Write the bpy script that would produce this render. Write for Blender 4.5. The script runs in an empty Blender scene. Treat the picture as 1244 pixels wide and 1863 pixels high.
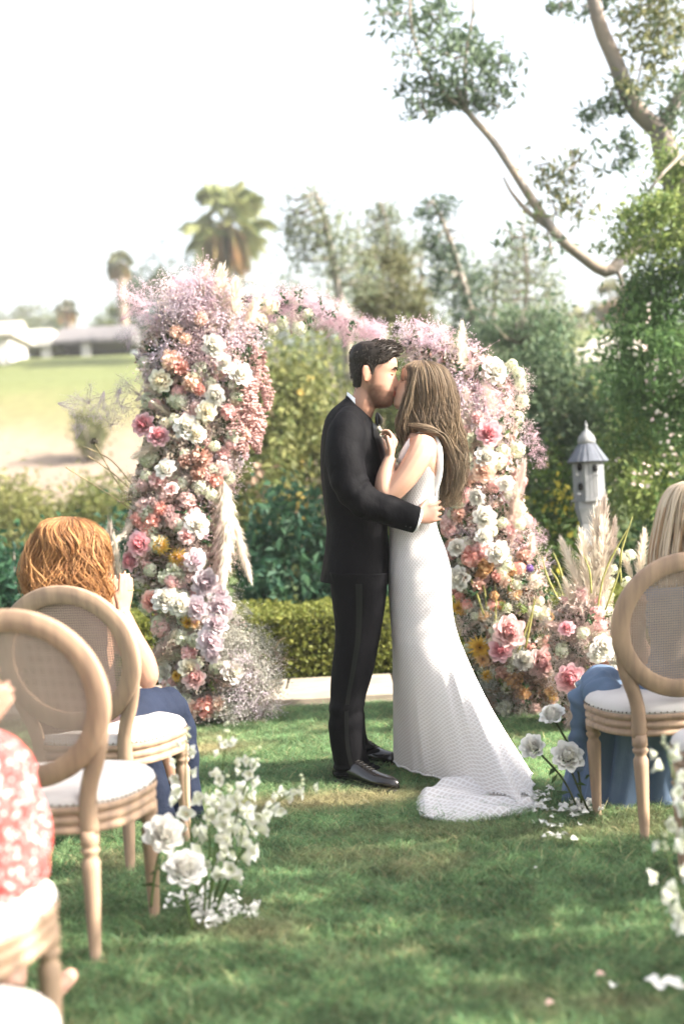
import bpy, math, random
import numpy as np
from mathutils import Vector, Matrix, Euler, noise as mnoise

D = bpy.data
S = bpy.context.scene
C = S.collection
PI = math.pi
R = math.radians

# ------------------------------------------------------------------ camera
CAM_H, ROLL, PITCH, FPX = 1.25, R(3.0), R(-1.02), 2587.0
cam_data = D.cameras.new('camera')
cam = D.objects.new('camera', cam_data)
C.objects.link(cam)
cam_data.sensor_fit = 'VERTICAL'
cam_data.sensor_height = 36.0
cam_data.lens = FPX / 1863.0 * 36.0
cam_data.clip_start, cam_data.clip_end = 0.05, 2000.0
cam_data.dof.use_dof = True
cam_data.dof.focus_distance = 5.95
cam_data.dof.aperture_fstop = 1.6
_f = Vector((0, math.cos(PITCH), math.sin(PITCH)))
_u0 = Vector((0, -math.sin(PITCH), math.cos(PITCH)))
_r0 = Vector((1, 0, 0))
_r = _r0 * math.cos(ROLL) - _u0 * math.sin(ROLL)
_u = _r0 * math.sin(ROLL) + _u0 * math.cos(ROLL)
cam.matrix_world = Matrix(((_r.x, _u.x, -_f.x, 0), (_r.y, _u.y, -_f.y, 0), (_r.z, _u.z, -_f.z, CAM_H), (0, 0, 0, 1)))
S.camera = cam

# ------------------------------------------------------------------ light
SUN_AZ, SUN_EL = R(105), R(34)          # azimuth clockwise from +Y
w = D.worlds.new('World')
S.world = w
w.use_nodes = True
nt = w.node_tree
sky = nt.nodes.new('ShaderNodeTexSky')
sky.sky_type = 'NISHITA'
sky.sun_disc = False
sky.sun_elevation, sky.sun_rotation = SUN_EL, SUN_AZ
sky.air_density, sky.dust_density, sky.ozone_density = 1.0, 5.0, 0.6
milk = nt.nodes.new('ShaderNodeHueSaturation')          # thin milky high cloud
milk.inputs['Saturation'].default_value = 0.42
nt.links.new(sky.outputs[0], milk.inputs['Color'])
nt.links.new(milk.outputs[0], nt.nodes['Background'].inputs[0])
nt.nodes['Background'].inputs[1].default_value = 0.085
sun_data = D.lights.new('sun', 'SUN')
sun_data.energy, sun_data.angle, sun_data.color = 2.6, R(0.5), (1.0, 0.91, 0.79)
sun = D.objects.new('sun', sun_data)
C.objects.link(sun)
SUN_DIR = Vector((math.sin(SUN_AZ) * math.cos(SUN_EL), math.cos(SUN_AZ) * math.cos(SUN_EL), math.sin(SUN_EL)))
sun.rotation_euler = SUN_DIR.to_track_quat('Z', 'Y').to_euler()
sun.location = (8, -4, 12)
S.view_settings.view_transform = 'Standard'
S.view_settings.look = 'None'
S.view_settings.gamma = 1.0
S.view_settings.use_curve_mapping = False
S.view_settings.exposure = 2.7
S.render.engine = 'CYCLES'
S.cycles.use_denoising = True
S.cycles.max_bounces = 8
S.cycles.transparent_max_bounces = 12
S.cycles.caustics_reflective = False
S.cycles.caustics_refractive = False

# ------------------------------------------------------------------ helpers
CAM_P = Vector((0, 0, CAM_H))

def at(px, py, Y):
    """world point at distance Y seen at that place of the photograph"""
    d = _r * ((px - 622.0) / FPX) - _u * ((py - 931.5) / FPX) + _f
    return CAM_P + d * (Y / d.y)

def gr(px, py, z=0.0):
    d = _r * ((px - 622.0) / FPX) - _u * ((py - 931.5) / FPX) + _f
    return CAM_P + d * ((z - CAM_H) / d.z)

def srgb(h):
    """hex to linear"""
    h = h.lstrip('#')
    o = []
    for i in (0, 2, 4):
        c = int(h[i:i + 2], 16) / 255
        o.append(c / 12.92 if c <= .04045 else ((c + .055) / 1.055) ** 2.4)
    return tuple(o)

class MB:
    """collects geometry for ONE mesh object"""
    def __init__(s):
        s.v, s.f, s.c, s.uv, s.n = [], [], [], [], 0
    def add(s, v, f, col=(1, 1, 1), uv=None):
        v = np.asarray(v, float).reshape(-1, 3)
        k = s.n
        s.v.append(v)
        s.n += len(v)
        if isinstance(f, np.ndarray):
            s.f.extend((f + k).tolist())
        else:
            s.f.extend([[i + k for i in q] for q in f])
        col = np.asarray(col, float)
        if col.ndim == 1:
            col = np.broadcast_to(col, (len(v), 3))
        s.c.append(col)
        s.uv.append(np.zeros((len(v), 2)) if uv is None else np.asarray(uv, float))
        return k
    def mesh(s, name, smooth=True, off=None):
        me = D.meshes.new(name)
        v = np.concatenate(s.v) if s.v else np.zeros((0, 3))
        if off is not None:
            v = v - np.array(off)
        me.from_pydata(v.tolist(), [], s.f)
        c = np.concatenate(s.c)
        a = me.color_attributes.new('Col', 'FLOAT_COLOR', 'POINT')
        a.data.foreach_set('color', np.hstack([c, np.ones((len(c), 1))]).astype(np.float32).ravel())
        u = me.attributes.new('uvp', 'FLOAT2', 'POINT')
        u.data.foreach_set('vector', np.concatenate(s.uv).astype(np.float32).ravel())
        if smooth:
            me.polygons.foreach_set('use_smooth', [True] * len(me.polygons))
        me.update()
        return me
    def build(s, name, m, parent=None, smooth=True, local=False):
        off = None
        if parent is not None and not local:
            off = worldloc(parent)
        me = s.mesh(name, smooth, off)
        return place(name, me, m, parent)
    # primitives
    def tube(s, pts, rad, n=6, cap=True, col=(1, 1, 1), flat=None, up=None):
        P = [Vector(p) for p in pts]
        m = len(P)
        rad = [rad] * m if isinstance(rad, (int, float)) else rad
        t0 = (P[1] - P[0]).normalized()
        a = Vector(up) if up is not None else (Vector((0, 0, 1)) if abs(t0.z) < .9 else Vector((1, 0, 0)))
        V = []
        cs = [(math.cos(2 * PI * j / n), math.sin(2 * PI * j / n)) for j in range(n)]
        for i in range(m):
            t = (P[min(i + 1, m - 1)] - P[max(i - 1, 0)])
            t = t.normalized() if t.length > 1e-9 else t0
            b = t.cross(a)
            b = b.normalized() if b.length > 1e-6 else t.orthogonal().normalized()
            a = b.cross(t)
            r1 = rad[i]
            r2 = r1 * (flat[i] if isinstance(flat, (list, tuple)) else flat) if flat else r1
            for cx, sy in cs:
                V.append(P[i] + b * (cx * r1) + a * (sy * r2))
        F = []
        for i in range(m - 1):
            for j in range(n):
                F.append([i * n + j, i * n + (j + 1) % n, (i + 1) * n + (j + 1) % n, (i + 1) * n + j])
        if cap:
            F.append(list(range(n))[::-1])
            F.append([(m - 1) * n + j for j in range(n)])
        s.add([tuple(q) for q in V], F, col)
    def loft(s, rings, cap0=True, cap1=True, col=(1, 1, 1), closed=True, uv=None):
        m, n = len(rings), len(rings[0])
        V = np.array([[tuple(q) for q in r] for r in rings]).reshape(-1, 3)
        F = []
        for i in range(m - 1):
            for j in range(n if closed else n - 1):
                F.append([i * n + j, i * n + (j + 1) % n, (i + 1) * n + (j + 1) % n, (i + 1) * n + j])
        if cap0:
            F.append(list(range(n))[::-1])
        if cap1:
            F.append([(m - 1) * n + j for j in range(n)])
        s.add(V, F, col, uv)
    def lathe(s, prof, n=12, loc=(0, 0, 0), axis=None, col=(1, 1, 1), flute=0):
        """prof: (r, z) list; axis: top offset for a leaning leg"""
        loc = Vector(loc)
        ax = Vector(axis) if axis is not None else Vector((0, 0, 0))
        z0, z1 = prof[0][1], prof[-1][1]
        rings = []
        for r, z in prof:
            t = (z - z0) / (z1 - z0)
            rings.append([loc + ax * t + Vector((math.cos(2 * PI * j / n) * r, math.sin(2 * PI * j / n) * r, z)) for j in range(n)])
        s.loft(rings, col=col)
    def box(s, c, h, rot=0.0, col=(1, 1, 1), bev=0.0):
        c = Vector(c)
        hx, hy, hz = h
        cr, sr = math.cos(rot), math.sin(rot)
        if bev <= 0:
            V = []
            for z in (-hz, hz):
                for x, y in ((-hx, -hy), (hx, -hy), (hx, hy), (-hx, hy)):
                    V.append((c.x + x * cr - y * sr, c.y + x * sr + y * cr, c.z + z))
            s.add(V, [[3, 2, 1, 0], [4, 5, 6, 7], [0, 1, 5, 4], [1, 2, 6, 5], [2, 3, 7, 6], [3, 0, 4, 7]], col)
        else:
            rings = []
            for k, z in ((bev, -hz), (0, -hz + bev), (0, hz - bev), (bev, hz)):
                a, b, q = hx - k, hy - k, bev
                pts = [(-a + q, -b), (a - q, -b), (a, -b + q), (a, b - q), (a - q, b), (-a + q, b), (-a, b - q), (-a, -b + q)]
                rings.append([(c.x + x * cr - y * sr, c.y + x * sr + y * cr, c.z + z) for x, y in pts])
            s.loft(rings, col=col)
    def blobs(s, P, r, rng, col=(1, 1, 1)):
        """tiny octahedra"""
        P = np.asarray(P, float)
        n = len(P)
        r = np.broadcast_to(np.asarray(r, float), (n,))
        o = np.array([(1, 0, 0), (-1, 0, 0), (0, 1, 0), (0, -1, 0), (0, 0, 1), (0, 0, -1)], float)
        V = P[:, None, :] + o[None] * r[:, None, None] * rng.uniform(.75, 1.2, (n, 6, 1))
        f = np.array([(0, 2, 4), (2, 1, 4), (1, 3, 4), (3, 0, 4), (2, 0, 5), (1, 2, 5), (3, 1, 5), (0, 3, 5)])
        F = (f[None] + (np.arange(n) * 6)[:, None, None]).reshape(-1, 3)
        col = np.asarray(col, float)
        if col.ndim == 2:
            col = np.repeat(col, 6, axis=0)
        s.add(V.reshape(-1, 3), F, col)
    def leaves(s, P, size, rng, cols, up=0.3, aspect=.42, droop=0.0, dirs=None):
        """diamond leaves folded along the mid-rib; P centres, cols (n,3)"""
        P = np.asarray(P, float)
        n = len(P)
        size = np.broadcast_to(np.asarray(size, float), (n,)) * rng.uniform(.65, 1.3, n)
        d = rng.normal(0, 1, (n, 3)) if dirs is None else dirs + rng.normal(0, .45, (n, 3))
        d[:, 2] -= droop
        d /= np.linalg.norm(d, axis=1, keepdims=True) + 1e-9
        nr = rng.normal(0, 1, (n, 3))
        nr[:, 2] += up * 3
        sd = np.cross(d, nr)
        sd /= np.linalg.norm(sd, axis=1, keepdims=True) + 1e-9
        nn = np.cross(sd, d)
        L, W = size[:, None] * .5, size[:, None] * aspect * .5
        a = P - d * L
        b = P + sd * W + nn * W * .35
        c = P + d * L - nn * L * .15
        e = P - sd * W + nn * W * .35
        V = np.stack([a, b, c, e], 1).reshape(-1, 3)
        F = np.arange(n * 4).reshape(n, 4)
        F = np.concatenate([F[:, [0, 1, 2]], F[:, [0, 2, 3]]])
        s.add(V, F, np.repeat(np.asarray(cols, float), 4, axis=0))

def worldloc(o):
    p = Vector((0, 0, 0))
    while o is not None:
        p = p + o.location
        o = o.parent
    return p

def place(name, me, m=None, parent=None, loc=None, rot=None, scale=None):
    o = D.objects.new(name, me)
    C.objects.link(o)
    if m is not None:
        if len(me.materials) == 0:
            me.materials.append(m)
        if me.materials[0] != m:
            o.material_slots[0].link = 'OBJECT'
            o.material_slots[0].material = m
    if parent is not None:
        o.parent = parent
    if loc is not None:
        o.location = loc
    if rot is not None:
        o.rotation_euler = rot
    if scale is not None:
        o.scale = (scale,) * 3 if isinstance(scale, (int, float)) else scale
    return o

def tag(o, label, cat, group=None, kind=None):
    o['label'], o['category'] = label, cat
    if group:
        o['group'] = group
    if kind:
        o['kind'] = kind
    return o

def thing(name, label, cat, loc=(0, 0, 0), rot=0.0, group=None):
    o = D.objects.new(name, None)
    o.empty_display_size = .1
    C.objects.link(o)
    o.location = loc
    o.rotation_euler = (0, 0, rot)
    return tag(o, label, cat, group)

def copy_tree(o, parent=None):
    c = o.copy()
    C.objects.link(c)
    c.parent = parent
    for ch in list(o.children):
        copy_tree(ch, c)
    return c

def catmull(A, t):
    """A (m,k) control rows, t in 0..1 (array) -> smooth rows"""
    A = np.asarray(A, float)
    m = len(A)
    t = np.clip(np.asarray(t, float), 0, 1) * (m - 1)
    i = np.clip(t.astype(int), 0, m - 2)
    u = (t - i)[:, None]
    p0, p1, p2, p3 = A[np.maximum(i - 1, 0)], A[i], A[i + 1], A[np.minimum(i + 2, m - 1)]
    return .5 * (2 * p1 + (p2 - p0) * u + (2 * p0 - 5 * p1 + 4 * p2 - p3) * u ** 2 + (3 * p1 - p0 - 3 * p2 + p3) * u ** 3)

def curve(pts, n=12):
    return [Vector(q) for q in catmull([tuple(p) for p in pts], np.linspace(0, 1, n))]

class Sil:
    """a lofted solid given by its outline in the picture: rows (xl, yl, xr, yr, half depth[, depth shift]) at distance Y"""
    def __init__(s, rows, Y, power=2.0):
        A = []
        for r in rows:
            yo = r[5] if len(r) > 5 else 0.0
            a, b = at(r[0], r[1], Y + yo), at(r[2], r[3], Y + yo)
            c, h = (a + b) / 2, (b - a) / 2
            A.append([*c, *h, r[4]])
        s.A, s.pw = np.array(A), power
    def ring(s, t, n=24, off=0.0):
        q = catmull(s.A, [t])[0]
        c, h, b = q[:3], q[3:6], max(q[6], 1e-4)
        hl = np.linalg.norm(h)
        hd = h / (hl + 1e-9)
        th = np.arange(n) * 2 * PI / n
        e = 2.0 / s.pw
        cs, sn = np.cos(th), np.sin(th)
        cs, sn = np.sign(cs) * np.abs(cs) ** e, np.sign(sn) * np.abs(sn) ** e
        return c + np.outer(cs * (hl + off), hd) + np.outer(sn * (b + off), [0, 1, 0])
    def pt(s, th, t, off=0.0):
        th, t = np.atleast_1d(th), np.atleast_1d(t)
        q = catmull(s.A, t)
        h = q[:, 3:6]
        hl = np.linalg.norm(h, axis=1)
        hd = h / (hl[:, None] + 1e-9)
        e = 2.0 / s.pw
        cs, sn = np.cos(th), np.sin(th)
        cs, sn = np.sign(cs) * np.abs(cs) ** e, np.sign(sn) * np.abs(sn) ** e
        return q[:, :3] + (cs * (hl + off))[:, None] * hd + np.outer(sn * (q[:, 6] + off), [0, 1, 0])
    def rings(s, m=24, n=24, off=0.0, t0=0.0, t1=1.0, disp=None):
        out = []
        for k in range(m):
            t = t0 + (t1 - t0) * k / (m - 1)
            r = s.ring(t, n, off)
            if disp is not None:
                c = r.mean(0)
                for j in range(n):
                    dv = r[j] - c
                    dv = dv / (np.linalg.norm(dv) + 1e-9)
                    r[j] = r[j] + dv * disp(2 * PI * j / n, t)
            out.append(r)
        return out

# ------------------------------------------------------------------ materials
def mat(name, base=(.5, .5, .5), rough=.6, spec=.3, attr=False, noise=None, bump=None, trans=0.0, objrand=0.0, sheen=0.0, metal=0.0, twocol=None, sub=0.0):
    """base colour (optionally from Col), noise=(scale, other colour, stretch), bump=(scale, strength, dist)"""
    m = D.materials.new(name)
    m.use_nodes = True
    n, l = m.node_tree.nodes, m.node_tree.links
    b = n['Principled BSDF']
    out = n['Material Output']
    b.inputs['Roughness'].default_value = rough
    b.inputs['Specular IOR Level'].default_value = spec
    b.inputs['Metallic'].default_value = metal
    if sheen:
        b.inputs['Sheen Weight'].default_value = sheen
        b.inputs['Sheen Roughness'].default_value = .4
    if sub:
        b.inputs['Subsurface Weight'].default_value = sub
        b.inputs['Subsurface Radius'].default_value = (.012, .005, .003)
        b.inputs['Subsurface Scale'].default_value = 1.0
    rgb = n.new('ShaderNodeRGB')
    rgb.outputs[0].default_value = (*base, 1)
    col = rgb.outputs[0]
    tc = n.new('ShaderNodeTexCoord')
    if twocol is not None:
        at_ = n.new('ShaderNodeAttribute'); at_.attribute_name = 'Col'
        mx = n.new('ShaderNodeMix'); mx.data_type = 'RGBA'
        sep = n.new('ShaderNodeSeparateColor')
        l.new(at_.outputs['Color'], sep.inputs[0])
        l.new(sep.outputs[0], mx.inputs['Factor'])
        mx.inputs['B'].default_value = (*base, 1)
        mx.inputs['A'].default_value = (*twocol, 1)
        col = mx.outputs['Result']
    if noise:
        tx = n.new('ShaderNodeTexNoise'); tx.inputs['Scale'].default_value = noise[0]
        tx.inputs['Detail'].default_value = 6
        mp = n.new('ShaderNodeMapping')
        mp.inputs['Scale'].default_value = noise[2] if len(noise) > 2 else (1, 1, 1)
        l.new(tc.outputs['Object'], mp.inputs[0]); l.new(mp.outputs[0], tx.inputs[0])
        rp = n.new('ShaderNodeMapRange')
        rp.inputs[1].default_value, rp.inputs[2].default_value = .35, .65
        l.new(tx.outputs[0], rp.inputs[0])
        mx = n.new('ShaderNodeMix'); mx.data_type = 'RGBA'
        l.new(rp.outputs[0], mx.inputs['Factor'])
        l.new(col, mx.inputs['A'])
        mx.inputs['B'].default_value = (*noise[1], 1)
        col = mx.outputs['Result']
    if attr:
        at_ = n.new('ShaderNodeAttribute'); at_.attribute_name = 'Col'
        mx = n.new('ShaderNodeMix'); mx.data_type = 'RGBA'; mx.blend_type = 'MULTIPLY'
        mx.inputs['Factor'].default_value = 1.0
        l.new(col, mx.inputs['A']); l.new(at_.outputs['Color'], mx.inputs['B'])
        col = mx.outputs['Result']
    if objrand:
        oi = n.new('ShaderNodeObjectInfo')
        hs = n.new('ShaderNodeHueSaturation')
        mr = n.new('ShaderNodeMapRange')
        mr.inputs[3].default_value, mr.inputs[4].default_value = 1 - objrand, 1 + objrand
        l.new(oi.outputs['Random'], mr.inputs[0])
        l.new(mr.outputs[0], hs.inputs['Value'])
        l.new(col, hs.inputs['Color'])
        col = hs.outputs[0]
    l.new(col, b.inputs['Base Color'])
    if bump:
        bx = n.new('ShaderNodeTexNoise'); bx.inputs['Scale'].default_value = bump[0]; bx.inputs['Detail'].default_value = 4
        mp2 = n.new('ShaderNodeMapping')
        mp2.inputs['Scale'].default_value = bump[3] if len(bump) > 3 else (1, 1, 1)
        l.new(tc.outputs['Object'], mp2.inputs[0]); l.new(mp2.outputs[0], bx.inputs[0])
        bn = n.new('ShaderNodeBump'); bn.inputs['Strength'].default_value = bump[1]; bn.inputs['Distance'].default_value = bump[2]
        l.new(bx.outputs[0], bn.inputs['Height']); l.new(bn.outputs[0], b.inputs['Normal'])
    if trans:
        tr = n.new('ShaderNodeBsdfTranslucent')
        ms = n.new('ShaderNodeMixShader'); ms.inputs[0].default_value = trans
        l.new(col, tr.inputs[0]); l.new(b.outputs[0], ms.inputs[1]); l.new(tr.outputs[0], ms.inputs[2])
        l.new(ms.outputs[0], out.inputs[0])
    return m

def shade(rng, n, a, b, j=.12):
    """n leaf colours between two tints"""
    t = rng.uniform(0, 1, (n, 1))
    c = np.array(a) * (1 - t) + np.array(b) * t
    return np.clip(c * rng.uniform(1 - j, 1 + j, (n, 1)), 0, 1)

LEAF = mat('foliage', (1, 1, 1), .55, .25, attr=True, trans=.35)
BARK = mat('bark', (.20, .165, .13), .9, .1, noise=(9, (.30, .27, .24), (1, 1, .25)), bump=(30, .5, .02))
WOOD = mat('limed_oak', (.375, .260, .175), .6, .2, noise=(34, (.25, .175, .125), (1, 1, .10)), bump=(60, .15, .004, (1, 1, .1)))
CUSH = mat('cream_upholstery', (.58, .55, .53), .75, .15, noise=(5, (.52, .49, .47)), bump=(300, .12, .002))
NAIL = mat('nail_bronze', (.10, .075, .055), .4, .5, metal=.6)
# ================================================================== the setting
rng = np.random.default_rng(7)
def hill(x, y):
    """height of the ground: flat lawn, a dip, then the slope behind the garden"""
    def ss(a, b, t):
        t = np.clip((t - a) / (b - a), 0, 1)
        return t * t * (3 - 2 * t)
    h = 1.3 * ss(16, 32, y) + 4.0 * ss(32, 48, y) + 1.7 * ss(47, 58, y) + 3 * ss(90, 300, y)
    return h - .25 * ss(9.6, 11, y) * (1 - ss(14, 22, y))

def ground():
    ys = np.concatenate([np.linspace(-30, 8, 20), np.linspace(9.4, 70, 90), np.linspace(75, 900, 25)])
    xs = np.concatenate([-np.geomspace(600, 12, 14), np.linspace(-10, 10, 24), np.geomspace(12, 600, 14)])
    X, Y = np.meshgrid(xs, ys)
    Z = hill(X, Y)
    for i in range(len(ys)):
        for j in range(len(xs)):
            if ys[i] > 12:
                Z[i, j] += .25 * mnoise.noise((xs[j] * .12, ys[i] * .12, 3.1)) * min(1, (ys[i] - 12) / 10)
    m_, n_ = len(ys), len(xs)
    idx = np.arange(m_ * n_).reshape(m_, n_)
    F = np.stack([idx[:-1, :-1], idx[:-1, 1:], idx[1:, 1:], idx[1:, :-1]], -1).reshape(-1, 4)
    b = MB()
    b.add(np.stack([X, Y, Z], -1).reshape(-1, 3), F)
    m = D.materials.new('lawn_and_slope'); m.use_nodes = True
    n, l = m.node_tree.nodes, m.node_tree.links
    bs = n['Principled BSDF']; bs.inputs['Roughness'].default_value = .95; bs.inputs['Specular IOR Level'].default_value = .1
    tc = n.new('ShaderNodeTexCoord')
    sp = n.new('ShaderNodeSeparateXYZ'); l.new(tc.outputs['Object'], sp.inputs[0])
    nz = n.new('ShaderNodeTexNoise'); nz.inputs['Scale'].default_value = .35; nz.inputs['Detail'].default_value = 8
    l.new(tc.outputs['Object'], nz.inputs[0])
    ad = n.new('ShaderNodeMath'); ad.operation = 'MULTIPLY_ADD'; ad.inputs[1].default_value = 7.0
    l.new(nz.outputs[0], ad.inputs[0]); l.new(sp.outputs[1], ad.inputs[2])
    rp = n.new('ShaderNodeValToRGB')
    mr = n.new('ShaderNodeMapRange'); mr.inputs[1].default_value, mr.inputs[2].default_value = 0, 100
    l.new(ad.outputs[0], mr.inputs[0]); l.new(mr.outputs[0], rp.inputs[0])
    e = rp.color_ramp.elements
    e[0].position, e[0].color = 0.0, (.06, .11, .045, 1)
    e[1].position, e[1].color = .17, (.06, .10, .04, 1)
    for p, c in ((.30, (.10, .12, .045)), (.34, (.20, .155, .12)), (.41, (.23, .18, .14)), (.445, (.17, .15, .08)), (.48, (.12, .135, .055)), (.66, (.11, .13, .05))):
        q = e.new(p); q.color = (*c, 1)
    n2 = n.new('ShaderNodeTexNoise'); n2.inputs['Scale'].default_value = 3.0; n2.inputs['Detail'].default_value = 10
    l.new(tc.outputs['Object'], n2.inputs[0])
    hs = n.new('ShaderNodeHueSaturation'); m2 = n.new('ShaderNodeMapRange'); m2.inputs[3].default_value, m2.inputs[4].default_value = .6, 1.35
    l.new(n2.outputs[0], m2.inputs[0]); l.new(m2.outputs[0], hs.inputs['Value']); l.new(rp.outputs[0], hs.inputs['Color'])
    l.new(hs.outputs[0], bs.inputs['Base Color'])
    o = b.build('ground', m)
    o['kind'] = 'structure'
    o['label'] = 'lawn running into the bare tan slope and upper grass terrace behind the garden'
ground()

# ---- turf: blades of grass, one object
def turf():
    g = np.random.default_rng(3)
    tufts = []
    for v in range(5):
        b = MB()
        nb = 46
        for k in range(nb):
            a, r_ = g.uniform(0, 2 * PI), .055 * math.sqrt(g.uniform())
            p = np.array([r_ * math.cos(a), r_ * math.sin(a), -.004])
            h = g.uniform(.016, .042)
            lean = g.normal(0, .85, 2) * h
            d = np.array([lean[0], lean[1], h])
            sd = g.normal(0, 1, 3); sd[2] = 0
            sd = sd / np.linalg.norm(sd) * g.uniform(.0011, .0019)
            q = p + d * .55 + np.array([0, 0, h * .06])
            tip = p + d + np.array([lean[0] * .5, lean[1] * .5, -h * .05])
            t = g.uniform(0, 1)
            c = np.array([.100, .205, .098]) * (1 - t) + np.array([.205, .305, .130]) * t
            if g.uniform() < .13:
                c = np.array([.36, .31, .17])
            c = c * g.uniform(.8, 1.25)
            b.add([p - sd, p + sd, q + sd * .8, q - sd * .8, tip], [[0, 1, 2, 3], [3, 2, 4]], c)
        me = b.mesh('turf_tuft', True)
        tufts.append(me)
    gm = D.materials.new('grass_blade'); gm.use_nodes = True
    n, l = gm.node_tree.nodes, gm.node_tree.links
    bs = n['Principled BSDF']; bs.inputs['Roughness'].default_value = .5; bs.inputs['Specular IOR Level'].default_value = .3
    a_ = n.new('ShaderNodeAttribute'); a_.attribute_name = 'Col'
    ge = n.new('ShaderNodeNewGeometry')
    nz = n.new('ShaderNodeTexNoise'); nz.inputs['Scale'].default_value = 1.7; nz.inputs['Detail'].default_value = 5
    l.new(ge.outputs['Position'], nz.inputs[0])
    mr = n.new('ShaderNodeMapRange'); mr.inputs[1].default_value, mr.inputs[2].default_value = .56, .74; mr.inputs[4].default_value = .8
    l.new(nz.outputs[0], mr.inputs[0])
    # yellow ellipses paint sunlit bands into the blade colour, over the dry noise
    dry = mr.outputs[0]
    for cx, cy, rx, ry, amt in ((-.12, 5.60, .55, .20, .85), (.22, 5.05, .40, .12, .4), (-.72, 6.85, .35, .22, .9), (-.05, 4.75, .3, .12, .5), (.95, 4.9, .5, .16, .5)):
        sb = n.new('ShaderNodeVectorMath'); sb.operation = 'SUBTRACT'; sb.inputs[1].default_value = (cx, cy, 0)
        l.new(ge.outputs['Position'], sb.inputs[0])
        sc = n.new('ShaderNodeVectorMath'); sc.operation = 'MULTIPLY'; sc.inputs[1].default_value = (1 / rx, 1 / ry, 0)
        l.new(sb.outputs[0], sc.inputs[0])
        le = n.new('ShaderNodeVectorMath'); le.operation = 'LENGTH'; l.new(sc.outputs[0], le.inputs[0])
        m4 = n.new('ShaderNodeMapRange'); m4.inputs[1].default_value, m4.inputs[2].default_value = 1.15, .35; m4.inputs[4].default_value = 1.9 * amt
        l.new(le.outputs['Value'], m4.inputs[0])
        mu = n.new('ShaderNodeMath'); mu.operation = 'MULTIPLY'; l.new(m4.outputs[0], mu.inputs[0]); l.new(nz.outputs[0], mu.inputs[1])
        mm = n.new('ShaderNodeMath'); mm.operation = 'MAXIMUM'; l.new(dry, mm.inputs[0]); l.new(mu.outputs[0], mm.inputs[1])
        dry = mm.outputs[0]  # mask holds dry noise patches and painted sunlight together
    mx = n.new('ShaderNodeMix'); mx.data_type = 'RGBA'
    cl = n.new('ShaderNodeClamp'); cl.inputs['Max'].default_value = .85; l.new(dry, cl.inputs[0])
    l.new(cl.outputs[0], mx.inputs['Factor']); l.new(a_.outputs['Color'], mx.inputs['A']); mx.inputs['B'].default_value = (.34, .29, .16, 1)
    n3 = n.new('ShaderNodeTexNoise'); n3.inputs['Scale'].default_value = 6
    l.new(ge.outputs['Position'], n3.inputs[0])
    m3 = n.new('ShaderNodeMapRange'); m3.inputs[1].default_value, m3.inputs[2].default_value = .3, .7; m3.inputs[3].default_value, m3.inputs[4].default_value = .60, 1.45
    n5 = n.new('ShaderNodeTexNoise'); n5.inputs['Scale'].default_value = 42; n5.inputs['Detail'].default_value = 3
    l.new(ge.outputs['Position'], n5.inputs[0])
    m5 = n.new('ShaderNodeMath'); m5.operation = 'MULTIPLY_ADD'; m5.inputs[1].default_value = .9; l.new(n5.outputs[0], m5.inputs[0]); l.new(n3.outputs[0], m5.inputs[2])
    m6 = n.new('ShaderNodeMath'); m6.operation = 'SUBTRACT'; m6.inputs[1].default_value = .45; l.new(m5.outputs[0], m6.inputs[0])
    l.new(m6.outputs[0], m3.inputs[0])
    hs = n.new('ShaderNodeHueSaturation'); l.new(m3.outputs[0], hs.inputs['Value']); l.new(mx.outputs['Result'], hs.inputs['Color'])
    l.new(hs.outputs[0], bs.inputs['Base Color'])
    tr = n.new('ShaderNodeBsdfTranslucent'); l.new(hs.outputs[0], tr.inputs[0])
    ms = n.new('ShaderNodeMixShader'); ms.inputs[0].default_value = .45
    l.new(bs.outputs[0], ms.inputs[1]); l.new(tr.outputs[0], ms.inputs[2]); l.new(ms.outputs[0], n['Material Output'].inputs[0])
    b = MB()
    # the strip of lawn in view, as a fan of quads
    ysx = np.linspace(2.0, 8.06, 14)
    V, F = [], []
    for y in ysx:
        hw = .30 * y + .9
        V += [(-hw, y, .001), (hw, y, .001)]
    for i in range(len(ysx) - 1):
        F.append([2 * i, 2 * i + 1, 2 * i + 3, 2 * i + 2])
    b.add(V, F)
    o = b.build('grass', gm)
    src = []
    for me in tufts:
        me.materials.append(gm)
        src.append(D.objects.new('turf_tuft', me))
    ng = D.node_groups.new('turf', 'GeometryNodeTree')
    ng.interface.new_socket('Geometry', in_out='INPUT', socket_type='NodeSocketGeometry')
    ng.interface.new_socket('Geometry', in_out='OUTPUT', socket_type='NodeSocketGeometry')
    N, L = ng.nodes, ng.links
    gi, go = N.new('NodeGroupInput'), N.new('NodeGroupOutput')
    dp = N.new('GeometryNodeDistributePointsOnFaces'); dp.inputs['Density'].default_value = 620
    L.new(gi.outputs[0], dp.inputs['Mesh'])
    gt = N.new('GeometryNodeGeometryToInstance')
    for so in src:
        oi = N.new('GeometryNodeObjectInfo'); oi.inputs['Object'].default_value = so
        oi.inputs['As Instance'].default_value = True
        L.new(oi.outputs['Geometry'], gt.inputs[0])
    ip = N.new('GeometryNodeInstanceOnPoints')
    L.new(dp.outputs['Points'], ip.inputs['Points']); 
    jn = N.new('GeometryNodeJoinGeometry')
    # join five instances, pick one per point
    for lk in list(gt.inputs[0].links):
        L.new(lk.from_socket, jn.inputs[0])
    N.remove(gt)
    L.new(jn.outputs[0], ip.inputs['Instance'])
    ip.inputs['Pick Instance'].default_value = True
    rv = N.new('FunctionNodeRandomValue'); rv.data_type = 'FLOAT_VECTOR'
    rv.inputs[0].default_value, rv.inputs[1].default_value = (-.12, -.12, 0), (.12, .12, 6.28)
    L.new(rv.outputs[0], ip.inputs['Rotation'])
    rs = N.new('FunctionNodeRandomValue'); rs.data_type = 'FLOAT'
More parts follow.
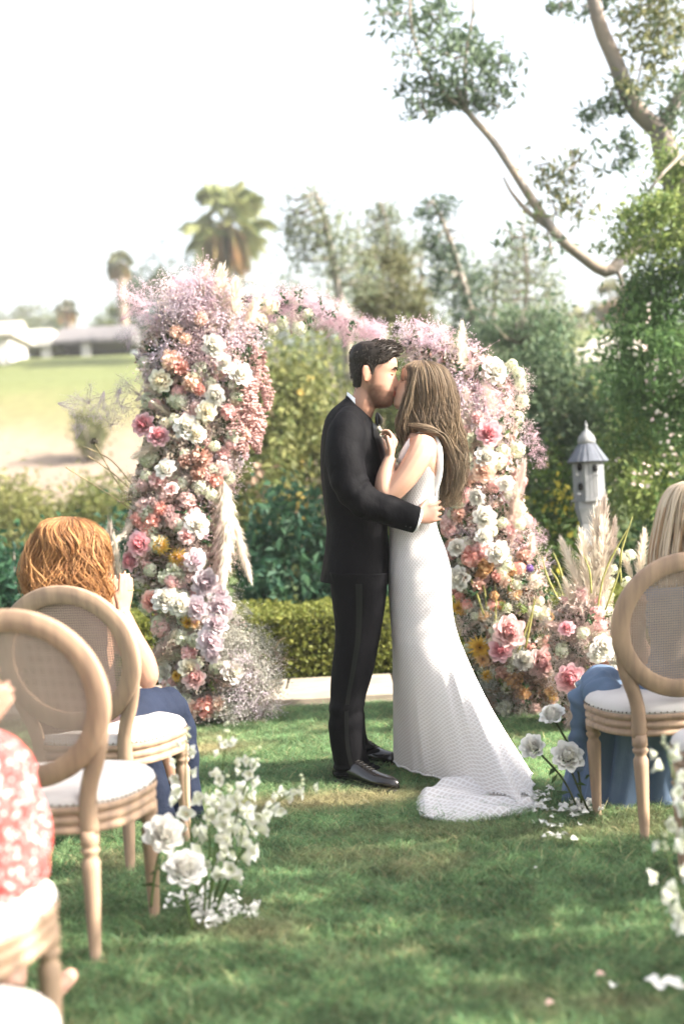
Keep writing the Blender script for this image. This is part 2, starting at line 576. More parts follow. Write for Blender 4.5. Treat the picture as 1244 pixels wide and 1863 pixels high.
    rs.inputs[2].default_value, rs.inputs[3].default_value = .7, 1.25
    L.new(rs.outputs[1], ip.inputs['Scale'])
    L.new(ip.outputs[0], go.inputs[0])
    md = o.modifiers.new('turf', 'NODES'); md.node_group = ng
    o['kind'] = 'stuff'
    o['label'] = 'short green lawn grass of the wedding aisle with some dry patches and painted sunlit bands'
turf()

# ---- paved strip behind the arch, laid in slabs
SLAB = mat('pale_concrete', (.37, .315, .25), .85, .15, noise=(7, (.28, .24, .19)), bump=(40, .3, .004), objrand=.10)
def paving():
    root = thing('stone_path', 'pale paved strip running between the lawn and the clipped hedge', 'path')
    root['kind'] = 'structure'
    bed = MB(); bed.box((0, 8.58, .004), (7, .46, .016)); bed.build('bedding', mat('sand_joint', (.22, .19, .15), .95, .05), root)
    x = -6.6
    g = np.random.default_rng(4)
    k = 0
    while x < 6.6:
        wd = g.uniform(.62, .8)
        for y0, y1 in ((8.13, 8.56), (8.575, 9.03)):
            xo = .3 if y0 > 8.4 else 0
            b = MB(); b.box((0, 0, 0), (wd / 2 - .006, (y1 - y0) / 2 - .004, .02), bev=.006)
            place('paving_slab', b.mesh('paving_slab', False), SLAB, root, (x + wd / 2 + xo, (y0 + y1) / 2, .03 + g.uniform(-.003, .003)), (0, 0, g.normal(0, .003)))
        x += wd
paving()

# ---- foliage builders
def cloud(c, r, n, g, clumps=14, spread=.33, hollow=.55):
    c, r = np.array(c, float), np.array(r, float)
    k = g.normal(0, 1, (clumps, 3))
    k /= np.linalg.norm(k, axis=1, keepdims=True)
    k *= (hollow + (1 - hollow) * g.uniform(0, 1, (clumps, 1)) ** .6)
    i = g.integers(0, clumps, n)
    p = k[i] + g.normal(0, spread, (n, 3)) * g.uniform(.5, 1.1, (clumps, 1))[i]
    return c + p * r * .85

def shrub(name, label, cat, px0, px1, pytop, Y, n, size, a, b_, seed, depth=None, group=None, base=None, droop=0.0, clumps=18, spread=.30, aspect=.45, specks=None, stems=True, up=.3):
    """a bush filling px0..px1 and reaching pytop at distance Y"""
    g = np.random.default_rng(seed)
    pm = (px0 + px1) / 2
    l_, r_ = at(px0, pytop, Y), at(px1, pytop, Y)
    top = (l_.z + r_.z) / 2
    rx = (r_.x - l_.x) / 2
    x0 = (l_.x + r_.x) / 2
    z0 = float(hill(x0, Y)) if base is None else base
    h = (top - z0)
    dp = depth or rx * .7
    t = thing(name, label, cat, (x0, Y, z0), group=group)
    P = cloud((x0, Y, z0 + h * .52), (rx, dp, h * .52), n, g, clumps, spread)
    P = P[P[:, 2] > z0 + .02]
    m = MB()
    m.leaves(P, size, g, shade(g, len(P), a, b_), aspect=aspect, droop=droop, up=up)
    m.build('foliage', LEAF, t, smooth=False)
    if specks:
        sc, sn, ss_ = specks
        Q = cloud((x0, Y - dp * .35, z0 + h * .55), (rx * .95, dp * .8, h * .5), sn, g, 10, .2)
        m = MB(); m.leaves(Q, ss_, g, shade(g, len(Q), sc, sc, .25), aspect=.8)
        m.build('blossom', LEAF, t, smooth=False)
    if stems:
        m = MB()
        for k in range(7):
            q = P[g.integers(0, len(P))]
            s0 = np.array([x0 + g.normal(0, rx * .15), Y + g.normal(0, dp * .15), z0 - .05])
            m.tube([s0, (s0 + q) / 2 + g.normal(0, .05, 3), q], [.012 + .01 * h, .01 + .004 * h, .004], 5)
        m.build('stem', BARK, t)
    return t

# ---- clipped hedge
def hedge():
    g = np.random.default_rng(11)
    t = thing('clipped_hedge', 'low clipped yellow green hedge behind the paved strip', 'hedge', (0, 9.5, 0))
    n = 46000
    V = []
    x = g.uniform(-3.2, 3.2, n)
    prof = g.uniform(0, 1, n)
    y = np.empty(n); z = np.empty(n)
    fr = prof < .5
    y[fr] = 9.14 + g.normal(0, .018, fr.sum()); z[fr] = .02 + .42 * g.uniform(0, 1, fr.sum())
    to = ~fr
    y[to] = g.uniform(9.14, 9.95, to.sum()); z[to] = .44 + g.normal(0, .018, to.sum())
    for i in range(n):
        q = mnoise.noise((x[i] * 3.5, y[i] * 3, z[i] * 4)) * .045 + mnoise.noise((x[i] * 11, y[i] * 9, z[i] * 11)) * .02
        if fr[i]:
            y[i] -= q + .05 * max(0, z[i] - .3) * -3
        else:
            z[i] += q
    P = np.stack([x, y, z], 1)
    tone = np.clip((z - .1) / .35, 0, 1)[:, None]
    c = shade(g, n, (.085, .115, .018), (.20, .205, .045), .2)
    m = MB(); m.leaves(P, .03, g, c, aspect=.6); m.build('foliage', LEAF, t, smooth=False)
    m = MB(); m.box((0, 9.56, .2), (3.15, .36, .2)); m.build('twigs', mat('hedge_core', (.045, .05, .02), .9, .05), t)
hedge()

G1 = 'shrubs behind the hedge'
OL, YG, DG, TEAL, MG = (.085, .115, .035), (.24, .24, .085), (.026, .062, .024), (.026, .075, .048), (.06, .12, .038)
shrub('leafy_shrub', 'dark green broadleaf shrub at the left edge behind the auburn haired guest', 'shrub', -120, 150, 955, 10.4, 5200, .085, TEAL, (.03, .085, .035), 21, .8, G1)
shrub('leafy_shrub', 'dark bluish green shrub between the auburn haired guest and left flower column', 'shrub', 110, 330, 960, 10.8, 4200, .085, TEAL, (.03, .08, .04), 22, .7, G1)
shrub('leafy_shrub', 'dark green drooping leaf shrub directly behind the hedge left of the groom', 'shrub', 400, 640, 940, 10.9, 6000, .10, TEAL, (.04, .095, .04), 23, .7, G1, droop=.6)
shrub('leafy_shrub', 'low dark shrub above the hedge behind the groom legs', 'shrub', 560, 760, 1000, 10.6, 3600, .09, TEAL, (.035, .09, .04), 24, .6, G1, droop=.5)
shrub('leafy_shrub', 'shaded green shrub behind the bottom of the right flower column', 'shrub', 740, 960, 930, 10.8, 5000, .08, DG, (.045, .09, .03), 25, .7, G1)
shrub('leafy_shrub', 'yellow flecked green shrub left of the birdhouse post', 'shrub', 900, 1085, 860, 10.9, 6500, .065, (.04, .085, .02), (.10, .15, .03), 26, .8, G1, specks=((.42, .36, .05), 260, .05))
shrub('leafy_shrub', 'green shrub at the right edge behind the blonde guest', 'shrub', 1060, 1330, 930, 10.3, 6500, .07, DG, (.045, .10, .03), 27, .8, G1)
G2 = 'taller bushes on the slope beyond'
shrub('olive_bush', 'tall olive bush right behind the left flower column', 'bush', 395, 560, 660, 14.0, 9000, .095, OL, YG, 31, 1.2, G2, base=-.1, specks=((.38, .26, .18), 70, .10))
shrub('olive_bush', 'tall sunlit olive bush beside the groom back', 'bush', 490, 690, 645, 14.6, 10000, .095, OL, (.25, .25, .09), 32, 1.2, G2, base=-.1, specks=((.48, .36, .10), 60, .12))
shrub('olive_bush', 'tall olive green bush behind the kissing heads', 'bush', 640, 830, 640, 15.2, 9000, .095, (.07, .10, .035), (.19, .21, .075), 33, 1.2, G2, base=-.1)
shrub('olive_bush', 'pale yellow green bush at the foot of the tan slope at far left', 'bush', -80, 130, 868, 17.0, 5200, .085, (.11, .13, .035), (.24, .23, .08), 34, 1.2, G2)
shrub('olive_bush', 'yellow green bush on the slope foot beside the left flower column', 'bush', 90, 300, 880, 17.5, 5200, .085, (.09, .12, .03), (.21, .21, .07), 35, 1.2, G2)
shrub('olive_bush', 'small round green bush alone on the bare tan slope', 'bush', 128, 200, 735, 37, 900, .16, (.06, .08, .025), (.14, .14, .05), 36, .6, G2)
shrub('olive_bush', 'dark green bush right of the right flower column below the trees', 'bush', 890, 1080, 640, 13.2, 11000, .085, (.055, .10, .055), (.14, .19, .10), 37, 1.2, G2, base=-.1)
shrub('olive_bush', 'yellow green bush behind the birdhouse roof', 'bush', 960, 1110, 690, 13.8, 6500, .08, (.07, .115, .04), (.22, .22, .07), 38, 1.0, G2, base=-.1)
shrub('olive_bush', 'deep green dense bush right of the birdhouse roof', 'bush', 1070, 1300, 620, 12.6, 11000, .075, (.045, .10, .04), (.12, .20, .075), 39, 1.2, G2, base=-.1)

# ---- trees
def limb(m, pts, r0, r1, n=10, k=14):
    P = curve(pts, k)
    m.tube(P, list(np.linspace(r0, r1, k)), n)
    return P

def small_tree(label, trunk, r0, blobs, n, size, a, b_, seed, group, twigs=40, spread=.3):
    """trunk: list of points, blobs: (centre, radii)"""
    g = np.random.default_rng(seed)
    t = thing('slender_tree', label, 'tree', trunk[0], group=group)
    m = MB()
    limb(m, trunk, r0, r0 * .25)
    tp = catmull([tuple(p) for p in trunk], np.linspace(.35, 1, 12))
    for k in range(twigs):
        c, r_ = blobs[g.integers(0, len(blobs))]
        q = np.array(c) + g.normal(0, .45, 3) * np.array(r_)
        d_ = np.linalg.norm(tp - q, axis=1)
        s0 = tp[np.argmin(d_)]
        m.tube([s0, (s0 + q) / 2 + np.array([0, 0, -.06]), q], [r0 * .22, r0 * .13, r0 * .05], 5)
    m.build('trunk', BARK, t)
    m = MB()
    tot = sum(r_[0] * r_[2] for c, r_ in blobs)
    for c, r_ in blobs:
        k = max(30, int(n * r_[0] * r_[2] / tot))
        P = cloud(c, r_, k, g, 16, spread)
        m.leaves(P, size, g, shade(g, k, a, b_), aspect=.33, droop=.5, up=.1)
    m.build('crown', LEAF, t, smooth=False)
    return t

G3 = 'slender trees behind the arch'
EU_A, EU_B = (.10, .135, .085), (.24, .26, .16)
def B(px, py, Y, rx, rz, ry=None):
    return (tuple(at(px, py, Y)), (rx, ry or rx, rz))
small_tree('thin sparse tree just right of the fan palm, airy pale leaves', [at(640, 700, 19), at(628, 600, 19), at(610, 500, 19), at(590, 400, 19), at(575, 350, 19)], .09,
           [B(575, 400, 19, .35, .45), B(610, 450, 19, .45, .4), B(550, 440, 19, .3, .4), B(640, 500, 19, .4, .35), B(530, 395, 19, .15, .35)], 1900, .09, EU_A, EU_B, 41, G3, 60, .5)
small_tree('round topped olive tree between the thin trees', [at(725, 760, 20), at(722, 640, 20), at(716, 560, 20), at(708, 490, 20)], .13,
           [B(715, 545, 20, .62, .5), B(700, 485, 20, .4, .3), B(755, 575, 20, .35, .35), B(665, 560, 20, .3, .3)], 4200, .10, (.075, .09, .04), (.20, .19, .09), 42, G3, 30)
small_tree('wispy tree reaching above the round topped olive tree', [at(700, 640, 21), at(692, 530, 21), at(706, 430, 21), at(690, 365, 21)], .06,
           [B(700, 400, 21, .35, .35), B(680, 450, 21, .4, .4), B(740, 460, 21, .3, .35)], 1500, .09, EU_A, EU_B, 43, G3, 44)
small_tree('dark leaning tree with a leafy trunk behind the bride head', [at(880, 720, 16.5), at(862, 600, 16.5), at(838, 500, 16.5), at(812, 420, 16.5), at(785, 365, 16.5)], .065,
           [B(788, 378, 16.5, .30, .20), B(812, 440, 16.5, .28, .35), B(832, 510, 16.5, .34, .4), B(850, 570, 16.5, .28, .4), B(870, 630, 16.5, .4, .35)], 2600, .085, (.05, .085, .06), (.11, .15, .09), 44, G3, 40)
small_tree('sparse thin tree with bare twigs right of the dark leaning tree', [at(958, 720, 17), at(952, 600, 17), at(958, 500, 17), at(948, 400, 17)], .05,
           [B(950, 480, 17, .3, .45), B(985, 520, 17, .28, .35), B(910, 520, 17, .25, .3)], 1000, .08, EU_A, EU_B, 45, G3, 60, .5)
small_tree('dense dark green tree behind the right flower column', [at(930, 800, 15.5), at(928, 700, 15.5), at(940, 620, 15.5)], .10,
           [B(915, 640, 15.5, .5, .42), B(985, 650, 15.5, .45, .42), B(940, 590, 15.5, .4, .22), B(1010, 600, 15.5, .2, .25)], 3600, .085, (.06, .105, .06), (.15, .20, .11), 46, G3, 26)

for i_, (px, py, Y_, rx, rz, n_, lb) in enumerate(((770, 520, 22, .75, .9, 1300, 'feathery pale tree filling the gap left of the dark leaning tree'), (600, 560, 23, .8, .6, 1300, 'low feathery tree above the flower bough'),
                                               (905, 545, 19, .6, .6, 1100, 'feathery tree just right of the dark leaning tree'), (1000, 570, 20, .5, .5, 800, 'small airy tree at the foot of the crooked limb'), (655, 480, 24, .7, .8, 800, 'thin airy tree between the wispy tree and the sparse tree'))):
    c_ = at(px, py, Y_)
    small_tree(lb, [(c_.x + .1, Y_, 0), (c_.x - .05, Y_, c_.z - rz), (c_.x, Y_, c_.z + rz * .8)], .05, [(tuple(c_), (rx, rx, rz)), (tuple(c_ - Vector((.1, 0, rz))), (rx * 1.2, rx, rz * .6))], int(n_ * 1.7), .085, (.11, .155, .085), (.26, .29, .16), 460 + i_, G3, 46, .5)

def eucalyptus():
    """large tree at the right: thick trunk out of frame, long limb reaching left, tufted ends"""
    g = np.random.default_rng(51)
    Y = 11.5
    t = thing('gum_tree', 'big pale barked tree at the right with a long crooked limb', 'tree', (3.4, Y, 0))
    m = MB()
    limb(m, [(3.5, Y, -.1), (3.35, Y, 1.4), at(1300, 480, Y), at(1228, 330, Y), at(1198, 232, Y)], .20, .085)
    limb(m, [at(1200, 240, Y), at(1150, 190, Y), at(1118, 110, Y), at(1088, 40, Y), at(1070, -60, Y), at(1060, -160, Y)], .078, .042)
    limb(m, [at(1196, 236, Y), at(1228, 190, Y), at(1260, 110, Y), at(1300, 0, Y)], .06, .04)
    m.build('trunk', mat('gum_bark', (.30, .235, .19), .8, .15, noise=(5, (.17, .155, .15), (1, 1, .35)), bump=(25, .4, .02)), t)
    m = MB()
    main = limb(m, [at(1290, 430, Y), at(1190, 440, Y), at(1140, 462, Y), at(1105, 494, Y), at(1060, 468, Y), at(1010, 425, Y), at(965, 360, Y), at(925, 298, Y), at(893, 252, Y), at(852, 205, Y), at(830, 160, Y)], .062, .02, k=30)
    limb(m, [at(1005, 420, Y), at(960, 385, Y), at(930, 350, Y), at(915, 322, Y)], .026, .008)
    limb(m, [at(1122, 492, Y), at(1132, 520, Y), at(1128, 545, Y)], .02, .008)
    limb(m, [at(850, 205, Y), at(790, 150, Y), at(750, 60, Y), at(745, -40, Y)], .018, .007)
    limb(m, [at(850, 205, Y), at(845, 120, Y), at(860, 20, Y), at(855, -60, Y)], .018, .007)
    m.build('limb', mat('limb_bark', (.21, .19, .175), .85, .15, noise=(6, (.30, .24, .18), (1, 1, 1)), bump=(25, .4, .02)), t)
    m, tw = MB(), MB()
    clumps = [(735, 25, .26, .24, 520), (800, 30, .20, .18, 200), (825, 105, .36, .24, 800), (790, 170, .34, .14, 460), (860, 160, .34, .16, 520), (905, 125, .22, .2, 260), (770, 200, .22, .08, 130), (745, 100, .14, .2, 90), (890, 190, .2, .12, 110),
              (1010, 390, .25, .2, 130), (1040, 330, .28, .2, 170), (1060, 375, .2, .2, 130), (935, 430, .2, .12, 80), (980, 300, .2, .25, 60), (1000, 440, .2, .14, 70), (1045, 300, .2, .12, 80),
              (1090, 205, .2, .14, 190), (1120, 270, .2, .22, 260), (1165, 120, .32, .25, 560), (1215, 60, .34, .25, 640), (1225, 190, .25, .2, 420), (1180, 10, .3, .22, 420), (1070, 10, .22, .12, 160), (1130, 180, .15, .12, 180), (1240, -40, .5, .3, 700), (1020, 5, .12, .08, 60)]
    for px, py, rx, rz, n in clumps:
        c = at(px, py, Y + g.uniform(-.25, .25))
        n = int(n * .62)
        P = cloud(c, (rx, rx * .9, rz), n, g, 12, .36)
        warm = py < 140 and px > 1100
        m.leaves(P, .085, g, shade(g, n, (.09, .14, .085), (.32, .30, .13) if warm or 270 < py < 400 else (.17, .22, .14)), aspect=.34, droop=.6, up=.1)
        for k in range(5):
            q = P[g.integers(0, n)]
            tw.tube([c, (np.array(c) + q) / 2 + g.normal(0, .04, 3), q], [.007, .005, .003], 4)
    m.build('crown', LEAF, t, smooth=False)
    tw.build('twigs', BARK, t)['kind'] = 'stuff'
eucalyptus()

def pepper_tree():
    g = np.random.default_rng(61)
    Y = 10.6
    t = thing('pepper_tree', 'fine leaved bright green tree hanging down the right edge', 'tree', (3.1, Y, 0))
    m = MB()
    limb(m, [(3.1, Y, -.1), (3.0, Y, 1.2), (3.0, Y + .1, 2.4), (3.05, Y, 3.4)], .16, .06)
    for k in range(12):
        a = g.uniform(0, 2 * PI)
        limb(m, [(3.0, Y, 1.4 + .15 * k), (3.0 + .4 * math.cos(a), Y + .4 * math.sin(a), 1.9 + .15 * k), (3.0 + .9 * math.cos(a), Y + .8 * math.sin(a), 1.8 + .13 * k)], .03, .008, 6, 6)
    m.build('trunk', BARK, t)
    m = MB()
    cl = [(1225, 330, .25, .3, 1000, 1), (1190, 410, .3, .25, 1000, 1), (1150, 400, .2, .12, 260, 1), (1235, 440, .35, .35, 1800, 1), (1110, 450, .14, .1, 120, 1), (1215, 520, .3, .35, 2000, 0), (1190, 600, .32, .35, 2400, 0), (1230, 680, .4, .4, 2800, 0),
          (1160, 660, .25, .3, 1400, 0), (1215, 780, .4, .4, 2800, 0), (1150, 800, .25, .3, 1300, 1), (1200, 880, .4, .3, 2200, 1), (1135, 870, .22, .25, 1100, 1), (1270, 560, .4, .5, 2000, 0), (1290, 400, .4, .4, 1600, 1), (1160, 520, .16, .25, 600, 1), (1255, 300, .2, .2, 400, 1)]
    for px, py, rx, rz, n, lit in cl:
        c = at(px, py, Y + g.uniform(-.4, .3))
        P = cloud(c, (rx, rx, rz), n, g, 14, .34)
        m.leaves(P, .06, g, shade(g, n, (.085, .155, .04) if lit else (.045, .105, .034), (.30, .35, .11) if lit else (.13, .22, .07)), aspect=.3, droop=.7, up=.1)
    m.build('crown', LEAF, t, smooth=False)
    b = MB()
    Q = np.concatenate([cloud(at(px, py, Y - .5), (.16, .16, .2), 22, g, 5, .3) for px, py in ((1195, 720), (1150, 840), (1215, 830), (1170, 610), (1210, 680))])
    b.leaves(Q, .035, g, shade(g, len(Q), (.65, .50, .48), (.7, .66, .6)), aspect=.9)
    b.build('blossom', LEAF, t, smooth=False)
pepper_tree()

# ---- palms
FROND = mat('palm_frond', (1, 1, 1), .5, .3, attr=True, trans=.3)
def palm(label, px, pycrown, Y, cr, base_z, seed, group, skirt=1.0, nf=44, tr=.2, skcol=(.36, .22, .12), fcol=((.07, .10, .035), (.17, .18, .07))):
    g = np.random.default_rng(seed)
    top = at(px, pycrown, Y)
    t = thing('fan_palm', label, 'palm tree', (top.x, Y, base_z), group=group)
    m = MB()
    limb(m, [(top.x + .1, Y, base_z - .5), (top.x + .05, Y, (base_z + top.z) / 2), top], tr * 1.25, tr)
    m.build('trunk', mat('palm_trunk', (.30, .235, .19), .9, .1, noise=(3, (.2, .16, .13), (1, 1, 3))), t)
    m = MB()
    for k in range(nf):
        az = g.uniform(0, 2 * PI)
        el = -.95 + 2.45 * (k + g.uniform()) / nf
        d = np.array([math.cos(az) * math.cos(el), math.sin(az) * math.cos(el), math.sin(el)])
        L = cr * g.uniform(.38, .60)
        st = np.array(top)
        hub = st + d * L + np.array([0, 0, -.08 * cr * (1 - abs(math.sin(el)))])
        sd = np.cross(d, [0, 0, 1.0]) + g.normal(0, .55, 3); sd -= d * sd.dot(d); sd /= np.linalg.norm(sd) + 1e-6
        c = shade(g, 1, *fcol, .1)[0]
        m.tube([st, (st + hub) / 2 + np.array([0, 0, .03 * cr]), hub], .012 * cr, 4, col=c)
        ns = 14
        for j in range(ns):
            a = (j / (ns - 1) - .5) * 3.1
            e = d * math.cos(a) + sd * math.sin(a)
            ln = cr * .52 * (1 - .22 * abs(a)) * g.uniform(.7, 1.2)
            w_ = .016 * cr
            nrm = np.cross(e, sd if abs(a) < .5 else d); 
            pe = np.cross(e, np.cross(d, sd)); pe /= np.linalg.norm(pe) + 1e-6
            mid = hub + e * ln * .6
            tip = hub + e * ln + np.array([0, 0, -ln * .38])
            m.add([hub, mid - pe * w_, tip, mid + pe * w_], [[0, 1, 2], [0, 2, 3]], c * g.uniform(.85, 1.15))
    m.build('crown', FROND, t, smooth=False)
    if skirt:
        m = MB()
        for k in range(int(150 * skirt)):
            az = g.uniform(0, 2 * PI)
            d = np.array([math.cos(az), math.sin(az), 0])
            z = top.z - g.uniform(.0, .35) * cr
            p = np.array([top.x, Y, z]) + d * tr
            q = np.array([top.x, Y, z - cr * g.uniform(.15, .5)]) + d * (tr + cr * g.uniform(.10, .42))
            e = q + np.array([0, 0, -cr * g.uniform(.3, .6)]) + d * cr * .03
            sd = np.cross(d, [0, 0, 1.0]) * .03 * cr
            m.add([p, q - sd, e, q + sd], [[0, 1, 2], [0, 2, 3]], shade(g, 1, skcol, (.22, .24, .11), .3)[0])
        m.build('dead_frond_skirt', FROND, t, smooth=False)
    return t
GP = 'palm trees on the rise behind the garden'
palm('large fan palm with a shaggy tan skirt rising above the left flower column', 408, 404, 52, 1.80, 6.5, 71, GP, 1.3, 50, .18, fcol=((.13, .175, .065), (.28, .29, .125)))
palm('slim tall fan palm beside the long low building', 217, 478, 70, .80, 8, 72, GP, .9, 40, .24, fcol=((.11, .13, .06), (.22, .21, .10)))
palm('small round dark fan palm half hidden behind the pink spray', 293, 512, 66, .72, 8, 73, GP, .6, 40, .24, fcol=((.09, .11, .06), (.17, .18, .09)))
palm('tiny distant palm with an orange brown skirt above the low building', 122, 562, 95, .95, 8.5, 74, GP, .9, 34, .25, skcol=(.5, .26, .10), fcol=((.10, .11, .04), (.2, .18, .07)))
palm('faint pale palm right of the white gabled roof', 1112, 545, 60, 1.1, 5, 75, GP, .5, 30, .2, fcol=((.14, .15, .07), (.24, .22, .1)))
palm('faint short palm above the white gabled roof', 1055, 590, 58, .9, 5, 76, GP, .4, 28, .16, fcol=((.14, .15, .07), (.24, .22, .1)))
GB = 'background trees on the skyline'
def sky_tree(label, px, py, Y, rx, rz, n, size, a, b_, seed):
    c = at(px, py, Y)
    return small_tree(label, [(c.x, Y, float(hill(c.x, Y)) - .3), (c.x, Y, c.z - rz * .3), (c.x + .1, Y, c.z + rz * .4)], .14, [(tuple(c), (rx, rx, rz))], n, size, a, b_, seed, GB, 10, .32)
sky_tree('bright green rounded tree behind the long low building', 205, 585, 78, 1.3, 1.2, 1100, .3, (.07, .10, .03), (.15, .17, .05), 81)
sky_tree('dark green tree beside the slim fan palm trunk', 262, 590, 74, 1.6, 2.2, 1500, .3, (.03, .055, .03), (.07, .09, .05), 82)
sky_tree('low grey green tree on the skyline at far left', 40, 585, 110, 3.2, 1.2, 1200, .4, (.10, .12, .07), (.16, .17, .1), 83)
sky_tree('low green trees left of the tiny palm', 90, 592, 104, 2.0, .9, 800, .4, (.08, .11, .05), (.14, .16, .07), 84)
sky_tree('dark tree behind the fan palm trunk and left column', 330, 560, 60, 2.2, 2.6, 2200, .3, (.035, .06, .03), (.09, .11, .05), 85)
sky_tree('deep green tree mass behind the flower bough', 500, 640, 45, 1.8, 2.4, 2400, .24, (.03, .055, .03), (.09, .11, .05), 86)
sky_tree('green tree on the skyline behind the kissing heads', 690, 660, 40, 2.2, 1.6, 2400, .22, (.04, .07, .035), (.10, .12, .05), 87)
sky_tree('green tree below the white gabled roof', 1060, 705, 40, 1.8, .7, 1500, .2, (.05, .085, .03), (.13, .15, .05), 88)
sky_tree('olive tree left of the white gabled roof', 960, 640, 44, 1.6, 1.3, 1800, .22, (.05, .075, .035), (.12, .13, .06), 89)


# ---- thin warm air between the garden and the rise behind it
def haze():
    b = MB(); b.box((0, 435, 7.0), (640, 475, 11.5))
    m = D.materials.new('air'); m.use_nodes = True
    n, l = m.node_tree.nodes, m.node_tree.links
    n.remove(n['Principled BSDF'])
    v = n.new('ShaderNodeVolumePrincipled')
    v.inputs['Color'].default_value = (.95, .95, .95, 1)
    v.inputs['Density'].default_value = .0011
    v.inputs['Anisotropy'].default_value = .2
    l.new(v.outputs[0], n['Material Output'].inputs['Volume'])
    o = b.build('haze', m, smooth=False)
    o['kind'] = 'stuff'; o['label'] = 'thin pale haze in the air towards the rise'
haze()
# ================================================================== buildings
WALLW = mat('white_render', (.48, .465, .44), .8, .2, noise=(1.2, (.42, .41, .385)))
ROOFG = mat('grey_roof', (.12, .115, .12), .9, .1, noise=(3, (.16, .15, .15)))
ROOFW = mat('pale_roof', (.46, .42, .375), .8, .2, noise=(2, (.38, .34, .31)))
DARKO = mat('dark_opening', (.035, .05, .045), .4, .4)
PANEL = mat('pale_panel', (.34, .34, .33), .7, .2)

def long_house():
    Y = 62
    a, b_ = at(26, 668, Y), at(222, 662, Y)
    z0 = 6.4
    zt = at(120, 628, Y).z
    t = thing('pavilion', 'long low open fronted building with grey roof and white posts on the terrace', 'building', ((a.x + b_.x) / 2, Y, z0))
    cx, hw = (a.x + b_.x) / 2, (b_.x - a.x) / 2
    m = MB(); m.box((cx, Y + 3.2, (z0 + zt) / 2), (hw, .12, (zt - z0) / 2)); m.build('back_wall', DARKO, t, smooth=False)
    p1, p2 = at(105, 600, Y), at(220, 598, Y)
    m = MB()
    x0, x1 = at(100, 620, Y).x, b_.x + .5
    zr = p1.z
    rings = [[(x, Y - .7, zt), (x, Y - .7, zt + .12), (x, Y + 1.6, zr + .25), (x, Y + 4, zt + .12), (x, Y + 4, zt)] for x in (x0, x1)]
    m.loft(rings); m.build('roof', ROOFG, t, smooth=False)
    m = MB()
    rings = [[(x, Y - .75, zt - .05), (x, Y - .75, zr - .12), (x, Y - .55, zr), (x, Y + 4, zr), (x, Y + 4, zt - .05)] for x in (at(30, 620, Y).x, x0 - .02)]
    m.loft(rings); m.build('flat_roof', WALLW, t, smooth=False)
    for px in (88, 160):
        c = at(px, 640, Y)
        m = MB(); m.box((c.x, Y - .3, (z0 + zt) / 2 + .03), (.2, .2, (zt - z0) / 2 + .02), bev=.02); m.build('post', WALLW, t, smooth=False)
    g = np.random.default_rng(1)
    for k, px in enumerate((36, 52, 68, 106, 122, 138, 180, 196, 211)):
        c = at(px, 648, Y)
        m = MB(); m.box((c.x, Y + .6, z0 + .45 + (k % 3) * .04), (.12, .04, .42), bev=.01); m.build('rail_panel', PANEL, t, smooth=False)
    m = MB(); m.box((cx, Y + .6, z0 + .98), (hw, .05, .04)); m.build('rail', DARKO, t, smooth=False)
    m = MB(); m.box((cx, Y + .6, z0 + .05), (hw, .6, .12)); m.build('plinth', DARKO, t, smooth=False)
long_house()

def side_house():
    Y = 54
    c0, c1 = at(-130, 690, Y), at(24, 640, Y)
    z0, zt = 5.2, at(0, 612, Y).z
    zr = at(0, 576, Y).z
    cx, hw = (c0.x + c1.x) / 2, (c1.x - c0.x) / 2
    t = thing('white_house', 'white house cut by the left edge of the picture', 'house', (cx, Y, z0))
    m = MB(); m.box((cx, Y + 1.6, (z0 + zt) / 2), (hw - .15, 1.6, (zt - z0) / 2)); m.build('wall', WALLW, t, smooth=False)
    m = MB()
    m.loft([[(x, Y - .35, zt), (x, Y - .35, zt + .1), (x, Y + 1.6, zr), (x, Y + 3.6, zt + .1), (x, Y + 3.6, zt)] for x in (c0.x, c1.x + .1)])
    m.build('roof', ROOFW, t, smooth=False)
    for k in range(3):
        x = cx + hw * (.55 - .5 * k)
        f = MB(); f.box((x, Y - .02, (z0 + zt) / 2 + .1), (.32, .05, .42), bev=.02); fo = f.build('window', WALLW, t, smooth=False)
        f = MB(); f.box((x, Y - .075, (z0 + zt) / 2 + .1), (.25, .012, .35)); f.build('pane', DARKO, fo, smooth=False)
side_house()

def right_house():
    Y = 42
    a, b_ = at(1012, 668, Y), at(1190, 668, Y)
    zt, zr = at(1060, 657, Y).z, at(1095, 604, Y).z
    z0 = 4.0
    t = thing('gabled_house', 'sunlit house with a white gabled roof between the trees at right', 'house', ((a.x + b_.x) / 2, Y, z0))
    m = MB(); m.box(((a.x + b_.x) / 2, Y + 2, (z0 + zt) / 2), ((b_.x - a.x) / 2 - .2, 1.8, (zt - z0) / 2)); m.build('wall', WALLW, t, smooth=False)
    m = MB()
    xm = at(1095, 604, Y).x
    lo = [(a.x, Y - .3, zt), (b_.x, Y - .3, zt), (b_.x, Y + 4.3, zt), (a.x, Y + 4.3, zt)]
    hi = [(xm, Y + 1.6, zr), (xm + 1.2, Y + 1.6, zr), (xm + 1.2, Y + 2.4, zr), (xm, Y + 2.4, zr)]
    m.loft([[(x, y, z - .1) for x, y, z in lo], lo, hi]); m.build('roof', ROOFW, t, smooth=False)
    for k in range(2):
        x = a.x + 1.0 + 1.0 * k
        f = MB(); f.box((x, Y + .18, (z0 + zt) / 2 + .1), (.3, .05, .3), bev=.02); fo = f.build('window', WALLW, t, smooth=False)
        f = MB(); f.box((x, Y + .12, (z0 + zt) / 2 + .1), (.23, .012, .23)); f.build('pane', mat('far_glass', (.2, .25, .3), .2, .6), fo, smooth=False)
right_house()

